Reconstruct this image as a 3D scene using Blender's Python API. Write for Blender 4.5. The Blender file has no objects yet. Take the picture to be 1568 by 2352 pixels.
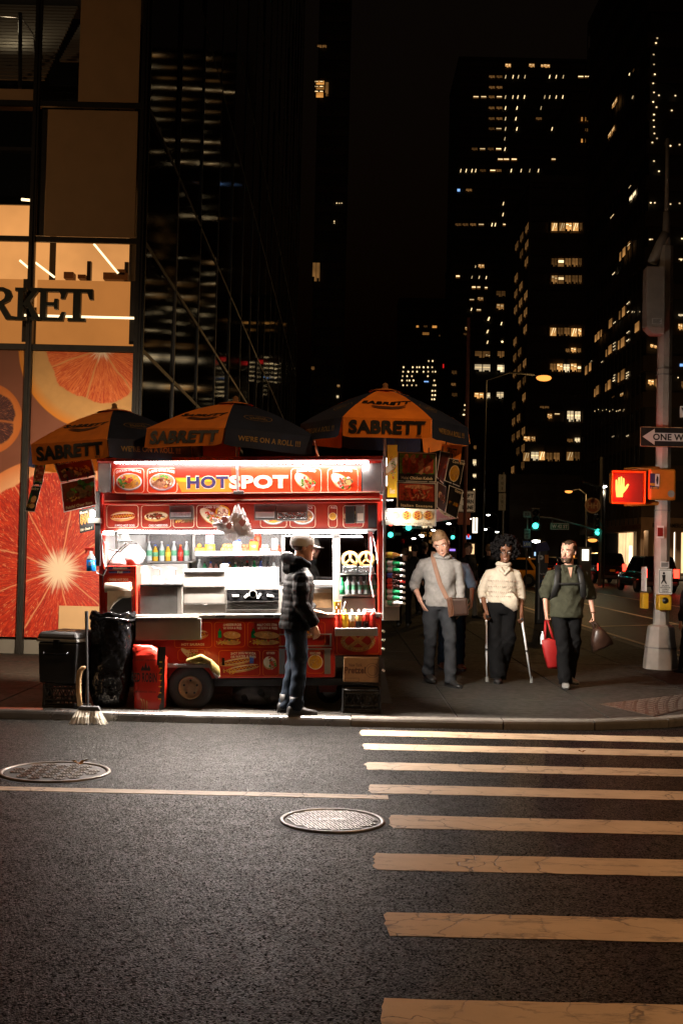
import bpy, bmesh, math, random
from mathutils import Vector, Matrix, noise
random.seed(11)
S = bpy.context.scene
COL = S.collection
V = Vector
PI = math.pi
# ------------------------------------------------------------------ camera
F = 2750.0                       # focal length in picture units (picture is 1568 x 2352 units)
CAMZ = 1.68
PITCH = math.radians(1.875)
ROLL = math.radians(1.3)
cd = bpy.data.cameras.new('camera')
cd.sensor_fit = 'VERTICAL'
cd.sensor_height = 36.0
cd.lens = F / 2352 * 36.0
cd.clip_start = 0.1
cd.clip_end = 3000
cam = bpy.data.objects.new('camera', cd)
COL.objects.link(cam)
CM3 = (Matrix.Rotation(PI / 2 + PITCH, 3, 'X') @ Matrix.Rotation(ROLL, 3, 'Z'))
cam.matrix_world = Matrix.Translation((0, 0, CAMZ)) @ CM3.to_4x4()
S.camera = cam
# ------------------------------------------------------------------ world: night sky
w = bpy.data.worlds.new('World')
S.world = w
w.use_nodes = True
nt = w.node_tree
bg = nt.nodes['Background']
sky = nt.nodes.new('ShaderNodeTexSky')
sky.sky_type = 'NISHITA'
sky.sun_disc = False
sky.sun_elevation = math.radians(-4)
sky.sun_rotation = math.radians(200)
hs = nt.nodes.new('ShaderNodeMix'); hs.data_type = 'RGBA'; hs.blend_type = 'MULTIPLY'
hs.inputs[0].default_value = 1.0
hs.inputs[7].default_value = (1.0, 0.62, 0.35, 1)
nt.links.new(sky.outputs[0], hs.inputs[6])
nt.links.new(hs.outputs[2], bg.inputs[0])
bg.inputs[1].default_value = 0.15
# ------------------------------------------------------------------ exposure, render
S.view_settings.view_transform = 'Standard'
S.view_settings.look = 'None'
S.view_settings.exposure = 0.0
S.view_settings.gamma = 1.0
S.render.engine = 'CYCLES'
S.cycles.use_denoising = True
S.cycles.max_bounces = 6
S.cycles.transparent_max_bounces = 12
S.cycles.sample_clamp_indirect = 4.0
S.cycles.caustics_reflective = False
S.cycles.caustics_refractive = False
# lamp powers, tuned here
PW = dict(sign=12, strip=290, shelf=35, left=900, right=6, added_side=190, street=1350, far=260, front=4, inner=85, sign_out=34, fac=330, spill=16)

def P(dx, dy, Y):
    "world point seen at picture unit (dx,dy), at distance Y down the avenue"
    d = CM3 @ V(((dx - 784) / F, (1176 - dy) / F, -1))
    return V((0, 0, CAMZ)) + d * (Y / d.y)

def G(dx, dy, z=0.0):
    "ground point seen at picture unit (dx,dy)"
    d = CM3 @ V(((dx - 784) / F, (1176 - dy) / F, -1))
    return V((0, 0, CAMZ)) + d * ((z - CAMZ) / d.z)
# ------------------------------------------------------------------ material helpers
MATS = {}

class NT:
    "short hand for node trees"
    def __init__(s, name):
        s.m = bpy.data.materials.new(name)
        s.m.use_nodes = True
        s.t = s.m.node_tree
        s.b = s.t.nodes['Principled BSDF']
        s.out = s.t.nodes['Material Output']
        MATS[name] = s.m
    def n(s, typ, **kw):
        o = s.t.nodes.new(typ)
        for k, v in kw.items():
            setattr(o, k, v)
        return o
    def set(s, sock, val):
        if isinstance(val, bpy.types.NodeSocket):
            s.t.links.new(val, sock)
        elif val is not None:
            if sock.type == 'RGBA' and len(val) == 3:
                val = (*val, 1)
            sock.default_value = val
    def p(s, **kw):
        for k, v in kw.items():
            s.set(s.b.inputs[k.replace('_', ' ')], v)
        return s
    def mth(s, op, a, b=None, c=None, clamp=False):
        o = s.n('ShaderNodeMath', operation=op, use_clamp=clamp)
        for i, x in enumerate((a, b, c)):
            if x is not None:
                s.set(o.inputs[i], x)
        return o.outputs[0]
    def mix(s, f, a, b, blend='MIX'):
        o = s.n('ShaderNodeMix', data_type='RGBA', blend_type=blend)
        s.set(o.inputs[0], f); s.set(o.inputs[6], a); s.set(o.inputs[7], b)
        return o.outputs[2]
    def co(s, kind='Object'):
        return s.n('ShaderNodeTexCoord').outputs[kind]
    def scale(s, vec, sc):
        o = s.n('ShaderNodeMapping')
        s.set(o.inputs[0], vec); o.inputs[3].default_value = sc
        return o.outputs[0]
    def noise(s, vec, sc, detail=3, rough=.55, dist=0.0):
        o = s.n('ShaderNodeTexNoise')
        s.set(o.inputs['Vector'], vec)
        o.inputs['Scale'].default_value = sc; o.inputs['Detail'].default_value = detail
        o.inputs['Roughness'].default_value = rough; o.inputs['Distortion'].default_value = dist
        return o.outputs['Fac']
    def vor(s, vec, sc, feature='F1', out='Distance', rnd=1.0):
        o = s.n('ShaderNodeTexVoronoi', feature=feature)
        s.set(o.inputs['Vector'], vec); o.inputs['Scale'].default_value = sc
        o.inputs['Randomness'].default_value = rnd
        return o.outputs[out]
    def ramp(s, f, lo, hi, a=0.0, b=1.0):
        o = s.n('ShaderNodeMapRange')
        s.set(o.inputs[0], f)
        for i, x in enumerate((lo, hi, a, b)):
            s.set(o.inputs[i + 1], x)
        return o.outputs[0]
    def bump(s, h, strength=.3, dist=.01):
        o = s.n('ShaderNodeBump')
        o.inputs['Strength'].default_value = strength; o.inputs['Distance'].default_value = dist
        s.set(o.inputs['Height'], h)
        s.t.links.new(o.outputs[0], s.b.inputs['Normal'])

def mat(name, col, rough=.55, metal=0.0, var=.15, sc=9, bump=0.0, bs=60, bd=.01, spec=.5, coat=0.0, trans=0.0, rvar=0.0, sheen=0.0):
    t = NT(name)
    c = t.co()
    nz = t.noise(c, sc, 4)
    if var:
        k = t.ramp(nz, .3, .7)
        t.p(Base_Color=t.mix(k, tuple(x * (1 - var) for x in col), tuple(min(1, x * (1 + var)) for x in col)))
    else:
        t.p(Base_Color=col)
    t.p(Roughness=(t.ramp(nz, .3, .7, rough - rvar, rough + rvar) if rvar else rough), Metallic=metal)
    t.b.inputs['Specular IOR Level'].default_value = spec
    t.b.inputs['Coat Weight'].default_value = coat
    t.b.inputs['Transmission Weight'].default_value = trans
    t.b.inputs['Sheen Weight'].default_value = sheen
    if bump:
        t.bump(t.noise(c, bs, 3), bump, bd)
    return t.m

def emat(name, col, st, sample=False, var=0.0, sc=3, rnd=0.0):
    t = NT(name)
    t.t.nodes.remove(t.b)
    e = t.n('ShaderNodeEmission')
    if var:
        k = t.noise(t.co(), sc, 3)
        t.set(e.inputs[0], t.mix(t.ramp(k, .35, .65), tuple(x * (1 - var) for x in col), col))
    else:
        t.set(e.inputs[0], col)
    if rnd:
        oi = t.n('ShaderNodeObjectInfo')
        t.set(e.inputs[1], t.ramp(oi.outputs['Random'], 0, 1, st * (1 - rnd), st * (1 + rnd)))
    else: e.inputs[1].default_value = st
    t.t.links.new(e.outputs[0], t.out.inputs[0])
    t.m.cycles.emission_sampling = 'AUTO' if sample else 'NONE'
    return t.m

def glassmat(name, refl=.1, tint=(1, 1, 1), rough=.02):
    t = NT(name)
    t.t.nodes.remove(t.b)
    a = t.n('ShaderNodeBsdfTransparent'); t.set(a.inputs[0], tint)
    g = t.n('ShaderNodeBsdfGlossy'); g.inputs['Roughness'].default_value = rough
    fr = t.n('ShaderNodeFresnel'); fr.inputs[0].default_value = 1.45
    m = t.n('ShaderNodeMixShader')
    t.set(m.inputs[0], t.mth('ADD', fr.outputs[0], refl, clamp=True))
    t.t.links.new(a.outputs[0], m.inputs[1]); t.t.links.new(g.outputs[0], m.inputs[2])
    t.t.links.new(m.outputs[0], t.out.inputs[0])
    return t.m
# ------------------------------------------------------------------ mesh builder
WM = {}                                    # object name -> world matrix (before parenting of meshes)

def wm(o):
    return WM.get(o.name, Matrix.Identity(4)) if o else Matrix.Identity(4)

class MB:
    def __init__(s, m=None):
        s.v = []; s.f = []; s.mi = []; s.sm = []; s.uv = {}
        s.mats = []; s.cur = 0; s.smooth = False
        if m: s.use(m)
    def use(s, m, smooth=None):
        if isinstance(m, str): m = MATS[m]
        if m not in s.mats: s.mats.append(m)
        s.cur = s.mats.index(m)
        if smooth is not None: s.smooth = smooth
        return s
    def add(s, vs, fs, smooth=None):
        o = len(s.v)
        s.v += [V(p) for p in vs]
        for f in fs:
            s.f.append([i + o for i in f]); s.mi.append(s.cur)
            s.sm.append(s.smooth if smooth is None else smooth)
        return s
    def box(s, a, b, taper=None):
        x0, y0, z0 = a; x1, y1, z1 = b
        vs = [(x0, y0, z0), (x1, y0, z0), (x1, y1, z0), (x0, y1, z0), (x0, y0, z1), (x1, y0, z1), (x1, y1, z1), (x0, y1, z1)]
        return s.add(vs, [(0, 3, 2, 1), (4, 5, 6, 7), (0, 1, 5, 4), (1, 2, 6, 5), (2, 3, 7, 6), (3, 0, 4, 7)], False)
    def obox(s, c, size, M=None):
        M = M or Matrix.Identity(3)
        h = V(size) / 2
        vs = [V(c) + M @ V((sx * h.x, sy * h.y, sz * h.z)) for sz in (-1, 1) for sx, sy in ((-1, -1), (1, -1), (1, 1), (-1, 1))]
        return s.add(vs, [(0, 3, 2, 1), (4, 5, 6, 7), (0, 1, 5, 4), (1, 2, 6, 5), (2, 3, 7, 6), (3, 0, 4, 7)], False)
    def loft(s, rings, caps=True, closed=True):
        n = len(rings[0]); fs = []
        vs = [p for r in rings for p in r]
        for k in range(len(rings) - 1):
            for i in range(n if closed else n - 1):
                j = (i + 1) % n
                fs.append((k * n + i, k * n + j, (k + 1) * n + j, (k + 1) * n + i))
        if caps and closed:
            fs.append(tuple(range(n))[::-1]); fs.append(tuple((len(rings) - 1) * n + i for i in range(n)))
        return s.add(vs, fs)
    def tube(s, pts, r, n=8, side=None, caps=True):
        pts = [V(p) for p in pts]
        rr = r if isinstance(r, (list, tuple)) else [r] * len(pts)
        rings = []; ref = V(side) if side else None
        for i, p in enumerate(pts):
            t = (pts[min(i + 1, len(pts) - 1)] - pts[max(i - 1, 0)]).normalized()
            if ref is None:
                ref = V((1, 0, 0)) if abs(t.x) < .9 else V((0, 1, 0))
            a = (ref - t * ref.dot(t))
            a = a.normalized() if a.length > 1e-5 else t.orthogonal().normalized()
            if not side: ref = a
            b = t.cross(a)
            q = rr[i]
            ra, rb = q if isinstance(q, (tuple, list)) else (q, q)
            rings.append([p + a * (math.cos(2 * PI * k / n) * ra) + b * (math.sin(2 * PI * k / n) * rb) for k in range(n)])
        return s.loft(rings, caps)
    def cyl(s, a, b, r, r2=None, n=14, caps=True):
        return s.tube([a, b], [r, r if r2 is None else r2], n, None, caps)
    def lathe(s, prof, c, ax=(0, 0, 1), n=20, caps=True):
        ax = V(ax).normalized(); a = ax.orthogonal().normalized(); b = ax.cross(a); c = V(c)
        rings = [[c + ax * h + (a * math.cos(2 * PI * k / n) + b * math.sin(2 * PI * k / n)) * max(r, 1e-4) for k in range(n)] for r, h in prof]
        return s.loft(rings, caps)
    def ell(s, c, r, M=None, n=14, m=9):
        M = M or Matrix.Identity(3); c = V(c)
        rings = []
        for i in range(m):
            t = PI * (i + .06) / (m - 1 + .12)
            rings.append([c + M @ V((r[0] * math.sin(t) * math.cos(2 * PI * k / n), r[1] * math.sin(t) * math.sin(2 * PI * k / n), -r[2] * math.cos(t))) for k in range(n)])
        return s.loft(rings)
    def poly(s, pts):
        return s.add(pts, [tuple(range(len(pts)))], False)
    def plate(s, pts, d):
        n = len(pts); d = V(d)
        vs = [V(p) for p in pts] + [V(p) + d for p in pts]
        fs = [tuple(range(n))[::-1], tuple(range(n, 2 * n))] + [(i, (i + 1) % n, n + (i + 1) % n, n + i) for i in range(n)]
        return s.add(vs, fs, False)
    def text(s, txt, fr, x, y, size, bold=0.0, width=None, slant=0.0, off=.002, arc=0.0, depth=0.0):
        "flat lettering centred on (x,y) of frame fr = function (u,v,offset) -> point"
        vs, fs, ww, hh = glyphs(txt, bold)
        k = size / .70
        kx = k if width is None else width / max(ww, 1e-6)
        out = []
        for p in vs:
            u = (p[0] - ww / 2) * kx; v_ = (p[1] - .35) * k
            u += slant * v_
            v_ += arc * u * u
            out.append(fr(x + u, y + v_, off))
        s.add(out, fs, False)
        if depth:
            out2 = [fr(x + (p[0] - ww / 2) * kx + slant * (p[1] - .35) * k, y + (p[1] - .35) * k + arc * 0, off + depth) for p in vs]
            s.add(out2, fs, False)
        return s
    def build(s, name, parent=None, world=True, bevel=0.0, label=None, cat=None, group=None, kind=None, base=None, seg=2):
        me = bpy.data.meshes.new(name)
        inv = wm(parent).inverted() if (parent and world) else None
        vs = [inv @ p for p in s.v] if inv else s.v
        loc = None
        if parent is None and kind is None:
            if base is None:
                xs = [p.x for p in vs]; ys = [p.y for p in vs]; zs = [p.z for p in vs]
                base = ((min(xs) + max(xs)) / 2, (min(ys) + max(ys)) / 2, min(zs))
            loc = V(base)
            vs = [p - loc for p in vs]
        me.from_pydata([tuple(p) for p in vs], [], s.f)
        for m in s.mats: me.materials.append(m)
        me.polygons.foreach_set('material_index', s.mi)
        me.polygons.foreach_set('use_smooth', s.sm)
        if s.uv:
            ul = me.uv_layers.new(name='UVMap')
            for poly in me.polygons:
                q = s.uv.get(poly.index)
                if q:
                    for li, u in zip(poly.loop_indices, q): ul.data[li].uv = u
        me.update()
        if any(s.sm):
            me.validate()
        o = bpy.data.objects.new(name, me)
        COL.objects.link(o)
        if loc is not None:
            o.location = loc
            WM[o.name] = Matrix.Translation(loc)
        elif parent:
            WM[o.name] = wm(parent).copy()
        if parent: o.parent = parent
        if bevel:
            b = o.modifiers.new('bevel', 'BEVEL'); b.width = bevel; b.segments = seg; b.limit_method = 'ANGLE'; b.angle_limit = .6
        tag(o, label, cat, group, kind)
        return o

def tag(o, label=None, cat=None, group=None, kind=None):
    if label: o['label'] = label
    if cat: o['category'] = cat
    if group: o['group'] = group
    if kind: o['kind'] = kind
    return o

def thing(name, label, cat, loc=(0, 0, 0), rot=None, group=None):
    o = bpy.data.objects.new(name, None)
    o.empty_display_size = .1
    COL.objects.link(o)
    M = Matrix.Translation(loc) @ (rot.to_4x4() if rot else Matrix.Identity(4))
    o.matrix_world = M
    WM[o.name] = M
    return tag(o, label, cat, group)

def dup(o, parent=None, M=None, **kw):
    "copy of a thing with copies of its parts (mesh data shared)"
    c = o.copy(); COL.objects.link(c)
    if parent: c.parent = parent
    if M is not None:
        c.matrix_world = M; WM[c.name] = M
    tag(c, **kw)
    for ch in o.children: dup(ch, c)
    return c

_G = {}
def glyphs(txt, bold=0.0):
    key = (txt, bold)
    if key not in _G:
        cu = bpy.data.curves.new('t', 'FONT')
        cu.body = txt; cu.size = 1.0; cu.offset = bold; cu.resolution_u = 3
        if bold: cu.space_character = 1 + bold * 1.6
        o = bpy.data.objects.new('t', cu); COL.objects.link(o)
        dg = bpy.context.evaluated_depsgraph_get()
        me = o.evaluated_get(dg).to_mesh()
        vs = [tuple(v.co) for v in me.vertices]; fs = [tuple(p.vertices) for p in me.polygons]
        o.evaluated_get(dg).to_mesh_clear()
        bpy.data.objects.remove(o); bpy.data.curves.remove(cu)
        x0 = min(p[0] for p in vs); x1 = max(p[0] for p in vs)
        vs = [(p[0] - x0, p[1], 0) for p in vs]
        _G[key] = (vs, fs, x1 - x0, .7)
    return _G[key]

def frame(o, ux, uy):
    "frame function for lettering: origin, unit right, unit up (normal = ux x uy faces the reader)"
    o = V(o); ux = V(ux).normalized(); uy = V(uy).normalized(); n = ux.cross(uy)
    return lambda u, v, d=0.0: o + ux * u + uy * v + n * d

def light(name, typ, loc, power, col, parent=None, size=(1, .1), aim=None, spread=None, radius=None, side=None):
    l = bpy.data.lights.new(name, typ)
    l.energy = power; l.color = col
    if typ == 'AREA':
        l.shape = 'RECTANGLE'; l.size, l.size_y = size
        if spread: l.spread = spread
    elif radius: l.shadow_soft_size = radius
    o = bpy.data.objects.new(name, l); COL.objects.link(o)
    M = Matrix.Translation(loc)
    if aim is not None:
        z = -V(aim).normalized()
        x = V(side or (1, 0, 0)); x = (x - z * x.dot(z)).normalized()
        y = z.cross(x)
        R = Matrix((x, y, z)).transposed().to_4x4()
        M = M @ R
    if parent:
        o.parent = parent; o.matrix_local = wm(parent).inverted() @ M
    else:
        o.matrix_world = M
    return o
# ------------------------------------------------------------------ materials
mat('steel', (.29, .275, .255), .42, .5, .12, 5, .04, 30, rvar=.1)
mat('steel_dull', (.34, .33, .32), .45, .9, .2, 6, .05, 25)
mat('steel_dark', (.09, .088, .085), .4, .7, .2, 6)
mat('crutch_metal', (.74, .74, .74), .4, .2, .05)
mat('chrome', (.75, .75, .74), .15, 1.0, .05)
mat('black', (.012, .012, .012), .5, 0, .2)
mat('black_gloss', (.007, .007, .008), .14, 0, .2, 6, .45, 11, .04)
mat('rubber', (.014, .014, .014), .75, 0, .3, 12, .2, 80)
mat('red', (.47, .022, .010), .35, 0, .12, 3, .02, 20, coat=.15)
mat('red_dark', (.25, .015, .008), .4, 0, .15, 3)
mat('red_bright', (.60, .05, .010), .35, 0, .05, 3)
mat('orange_print', (.80, .22, .02), .4, 0, .08, 3)
mat('navy_print', (.035, .03, .10), .45, 0, .3, 40)
mat('cream', (.82, .72, .50), .5, 0, .08, 40)
mat('white', (.78, .77, .74), .5, 0, .05)
mat('white_plastic', (.75, .75, .75), .3, 0, .05)
mat('grey', (.22, .22, .21), .6, 0, .15)
mat('dark_grey', (.045, .045, .045), .6, 0, .2)
mat('yellow', (.70, .42, .02), .4, 0, .12)
mat('taxi_yellow', (.55, .22, .01), .3, 0, .06, coat=.4)
mat('signal_orange', (.55, .16, .012), .45, 0, .15, 6)
mat('green_sign', (.01, .14, .08), .4, 0, .1)
mat('cardboard', (.34, .20, .10), .8, 0, .15, 8, .1, 60)
mat('umb_orange', (.90, .23, .006), .75, 0, .2, 4, .25, 9, .02, sheen=.1)
mat('umb_navy', (.008, .016, .042), .75, 0, .3, 4, .25, 9, .02)
mat('letter_tan', (.30, .19, .05), .7, 0, .1)
mat('blue_cloth', (.10, .18, .42), .8, 0, .2)
mat('paper', (.74, .66, .56), .85, 0, .06, 10, .15, 40)
mat('red_hatch_shaded', (.28, .024, .009), .4, 0, .2, 4)  # darker copy of the cart red, hatch shade put into colour
mat('pink', (.78, .36, .42), .5, 0, .1)
mat('bun', (.62, .33, .10), .7, 0, .25, 25)
mat('kebab', (.22, .045, .012), .45, 0, .6, 22, .3, 40)
mat('falafel', (.14, .075, .025), .8, 0, .5, 30, .4, 50)
mat('sausage', (.34, .04, .018), .4, 0, .55, 20, .2, 30)
mat('meat', (.48, .24, .12), .6, 0, .5, 40)
mat('fries', (.66, .42, .10), .6, 0, .3, 40)
mat('rice', (.78, .40, .06), .8, 0, .25, 60)
mat('salad', (.10, .28, .03), .6, 0, .6, 35)
mat('tomato', (.60, .06, .02), .5, 0, .3, 30)
mat('onion', (.72, .55, .58), .5, 0, .3, 40)
mat('mustard', (.75, .42, .02), .4, 0, .1)
mat('foil', (.72, .72, .72), .25, .95, .2, 30, .8, 30, .03)
mat('blue_liquid', (.01, .16, .55), .15, 0, .05)
mat('wood', (.25, .13, .05), .7, 0, .2)
mat('bristle', (.60, .55, .45), .8, 0, .25, 30)
mat('glove', (.17, .12, .02), .85, 0, .3, 40, .4, 120)
mat('brown_leather', (.11, .045, .022), .45, 0, .25, 12, .15, 80)
mat('strap_tan', (.26, .14, .09), .6, 0, .1)
mat('red_bag', (.30, .008, .008), .55, 0, .1, 8, .1, 30)
mat('denim', (.007, .012, .020), .85, 0, .35, 18, .3, 120, spec=.12)
mat('puffer', (.0022, .0021, .0021), .6, 0, .25, 9, .35, 28, .015, spec=.06)
mat('cap_grey', (.42, .40, .36), .85, 0, .1, 30, .2, 150)
mat('sweater_grey', (.30, .285, .27), .9, 0, .12, 25, .3, 90, .012, spec=.12)
mat('trouser_grey', (.032, .034, .038), .85, 0, .2, 12, .3, 60, spec=.12)
mat('trouser_black', (.006, .006, .0065), .85, 0, .2, 12, .2, 60, spec=.12)
mat('shirt_blue', (.22, .30, .42), .85, 0, .12, 15, .3, 40, spec=.12)
mat('shirt_green', (.046, .047, .031), .85, 0, .22, 14, .5, 26, .02, spec=.12)
mat('dark_coat', (.016, .016, .018), .8, 0, .2, spec=.12)
mat('skin', (.56, .30, .21), .5, 0, .10, 14, .05, 80)
mat('skin_tan', (.42, .21, .13), .5, 0, .10, 14, .05, 80)
mat('skin_dark', (.18, .078, .042), .42, 0, .15, 14, .05, 80)
mat('hair_brown', (.05, .026, .012), .6, 0, .4, 60, .6, 90)
mat('hair_sandy', (.20, .115, .055), .6, 0, .4, 60, .6, 90)
mat('hair_black', (.006, .005, .005), .8, 0, .4, 60, .8, 70, spec=.15)
mat('knit_cream', (.62, .54, .43), .9, 0, .1, 25, .3, 70, .01, spec=.1)
mat('lip', (.38, .10, .08), .4, 0, .1)
mat('teeth', (.85, .80, .72), .3, 0, .03)
mat('eye', (.02, .012, .01), .2, 0, .1)
mat('eye_white', (.75, .72, .68), .3, 0, .03)
mat('bottle_clear', (.62, .66, .66), .12, 0, .05, 5, spec=.8)
mat('bottle_green', (.015, .22, .08), .12, 0, .1, 5, spec=.8)
mat('bottle_dark', (.02, .008, .006), .12, 0, .2, 5, spec=.8)
mat('bottle_red', (.55, .03, .02), .15, 0, .1, 5, spec=.8)
mat('bottle_yellow', (.70, .40, .04), .15, 0, .1, 5, spec=.8)
mat('bottle_orange', (.75, .25, .04), .15, 0, .1, 5, spec=.8)
mat('bottle_pink', (.75, .35, .30), .15, 0, .1, 5, spec=.8)
mat('bottle_amber', (.30, .13, .03), .15, 0, .1, 5, spec=.8)
mat('cap_white', (.8, .8, .8), .4, 0, .03)
mat('cap_blue', (.03, .10, .5), .4, 0, .03)
mat('cap_red', (.6, .03, .02), .4, 0, .03)
mat('cap_green', (.03, .35, .08), .4, 0, .03)
mat('label_green', (.12, .40, .22), .5, 0, .3, 60)
mat('label_white', (.75, .76, .78), .5, 0, .2, 60)
mat('label_blue', (.06, .12, .45), .5, 0, .3, 60)
mat('label_red', (.65, .06, .04), .5, 0, .2, 60)
mat('label_yellow', (.75, .55, .05), .5, 0, .3, 60)
mat('clear_wrap', (.45, .42, .42), .12, 0, .3, 10, .6, 14, .02, spec=.8)
mat('mullion', (.045, .042, .038), .4, .6, .15)
mat('facade_tan', (.60, .385, .195), .6, 0, .06, 3, .03, 90)
mat('facade_grey', (.16, .15, .13), .6, 0, .12, 2)
mat('tower_dark', (.060, .054, .048), .7, 0, .2, .1)
mat('tower_brown', (.095, .068, .048), .7, 0, .2, .1)
mat('tower_wall', (.12, .095, .07), .75, 0, .2, .1)
mat('stone_warm', (.30, .20, .13), .7, 0, .12, .8)
mat('stone_pale', (.42, .36, .30), .7, 0, .1, .8)
mat('car_black', (.010, .010, .011), .2, 0, .1, coat=.5)
mat('plate_yellow', (.6, .35, .03), .5, 0, .1)
mat('pole_paint', (.50, .46, .41), .5, .1, .15, 5, .1, 14, .01, rvar=.1)
mat('leaf', (.34, .17, .05), .7, 0, .3)
mat('dark_red_curb', (.18, .05, .025), .7, 0, .2)
mat('paint_scratch', (.10, .06, .04), .7, 0, .3)
emat('led', (1, .93, .90), 26, True)
emat('led_soft', (1, .93, .90), 5)
emat('lamp_white', (1, .95, .85), 30)
emat('lamp_amber', (1, .33, .06), 1.9)
emat('hand_yellow', (1, .60, .12), 1.9)
emat('sig_green', (.05, 1, .72), 5)
emat('sig_red', (1, .05, .02), 6)
emat('tail', (1, .03, .015), 7)
emat('tail_soft', (1, .04, .02), 1.6)
emat('headlight', (1, .93, .8), 8)
emat('win_warm', (1, .48, .14), .8, var=.55, sc=.8, rnd=.65)
emat('win_plain', (1, .46, .13), .38, var=.75, sc=.35, rnd=.65)
emat('win_warm_dim', (1, .46, .13), .15, var=.6, sc=.8, rnd=.65)
emat('win_white', (1, .76, .44), 1.0, var=.5, sc=.8, rnd=.65)
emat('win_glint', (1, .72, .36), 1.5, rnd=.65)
emat('win_orange', (1, .42, .09), .55, var=.5, sc=.8, rnd=.65)
emat('win_red', (1, .02, .02), .7)
emat('win_blue', (.25, .5, 1), 1.2)
emat('shop_warm', (1, .62, .30), 1.7, var=.35, sc=.5)
emat('shop_white', (1, .86, .66), 2.6, var=.15, sc=.5)
emat('screen_blue', (.45, .7, 1), 1.3)
emat('neon_purple', (.35, .2, 1), 1.5)
t = NT('bag_white')
tr_ = t.n('ShaderNodeBsdfTranslucent'); tr_.inputs[0].default_value = (.95, .93, .92, 1)
t.p(Base_Color=(.93, .90, .89), Roughness=.35)
t.bump(t.noise(t.co(), 14, 4), .5, .02)
mx_ = t.n('ShaderNodeMixShader'); mx_.inputs[0].default_value = .62
t.t.links.new(t.b.outputs[0], mx_.inputs[1]); t.t.links.new(tr_.outputs[0], mx_.inputs[2]); t.t.links.new(mx_.outputs[0], t.out.inputs[0])
mat('signal_face', (.10, .02, .015), .5, 0, .1)
glassmat('pane', .02)
glassmat('pane_cart', .06, (.96, .97, .97))
t = NT('pane_haze')  # glow haze painted into the glass as a pale diffuse mix
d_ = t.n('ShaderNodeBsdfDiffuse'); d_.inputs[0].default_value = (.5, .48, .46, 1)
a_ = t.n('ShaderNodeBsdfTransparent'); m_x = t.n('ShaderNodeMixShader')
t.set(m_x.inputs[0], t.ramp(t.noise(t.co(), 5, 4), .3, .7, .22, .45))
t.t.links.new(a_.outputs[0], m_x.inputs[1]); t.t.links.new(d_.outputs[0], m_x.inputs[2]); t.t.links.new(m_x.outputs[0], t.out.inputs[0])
mat('dark_glass', (.006, .007, .006), .05, 0, .1, 1, spec=.09)
mat('glass_far', (.008, .008, .009), .12, 0, .2, .1, spec=.6)
# ================================================================== GROUND
def asphalt():
    t = NT('asphalt')
    c = t.co()
    agg = t.vor(c, 105, 'F1', 'Color')
    sep = t.n('ShaderNodeSeparateColor'); t.t.links.new(agg, sep.inputs[0])
    d = t.vor(c, 95)
    big = t.noise(c, .55, 5, .6)
    mid = t.noise(c, 6, 5, .65)
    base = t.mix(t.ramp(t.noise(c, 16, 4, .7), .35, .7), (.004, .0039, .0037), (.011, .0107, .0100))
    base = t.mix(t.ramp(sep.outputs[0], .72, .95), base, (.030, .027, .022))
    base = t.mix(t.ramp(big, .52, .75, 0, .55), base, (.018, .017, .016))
    fl = t.ramp(t.vor(c, 7.0), .03, .06, 1, 0)
    base = t.mix(t.mth('MULTIPLY', fl, t.ramp(t.noise(c, 1.7, 2), .5, .6)), base, (.16, .15, .13))
    seam = t.mth('MULTIPLY', t.ramp(t.vor(t.scale(c, (.5, .28, 1)), .55, 'DISTANCE_TO_EDGE'), .004, .012, 1, 0), t.ramp(t.noise(c, .35, 2), .45, .55))
    base = t.mix(t.mth('MULTIPLY', seam, .7), base, (.004, .004, .004))
    t.p(Base_Color=base, Roughness=t.ramp(mid, .3, .7, .34, .46))
    cell = t.mth('POWER', sep.outputs[1], 2.0)
    t.set(t.b.inputs['Specular IOR Level'], t.mth('MULTIPLY', cell, .26))
    h = t.mth('ADD', t.mth('MULTIPLY', t.ramp(t.vor(c, 130), 0, .7, 1, 0), .9), t.mth('MULTIPLY', t.noise(c, 75, 3, .7), .8))
    t.bump(h, .75, .005)
asphalt()

def paintm():
    t = NT('road_paint')
    c = t.co()
    warp = t.noise(c, 3.5, 4)
    mp = t.n('ShaderNodeMapping'); mp.inputs[3].default_value = (1.0, 1.7, 1)
    add = t.n('ShaderNodeVectorMath', operation='ADD'); t.t.links.new(c, add.inputs[0])
    nz = t.n('ShaderNodeTexNoise'); nz.inputs['Scale'].default_value = 2.2; nz.inputs['Detail'].default_value = 5
    t.t.links.new(c, nz.inputs[0])
    sc = t.n('ShaderNodeVectorMath', operation='SCALE'); sc.inputs['Scale'].default_value = .55
    t.t.links.new(nz.outputs['Color'], sc.inputs[0]); t.t.links.new(sc.outputs[0], add.inputs[1])
    t.t.links.new(add.outputs[0], mp.inputs[0])
    e = t.vor(mp.outputs[0], 2.6, 'DISTANCE_TO_EDGE')
    gate = t.ramp(t.noise(c, .9, 3), .36, .56)
    crack = t.mth('MULTIPLY', t.ramp(e, .005, .020, 1, 0), gate, clamp=True)
    fine = t.ramp(t.noise(c, 70, 4, .7), .62, .75)
    worn = t.mth('MULTIPLY', t.ramp(t.noise(t.scale(c, (.6, 1.6, 1)), 5, 7, .78), .54, .66), .72)
    base = t.mix(t.ramp(warp, .3, .7), (.44, .315, .195), (.56, .41, .265))
    base = t.mix(t.mth('MULTIPLY', fine, .35), base, (.16, .12, .09))
    base = t.mix(worn, base, (.10, .085, .07))
    base = t.mix(t.mth('MULTIPLY', crack, .8), base, (.05, .042, .035))
    t.p(Base_Color=base, Roughness=.6)
    t.bump(t.mth('SUBTRACT', t.mth('MULTIPLY', t.noise(c, 90, 3), .4), crack), .5, .006)
paintm()

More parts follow.
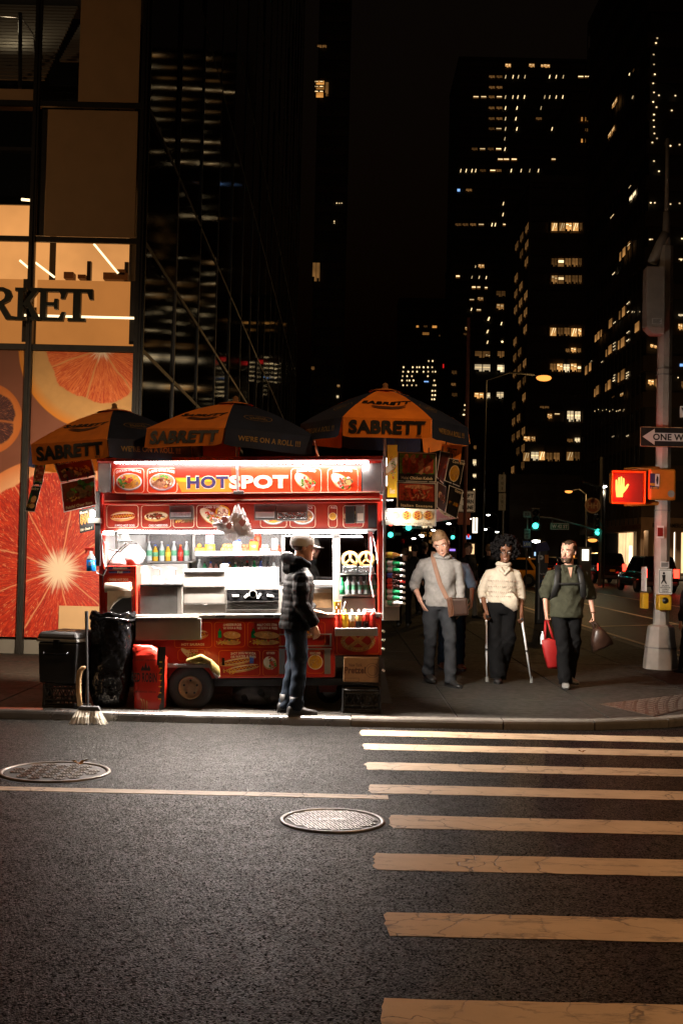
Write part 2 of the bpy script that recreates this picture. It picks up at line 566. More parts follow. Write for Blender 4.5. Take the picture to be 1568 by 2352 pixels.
def concrete(name, col, stain):
    t = NT(name)
    c = t.co('Object')
    a = t.noise(c, 1.3, 5, .6); b = t.noise(c, 14, 4); f = t.noise(c, 160, 2)
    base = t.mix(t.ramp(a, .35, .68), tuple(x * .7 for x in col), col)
    base = t.mix(t.mth('MULTIPLY', t.ramp(b, .55, .75), .5), base, stain)
    sp = t.ramp(t.vor(c, 3.2), .035, .06, 1, 0)
    base = t.mix(t.mth('MULTIPLY', sp, .8), base, (.02, .018, .016))
    base = t.mix(t.mth('MULTIPLY', t.ramp(f, .5, .8), .4), base, tuple(x * 1.5 for x in col))
    t.p(Base_Color=base, Roughness=t.ramp(b, .3, .7, .55, .8))
    t.b.inputs['Specular IOR Level'].default_value = .15
    t.bump(f, .3, .004)
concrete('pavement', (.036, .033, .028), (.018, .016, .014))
concrete('kerb_stone', (.17, .155, .135), (.07, .06, .05))
mat('kerb_steel', (.36, .34, .32), .30, .85, .25, 4, .08, 30, rvar=.1)
mat('iron', (.12, .10, .082), .42, .75, .3, 9, .12, 45, rvar=.12)
mat('tar', (.006, .006, .006), .6, 0, .3, 20, .6, 90, .01, spec=.1)
mat('iron_dark', (.035, .032, .03), .6, .3, .3, 9)
mat('iron_bright', (.24, .23, .225), .42, .85, .2, 12, .10, 45, rvar=.1)

KZ = .09
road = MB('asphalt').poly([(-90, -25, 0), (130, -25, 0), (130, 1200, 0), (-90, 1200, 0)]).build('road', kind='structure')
# kerb line (road side) read off the picture, then the corner and the avenue
kp = [G(x, y) for x, y in ((160, 1655), (560, 1661), (805, 1668), (1150, 1670), (1400, 1671), (1568, 1661))]
K0 = (kp[0].y + kp[2].y) / 2
kerb_pts = [V((-60, K0, 0)), V((kp[0].x, K0, 0)), V((kp[2].x, K0, 0))]
SPLIT = kp[2].x
kerb_pts += [V((1.6, K0 + .02, 0)), V((2.5, K0 + .12, 0)), V((3.3, K0 + .42, 0)), V((4.1, K0 + 1.0, 0)), V((4.8, K0 + 1.9, 0)), V((5.25, K0 + 3.0, 0)), V((5.45, K0 + 4.4, 0)), V((5.5, K0 + 6, 0)), V((5.5, 30, 0)), V((5.5, 60, 0))]
KW = .16
def inset(pts, d):
    out = []
    for i, p in enumerate(pts):
        a = pts[max(i - 1, 0)]; b = pts[min(i + 1, len(pts) - 1)]
        t = (b - a).normalized(); n = V((-t.y, t.x, 0))
        out.append(p + n * d)
    return out
kin = inset(kerb_pts, KW)
kerb = MB('kerb_stone')
kerb.add([V((p.x, p.y, KZ - .03)) for p in inset(kerb_pts, .02)] + [V((p.x, p.y, KZ - .03)) for p in inset(kerb_pts, KW - .004)], [(i, i + 1, len(kerb_pts) + i + 1, len(kerb_pts) + i) for i in range(len(kerb_pts) - 1)])
kerb = kerb.build('kerb', kind='structure')
def kerb_piece(a, b, ia, ib, m, round_=True):
    prof = [(0, -.05), (0.0, KZ - .035), (.008, KZ - .014), (.022, KZ - .003), (.04, KZ), (1, KZ)]
    r = []
    for p, q in ((a, ia), (b, ib)):
        d = q - p; ring = []
        for u, z in prof:
            k = u if u == 1 else u / KW
            ring.append(V((p.x + d.x * k, p.y + d.y * k, z)))
        r.append(ring)
    mb = MB(m)
    n = len(prof)
    mb.add(r[0] + r[1], [(i, n + i, n + i + 1, i + 1) for i in range(n - 1)] + [tuple(range(n)), tuple(range(2 * n - 1, n - 1, -1))], False)
    return mb.build('kerb_stone', kerb, bevel=0)
g_ = V((.006, 0, 0))
xs = [-14, -10.5, -7.4, -4.3, -2.1, SPLIT - .006]
for i in range(len(xs) - 1):
    kerb_piece(V((xs[i] + .006, K0, 0)), V((xs[i + 1], K0, 0)), V((xs[i] + .006, K0 + KW, 0)), V((xs[i + 1], K0 + KW, 0)), 'kerb_steel' if xs[i] > -4.5 else 'kerb_stone')
for i in range(2, len(kerb_pts) - 1):
    a, b, ia, ib = kerb_pts[i], kerb_pts[i + 1], kin[i], kin[i + 1]
    e = .006 / max((b - a).length, .1)
    kerb_piece(a.lerp(b, e), b.lerp(a, e), ia.lerp(ib, e), ib.lerp(ia, e), 'kerb_stone')
# sidewalk: base sheet and slabs clipped to the corner
region = [V((p.x, p.y, 0)) for p in kin]
def clip(poly, reg):
    "clip convex polygon by the (convex) kerb polyline, keep left side"
    for i in range(len(reg) - 1):
        a, b = reg[i], reg[i + 1]
        t = (b - a); n = V((-t.y, t.x, 0))
        out = []
        for k in range(len(poly)):
            p, q = poly[k], poly[(k + 1) % len(poly)]
            dp, dq = (p - a).dot(n), (q - a).dot(n)
            if dp >= 0: out.append(p)
            if (dp >= 0) != (dq >= 0): out.append(p.lerp(q, dp / (dp - dq)))
        poly = out
        if len(poly) < 3: return []
    return poly
sw = MB('dark_grey')
reg0 = region
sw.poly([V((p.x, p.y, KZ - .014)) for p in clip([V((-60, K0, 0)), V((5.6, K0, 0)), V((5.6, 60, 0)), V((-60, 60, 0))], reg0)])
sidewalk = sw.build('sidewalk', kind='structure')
SL = 1.52
for iy in range(22):
    for ix in range(-7, 5):
        x0 = ix * SL - .35; y0 = K0 + KW + iy * SL + .004
        if x0 + SL < -10.5 or (y0 > 17.3 and x0 + SL < -3.0): continue
        q = [V((x0 + .011, y0, 0)), V((x0 + SL - .011, y0, 0)), V((x0 + SL - .011, y0 + SL - .022, 0)), V((x0 + .011, y0 + SL - .022, 0))]
        if y0 + SL > 17.3 and x0 < -2.94 and y0 < 17.3:
            pass
        q = clip(q, reg0)
        if len(q) < 3: continue
        dz = random.uniform(-.002, .002)
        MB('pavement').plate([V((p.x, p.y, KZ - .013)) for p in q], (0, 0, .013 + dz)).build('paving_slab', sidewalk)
MB('pavement').poly([(-3, K0 + KW + 22 * SL, KZ - .003), (5.3, K0 + KW + 22 * SL, KZ - .003), (5.3, 700, KZ - .003), (-3, 700, KZ - .003)]).build('far_sidewalk', kind='structure')
MB('pavement').box((24, 90, -.05), (29, 150, .12)).build('avenue_sidewalk', kind='structure')
# crosswalk bars and stop line: thick worn paint, edges nibbled
def bar(x0, x1, y0, y1, name, seed):
    rnd = random.Random(seed)
    n = 90
    lo = []; hi = []
    for i in range(n + 1):
        x = x0 + (x1 - x0) * i / n
        wob = .012 * noise.noise(V((x * .8, seed, 0)))
        lo.append(V((x, y0 + wob + rnd.uniform(-.005, .005), .0)))
        hi.append(V((x, y1 + wob + rnd.uniform(-.005, .005), .0)))
    e = []
    for k in range(1, 8):
        u = k / 8
        e.append(V((x0 - .018 * (1 - (2 * u - 1) ** 4) + rnd.uniform(-.010, .010), y1 + (y0 - y1) * u, 0)))
    loop = lo + hi[::-1] + e
    MB('road_paint').plate([p + V((0, 0, .0003)) for p in loop], (0, 0, .0022)).build(name, road)
for k, (x, a, b) in enumerate(((830, 1677, 1690), (837, 1708, 1722), (843, 1751, 1768), (850, 1802, 1822), (897, 1873, 1903), (863, 1960, 1998), (888, 2096, 2150), (882, 2294, 2372))):
    pa, pb = G(x, a), G(x, b)
    bar(pa.x, pa.x + 7.5, pb.y, pa.y, 'crosswalk_stripe', k + 1)
a, b = G(890, 1827), G(890, 1836)
bar(G(-60, 1815).x - 1.5, a.x, b.y, a.y, 'stop_line', 30)
# lane lines on the avenue
for (x0, y0, x1, y1, wd) in ((5.9, 16.5, 6.1, 60, .1), (8.6, 20, 8.9, 60, .1), (11.8, 24, 12.0, 60, .1), (6.2, 22, 11.8, 26, .1), (6.2, 29, 11.8, 33, .1), (7.5, 18.0, 16, 18.2, .25), (7.5, 20.4, 16, 20.6, .25)):
    d = V((x1 - x0, y1 - y0, 0)); n = V((-d.y, d.x, 0)).normalized() * wd / 2
    a, b = V((x0, y0, .001)), V((x1, y1, .001))
    MB('road_paint').plate([a - n, b - n, b + n, a + n], (0, 0, .004)).build('lane_line', road)
# steel plate let into the corner
pl = MB('iron')
q = [G(x, y, KZ + .001) for x, y in ((1375, 1618), (1568, 1596), (1640, 1612), (1500, 1646))]
pl.plate(q, (0, 0, .006))
pl.use('iron')
for i in range(9):
    for j in range(14):
        u, v_ = (i + .5) / 9, (j + .5) / 14
        c = q[0].lerp(q[1], v_).lerp(q[3].lerp(q[2], v_), u) + V((0, 0, .008))
        pl.obox(c, (.06, .016, .006), Matrix.Rotation(.8 if (i + j) % 2 else -.8, 3, 'Z'))
pl.build('pavement_plate', sidewalk)

# manhole covers
def manhole(cx, r, name, label, style, m1, m2):
    c = V((cx.x, cx.y, 0))
    t = thing(name, label, 'manhole cover', c)
    ring = MB(m1); ring.smooth = True
    ring.lathe([(r * 1.0, .001), (r * .995, .010), (r * .985, .014), (r * .93, .014), (r * .915, .008), (r * .91, .002)], c, n=56, caps=False)
    ring.build('ring', t)
    rc = random.Random(int(r * 1000)); k_ = [1.10 + rc.uniform(-.03, .05) for _ in range(40)]
    a_ = [c + V((math.cos(2 * PI * i / 40) * r * .99, math.sin(2 * PI * i / 40) * r * .99, .0022)) for i in range(40)]
    b_ = [c + V((math.cos(2 * PI * i / 40) * r * k_[i], math.sin(2 * PI * i / 40) * r * k_[i], .0022)) for i in range(40)]
    MB('tar').add(a_ + b_, [(i, 40 + i, 40 + (i + 1) % 40, (i + 1) % 40) for i in range(40)], False).build('tar_collar', t)
    cov = MB('iron_dark')
    cov.lathe([(r * .905, .002), (r * .895, .006), (.001, .006)], c, n=56, caps=False)
    cov.build('cover_plate', t)
    tr = MB(m1)
    if style == 'weave':
        s = r * .125
        for i in range(-9, 10):
            for j in range(-9, 10):
                p = V((i * s, j * s, 0))
                if p.length > r * .83: continue
                hor = (i + j) % 2 == 0
                for k in (-1, 1):
                    off = V((0, k * s * .24, 0)) if hor else V((k * s * .24, 0, 0))
                    sz = (s * .9, s * .30, .006) if hor else (s * .30, s * .9, .006)
                    M = Matrix.Rotation(.35, 3, 'Z')
                    tr.obox(c + M @ (p + off) + V((0, 0, .009)), sz, M)
        f = frame(c + V((0, 0, .0125)), (1, .1, 0), (-.1, 1, 0))
        tr.text('DWS', f, 0, 0, r * .16, .03, depth=.001)
    else:
        s = r * .26
        for i in range(-5, 6):
            for j in range(-5, 6):
                p = V((i * s * .87, (j + (i % 2) * .5) * s, 0))
                if p.length > r * .76: continue
                for rr in (.42, .2):
                    hexp = [c + p + V((math.cos(k * PI / 3) * s * rr, math.sin(k * PI / 3) * s * rr, .008)) for k in range(6)]
                    hexi = [c + p + V((math.cos(k * PI / 3) * s * (rr - .11), math.sin(k * PI / 3) * s * (rr - .11), .008)) for k in range(6)]
                    up = V((0, 0, .004))
                    tr.add([q + up for q in hexp] + [q + up for q in hexi] + hexp + hexi, [(k, (k + 1) % 6, 6 + (k + 1) % 6, 6 + k) for k in range(6)] + [(12 + k, 12 + (k + 1) % 6, (k + 1) % 6, k) for k in range(6)] + [(6 + k, 6 + (k + 1) % 6, 18 + (k + 1) % 6, 18 + k) for k in range(6)], False)
    tr.build('tread_pattern', t, kind='stuff')
    return t
a, b = G(642, 1884), G(884, 1889)
manhole((a + b) / 2, (b - a).length / 2, 'manhole_cover', 'bright worn iron manhole cover with woven bar pattern beside the crosswalk bars', 'weave', 'iron_bright', 'iron')
a, b = G(0, 1772), G(254, 1777)
mh = manhole((a + b) / 2, (b - a).length / 2, 'manhole_cover', 'dull brown manhole cover with hexagon pattern and a dry leaf on its rim', 'hex', 'iron', 'iron')
def leaf(p, s, rz, label):
    mb = MB('leaf')
    pts = []
    for k in range(12):
        a = 2 * PI * k / 12
        rr = s * (.7 + .3 * math.cos(a * 5)) * (1 if k else 1.3)
        pts.append(V(p) + V((math.cos(a + rz) * rr, math.sin(a + rz) * rr * .7, .012 + .25 * s * math.cos(2 * a) + .2 * s)))
    c = V(p) + V((0, 0, .01))
    mb.add(pts + [c], [(k, (k + 1) % 12, 12) for k in range(12)])
    mb.build('dry_leaf', label=label, cat='leaf')
leaf(G(181, 1757), .06, .5, 'curled dry brown leaf lying on the rim of the hexagon manhole cover')
leaf(G(1335, 1730), .035, .2, 'small orange leaf lying between the second and third crosswalk bars')
leaf(G(975, 1702), .025, .9, 'tiny orange leaf on the asphalt near the left ends of the crosswalk bars')
MB('cream').plate([G(1128, 1666, .004), G(1175, 1667, .004), G(1177, 1669, .004), G(1130, 1668, .004)], (0, 0, .004)).build('paper_scrap', label='thin white paper scrap lying in the gutter below the kerb', cat='litter')

# ================================================================== CORNER BUILDING WITH CITRUS MURAL
YB = 17.4
XC = (P(343, 100, YB).x + P(325, 800, YB).x) / 2
XM = (P(94, 100, YB).x + P(66, 800, YB).x + P(47, 1450, YB).x) / 3
zr = [P(200, y, YB).z for y in (1470, 801, 553, 242)]          # row heights from mural base up
zr += [zr[3] + (zr[3] - zr[2]) * 1.35, zr[3] + 8.4]
bld = thing('corner_building', 'tan panelled glass corner building with grapefruit mural and lit letters RKET', 'building', (XC, YB, KZ))
def citrus():
    t = NT('citrus_mural')
    c = t.co()
    sx = t.n('ShaderNodeSeparateXYZ'); t.t.links.new(c, sx.inputs[0])
    X, Z = sx.outputs[0], sx.outputs[2]
    n_lo = t.noise(c, 1.2, 4); n_hi = t.noise(c, 14, 4)
    col = t.mix(t.ramp(n_lo, .3, .7), (.16, .048, .022), (.22, .075, .040))
    for (px, py, R, Rp, nseg, c1, c2, rind, pith, rot) in (
            (-32, 962, 84, 70, 5, (.035, .012, .012), (.09, .02, .018), (.50, .13, .02), (.55, .16, .03), .3),
            (235, 800, 192, 128, 7, (.52, .06, .010), (.76, .20, .05), (.66, .22, .02), (.62, .33, .11), .18),
            (137, 1310, 262, 226, 9, (.30, .008, .003), (.60, .045, .010), (.62, .20, .06), (.74, .36, .17), .0)):
        ctr = P(px, py, YB)
        k = YB / F
        dx = t.mth('SUBTRACT', X, ctr.x - XC); dz = t.mth('SUBTRACT', Z, ctr.z - KZ)
        r = t.mth('SQRT', t.mth('ADD', t.mth('MULTIPLY', dx, dx), t.mth('MULTIPLY', dz, dz)))
        ang = t.mth('ARCTAN2', dz, dx)
        wob = t.mth('MULTIPLY', t.mth('SUBTRACT', t.noise(c, 2.6, 3), .5), .10)
        rn = t.mth('ADD', r, wob)
        seg = t.mth('ABSOLUTE', t.mth('SINE', t.mth('ADD', t.mth('MULTIPLY', ang, nseg / 2), t.mth('ADD', t.mth('MULTIPLY', t.mth('SUBTRACT', t.noise(c, 1.1, 2), .5), 1.4), rot))))
        vein_w = t.mth('DIVIDE', .034, t.mth('MAXIMUM', r, .12))
        vein = t.mth('SUBTRACT', 1.0, t.mth('MULTIPLY', t.mth('DIVIDE', seg, vein_w), .5), clamp=True)
        # juice sacs: stretched cells along the radius
        pol = t.n('ShaderNodeCombineXYZ')
        t.set(pol.inputs[0], t.mth('MULTIPLY', ang, 8.0)); t.set(pol.inputs[1], t.mth('MULTIPLY', r, 1.5)); t.set(pol.inputs[2], t.mth('MULTIPLY', wob, 5))
        sac = t.noise(pol.outputs[0], 1.9, 5, .66, 2.2)
        spark = t.ramp(t.noise(pol.outputs[0], 4.0, 3, .5, 2.6), .60, .68)
        pulp = t.mix(t.ramp(sac, .40, .62), c1, c2)
        pulp = t.mix(t.mth('MULTIPLY', spark, .85), pulp, (.82, .31, .14))
        pulp = t.mix(t.mth('MULTIPLY', vein, .75), pulp, pith)
        core = t.ramp(t.mth('ADD', r, t.mth('MULTIPLY', t.mth('SUBTRACT', t.noise(pol.outputs[0], 1.3, 4, .7), .5), .62)), Rp * k * .10, Rp * k * .22, 1, 0)
        pulp = t.mix(core, pulp, (.78, .62, .44))
        pe = t.mth('ADD', t.mth('ADD', rn, t.mth('MULTIPLY', t.mth('SUBTRACT', 1.0, seg), .05)), t.mth('MULTIPLY', t.mth('SUBTRACT', n_hi, .5), .05))
        pithc = t.mix(t.ramp(t.noise(c, 3.5, 4), .35, .7), pith, tuple(x * .82 for x in pith))
        pithc = t.mix(t.ramp(r, R * k * .86, R * k * .985), pithc, rind)
        sl = t.mix(t.ramp(pe, Rp * k - .012, Rp * k + .012), pulp, pithc)
        col = t.mix(t.ramp(r, R * k - .008, R * k + .008, 1, 0), col, sl)
    t.p(Base_Color=col, Roughness=.45)
citrus()
GAP = .05
def fpanel(name, x0, x1, z0, z1, m, y=YB, depth=.03, **kw):
    return MB(m).box((x0, y, z0), (x1, y + depth, z1)).build(name, bld, bevel=.004, **kw)
XL = XM - 3.3
cols = ((XL, XM - GAP, 0), (XM + GAP, XC - .10, 1))
MB('facade_grey').box((XL, YB + .10, KZ - .04), (XC - .04, YB + .3, zr[0] - .02)).build('wall_base', bld)
for x0, x1, c in cols:
    fpanel('mural_panel', x0, x1, zr[0] + .02, zr[1] - .05, 'citrus_mural', label='printed mural panel of huge grapefruit slices')
    MB('facade_grey').box((x0, YB + .01, KZ), (x1, YB + .09, zr[0] - .02)).build('base_panel', bld)
q0, q1 = P(137, 1391, YB - .02), P(236, 1447, YB - .02)
MB('facade_tan').box((q0.x, YB - .05, KZ + .0), (q1.x, YB - .004, q0.z)).build('access_panel', bld, bevel=.004)
# upper panels
fpanel('facade_panel', XM + .16, XC - .14, zr[2] + .06, zr[3] - .07, 'facade_tan')
fpanel('facade_panel', P(183, 120, YB).x, XC - .14, zr[3] + .06, zr[4] - .06, 'facade_tan')
MB('mullion').box((XM + .048, YB + .0, zr[2] + .06), (XM + .155, YB + .04, zr[3] - .07)).build('panel_frame', bld)
# mullions and transoms
for x, wd in ((XM, .045), (XC - .05, .05)):
    mb = MB('mullion').box((x - wd, YB - .07, KZ), (x + wd, YB + .02, zr[5]))
    mb.box((x - .012, YB - .09, KZ), (x + .012, YB - .07, zr[5]))
    mb.build('mullion', bld)
for z in (zr[1], zr[2], zr[3], zr[4]):
    for x0, x1 in ((XL, XM - .047), (XM + .047, XC - .102)):
        MB('mullion').box((x0, YB - .045, z - .04), (x1, YB + .01, z + .04)).build('transom', bld)
# lit shop window behind the letters
emat('shade_orange', (1, .36, .08), .50, True, .12, 1.2)
emat('wall_orange', (1, .42, .12), .85, True, .25, 1.0)
emat('tube_warm', (1, .72, .38), 2.6)
def room(x0, x1, z0, z1, zb):
    r = MB('wall_orange').poly([(x0, YB + 1.2, zb - .2), (x1, YB + 1.2, zb - .2), (x1, YB + 1.2, z1 + 1.2), (x0, YB + 1.2, z1 + 1.2)])
    r.build('lit_room_wall', bld)
    MB('shade_orange').box((x0, YB + .14, z0), (x1, YB + .16, zb)).build('roller_shade', bld)
    fr = MB('mullion')
    fr.box((x1 - .10, YB + .11, z0 + .02), (x1 - .03, YB + .135, zb)).build('shade_edge', bld)
zlo, zhi = zr[1] + .08, zr[2] - .06
zb = P(200, 640, YB).z
for x0, x1, c in cols:
    room(x0, x1, zlo, zhi, zb)
    if c == 0: room(x0, x1, zr[2] + .06, P(40, 455, YB).z, P(40, 545, YB).z)
    MB('pane').poly([(x0, YB + .02, zlo - .04), (x1, YB + .02, zlo - .04), (x1, YB + .02, zhi + .03), (x0, YB + .02, zhi + .03)]).build('window_pane', bld)
def tube_at(pts, d, r=.016, m='tube_warm', nm='light_tube'):
    MB(m).tube([P(x, y, YB + d) for x, y in pts], r, 6).build(nm, bld)
tube_at(((216, 560), (272, 628)), .9); tube_at(((82, 603), (126, 637)), .9); tube_at(((46, 598), (74, 622)), .9)
tube_at(((52, 724), (318, 731)), .10, .018); tube_at(((50, 458), (80, 461)), .1, .02)
for x in (171, 262):
    MB('mullion').box((P(x, 600, YB).x - .03, YB + 1.0, zb), (P(x, 600, YB).x + .03, YB + 1.1, zhi)).build('room_column', bld)
for (x0, y0, x1, y1) in ((240, 630, 296, 644), (150, 628, 172, 642), (182, 634, 200, 642), (272, 622, 290, 634)):
    a, b = P(x0, y1, YB + 1.0), P(x1, y0, YB + 1.0)
    MB('wood').box((a.x, YB + .9, a.z), (b.x, YB + 1.1, b.z)).build('stacked_box', bld)
# slab serif letters R K E T standing proud of the glass
mat('letter_green', (.012, .016, .010), .5, 0, .1)
def slab_letter(ch, x0, x1):
    z0, z1 = P(100, 737, YB - .2).z, P(100, 663, YB - .2).z
    W, H = 1.0, 1.0
    st = {'R': [[(.0, 0), (.42, 0), (.42, .10), (0, .10)], [(.0, .9), (.5, .9), (.5, 1), (0, 1)], [(.12, .05), (.32, .05), (.32, .95), (.12, .95)],
                [(.3, 1), (.62, 1), (.82, .92), (.88, .75), (.8, .58), (.62, .48), (.3, .46), (.3, .56), (.55, .57), (.66, .66), (.68, .76), (.62, .87), (.5, .9), (.3, .9)],
                [(.42, .5), (.62, .5), (.86, .12), (1.0, .10), (1.0, 0), (.72, 0)]],
          'K': [[(0, 0), (.42, 0), (.42, .10), (0, .10)], [(0, .9), (.42, .9), (.42, 1), (0, 1)], [(.11, .05), (.31, .05), (.31, .95), (.11, .95)],
                [(.28, .48), (.66, .92), (.86, .92), (.42, .40)], [(.4, .54), (.52, .66), (.92, .06), (.68, .06)], [(.56, .9), (1, .9), (1, 1), (.56, 1)], [(.58, 0), (1, 0), (1, .1), (.58, .1)]],
          'E': [[(0, 0), (.92, 0), (1, .28), (.88, .28), (.78, .1), (0, .1)], [(0, .9), (.78, .9), (.86, .74), (.97, .74), (.95, 1), (0, 1)], [(.12, .05), (.34, .05), (.34, .95), (.12, .95)],
                [(.3, .46), (.6, .46), (.62, .36), (.74, .36), (.74, .68), (.62, .68), (.6, .57), (.3, .57)]],
          'T': [[(.22, 0), (.78, 0), (.78, .1), (.22, .1)], [(.38, .05), (.62, .05), (.62, .95), (.38, .95)], [(.0, 1), (1, 1), (1.02, .68), (.9, .68), (.82, .89), (.18, .89), (.1, .68), (-.02, .68)]]}[ch]
    mb = MB('letter_green')
    a, b = P(x0, 700, YB - .2).x, P(x1, 700, YB - .2).x
    for k, poly in enumerate(st):
        mb.plate([V((a + (b - a) * u, YB - .24 - .003 * k, z0 + (z1 - z0) * v_)) for u, v_ in poly], (0, .09, 0))
    mb.build('letter', bld)
for ch, a, b in (('R', -38, 38), ('K', 36, 98), ('E', 86, 152), ('T', 142, 214)):
    slab_letter(ch, a, b)
# dark windows with ceilings behind
def corr(name, x0, x1, z0, z1):
    mb = MB('facade_grey')
    n = 26
    for i in range(n):
        z = z0 + (z1 - z0) * (i / n)
        y = YB + .6 + 2.4 * i / n
        mb.box((x0, y, z), (x1, y + .05, z + (z1 - z0) / n * .45))
    mb.build(name, bld)
def darkpane(x0, x1, z0, z1, back=True):
    MB('pane').poly([(x0, YB + .03, z0), (x1, YB + .03, z0), (x1, YB + .03, z1), (x0, YB + .03, z1)]).build('window_pane', bld)
    if back: MB('dark_glass').box((x0, YB + 3.2, z0), (x1, YB + 3.3, z1)).build('room_back', bld)
darkpane(XL, XM - .06, zr[3] + .3, zr[4]); corr('corrugated_ceiling', XL, XM - .06, zr[3] + .6, zr[4] + .3)
MB('facade_tan').box((XL, YB + .02, zr[3] + .06), (XM - .06, YB + .5, P(30, 203, YB).z)).build('window_sill', bld)
xb = P(178, 120, YB).x
darkpane(XM + .16, xb, zr[3] + .3, zr[4]); corr('corrugated_ceiling', XM + .16, xb, zr[3] + .9, zr[4] + .3)
darkpane(XL, XM - .06, P(40, 450, YB).z, zr[3] - .06, False)
MB('dark_glass').box((XL, YB + .45, P(40, 450, YB).z), (XM - .07, YB + .5, zr[3] + .2)).build('room_back', bld)  # dark sheet added to hide the figure's legs and glowing wall
MB('mullion').box((XL, YB + .3, P(40, 330, YB).z), (XM - .08, YB + .44, P(40, 322, YB).z)).build('inner_rail', bld)
MB('mullion').tube([P(47, 203, YB + .5), P(47, 30, YB + .5)], .03, 8).build('room_column', bld)
MB('steel_dull').tube([P(-20, 35, YB + 1), P(50, 40, YB + 1), P(78, 80, YB + 1), P(82, 160, YB + 1)], .012, 6).build('conduit', bld)
light('room_light', 'POINT', P(20, 60, YB + 1.2), 5, (1, .8, .5), bld, radius=.1)
# body behind facades, and the glass avenue side
HB = 78
MB('tower_dark').box((XL - 8, YB + 3.6, KZ), (XC - .30, 74, HB)).build('core_wall', bld)
MB('tower_dark').box((XL - 8, YB + .1, zr[4]), (XC - .12, YB + 3.5, HB)).build('upper_wall', bld)
zfl = [KZ + .25, zr[0] + .6, zr[1], zr[2], zr[3]]
while zfl[-1] < HB - 4: zfl.append(zfl[-1] + (4.1 if len(zfl) % 2 else 2.6))
ys = [YB + .02 + 3.25 * i for i in range(18)]
rnd = random.Random(5)
for i in range(len(ys) - 1):
    for j in range(len(zfl) - 1):
        if j > 14 and i < 2: continue
        t1 = rnd.uniform(-.02, .02); t2 = rnd.uniform(-.015, .015)
        y0, y1, z0, z1 = ys[i] + .04, ys[i + 1] - .04, zfl[j] + .04, zfl[j + 1] - .04
        x = XC
        MB('dark_glass').add([(x + t1, y0, z0), (x - t1, y1, z0), (x - t1 + t2, y1, z1), (x + t1 + t2, y0, z1)], [(0, 1, 2, 3)]).build('glass_panel', bld)
for i, y in enumerate(ys):
    MB('black').box((XC - .06, y - .03, KZ), (XC + .03, y + .03, zfl[-1])).build('side_mullion', bld)
for z in zfl:
    MB('black').box((XC - .05, ys[0], z - .035), (XC + .02, ys[-1], z + .035)).build('side_transom', bld)
for i in range(4):                       # pale inner panels seen through the side glass
    y = ys[i]
    MB('facade_grey').box((XC - .26, y + .25, zfl[2] + .2), (XC - .24, y + 1.7, zfl[4] + 1.5)).build('inner_blind', bld)

# ================================================================== TOWERS AND THEIR LIT WINDOWS
WINM = {}
def winmesh(kind):
    "unit window 1 wide (x) 1 high (z), facing -y; frame, backing and the lamps seen inside"
    if kind in WINM: return WINM[kind]
    mb = MB('tower_dark')
    for a, b in (((-.53, -.05, -.5), (-.47, .0, .5)), ((.47, -.05, -.5), (.53, .0, .5)), ((-.47, -.05, .44), (.47, 0, .5)), ((-.47, -.05, -.5), (.47, 0, -.44))):
        mb.box(a, b)
    back = {'full': 'win_warm', 'bright': 'win_white', 'dim': 'win_warm_dim', 'strip': 'win_warm_dim', 'glint': None, 'orange': 'win_orange', 'red': 'win_red', 'blue': 'win_blue', 'dot': None, 'diag': 'win_warm', 'plain': 'win_plain'}[kind]
    if back:
        mb.use(back).poly([(-.47, -.01, -.44), (.47, -.01, -.44), (.47, -.01, .44), (-.47, -.01, .44)])
    if kind in ('full', 'bright', 'dim'):
        mb.use('tower_dark').box((-.03, -.04, -.44), (.03, -.011, .44))
        mb.box((-.47, -.03, -.44), (-.2, -.012, -.22)); mb.box((.12, -.03, -.44), (.4, -.012, -.28))
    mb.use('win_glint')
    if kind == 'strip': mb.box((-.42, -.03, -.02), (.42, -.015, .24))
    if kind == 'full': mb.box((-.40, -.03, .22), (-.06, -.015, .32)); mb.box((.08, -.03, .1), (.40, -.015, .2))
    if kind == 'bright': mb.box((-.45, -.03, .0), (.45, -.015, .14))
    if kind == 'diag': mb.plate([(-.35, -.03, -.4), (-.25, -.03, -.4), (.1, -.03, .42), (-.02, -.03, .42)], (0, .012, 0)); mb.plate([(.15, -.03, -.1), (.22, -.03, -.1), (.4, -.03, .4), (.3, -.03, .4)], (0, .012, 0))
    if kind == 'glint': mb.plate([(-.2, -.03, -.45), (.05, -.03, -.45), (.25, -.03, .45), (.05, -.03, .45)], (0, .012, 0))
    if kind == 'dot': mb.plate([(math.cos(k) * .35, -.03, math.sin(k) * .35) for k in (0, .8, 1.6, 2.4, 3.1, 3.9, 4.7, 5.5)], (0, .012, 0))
    me = bpy.data.meshes.new('window')
    me.from_pydata([tuple(p) for p in mb.v], [], mb.f)
    for m in mb.mats: me.materials.append(m)
    me.polygons.foreach_set('material_index', mb.mi)
    WINM[kind] = me
    return me

def window(par, p, wd, hg, kind, face='front', name='window'):
    o = bpy.data.objects.new(name, winmesh(kind)); COL.objects.link(o)
    o.parent = par
    R = Matrix.Rotation(-PI / 2, 4, 'Z') if face == 'side' else Matrix.Identity(4)   # side: faces -x
    M = Matrix.Translation(p) @ R @ Matrix.Diagonal((wd, min(wd, .6), hg, 1))
    o.matrix_local = wm(par).inverted() @ M
    return o

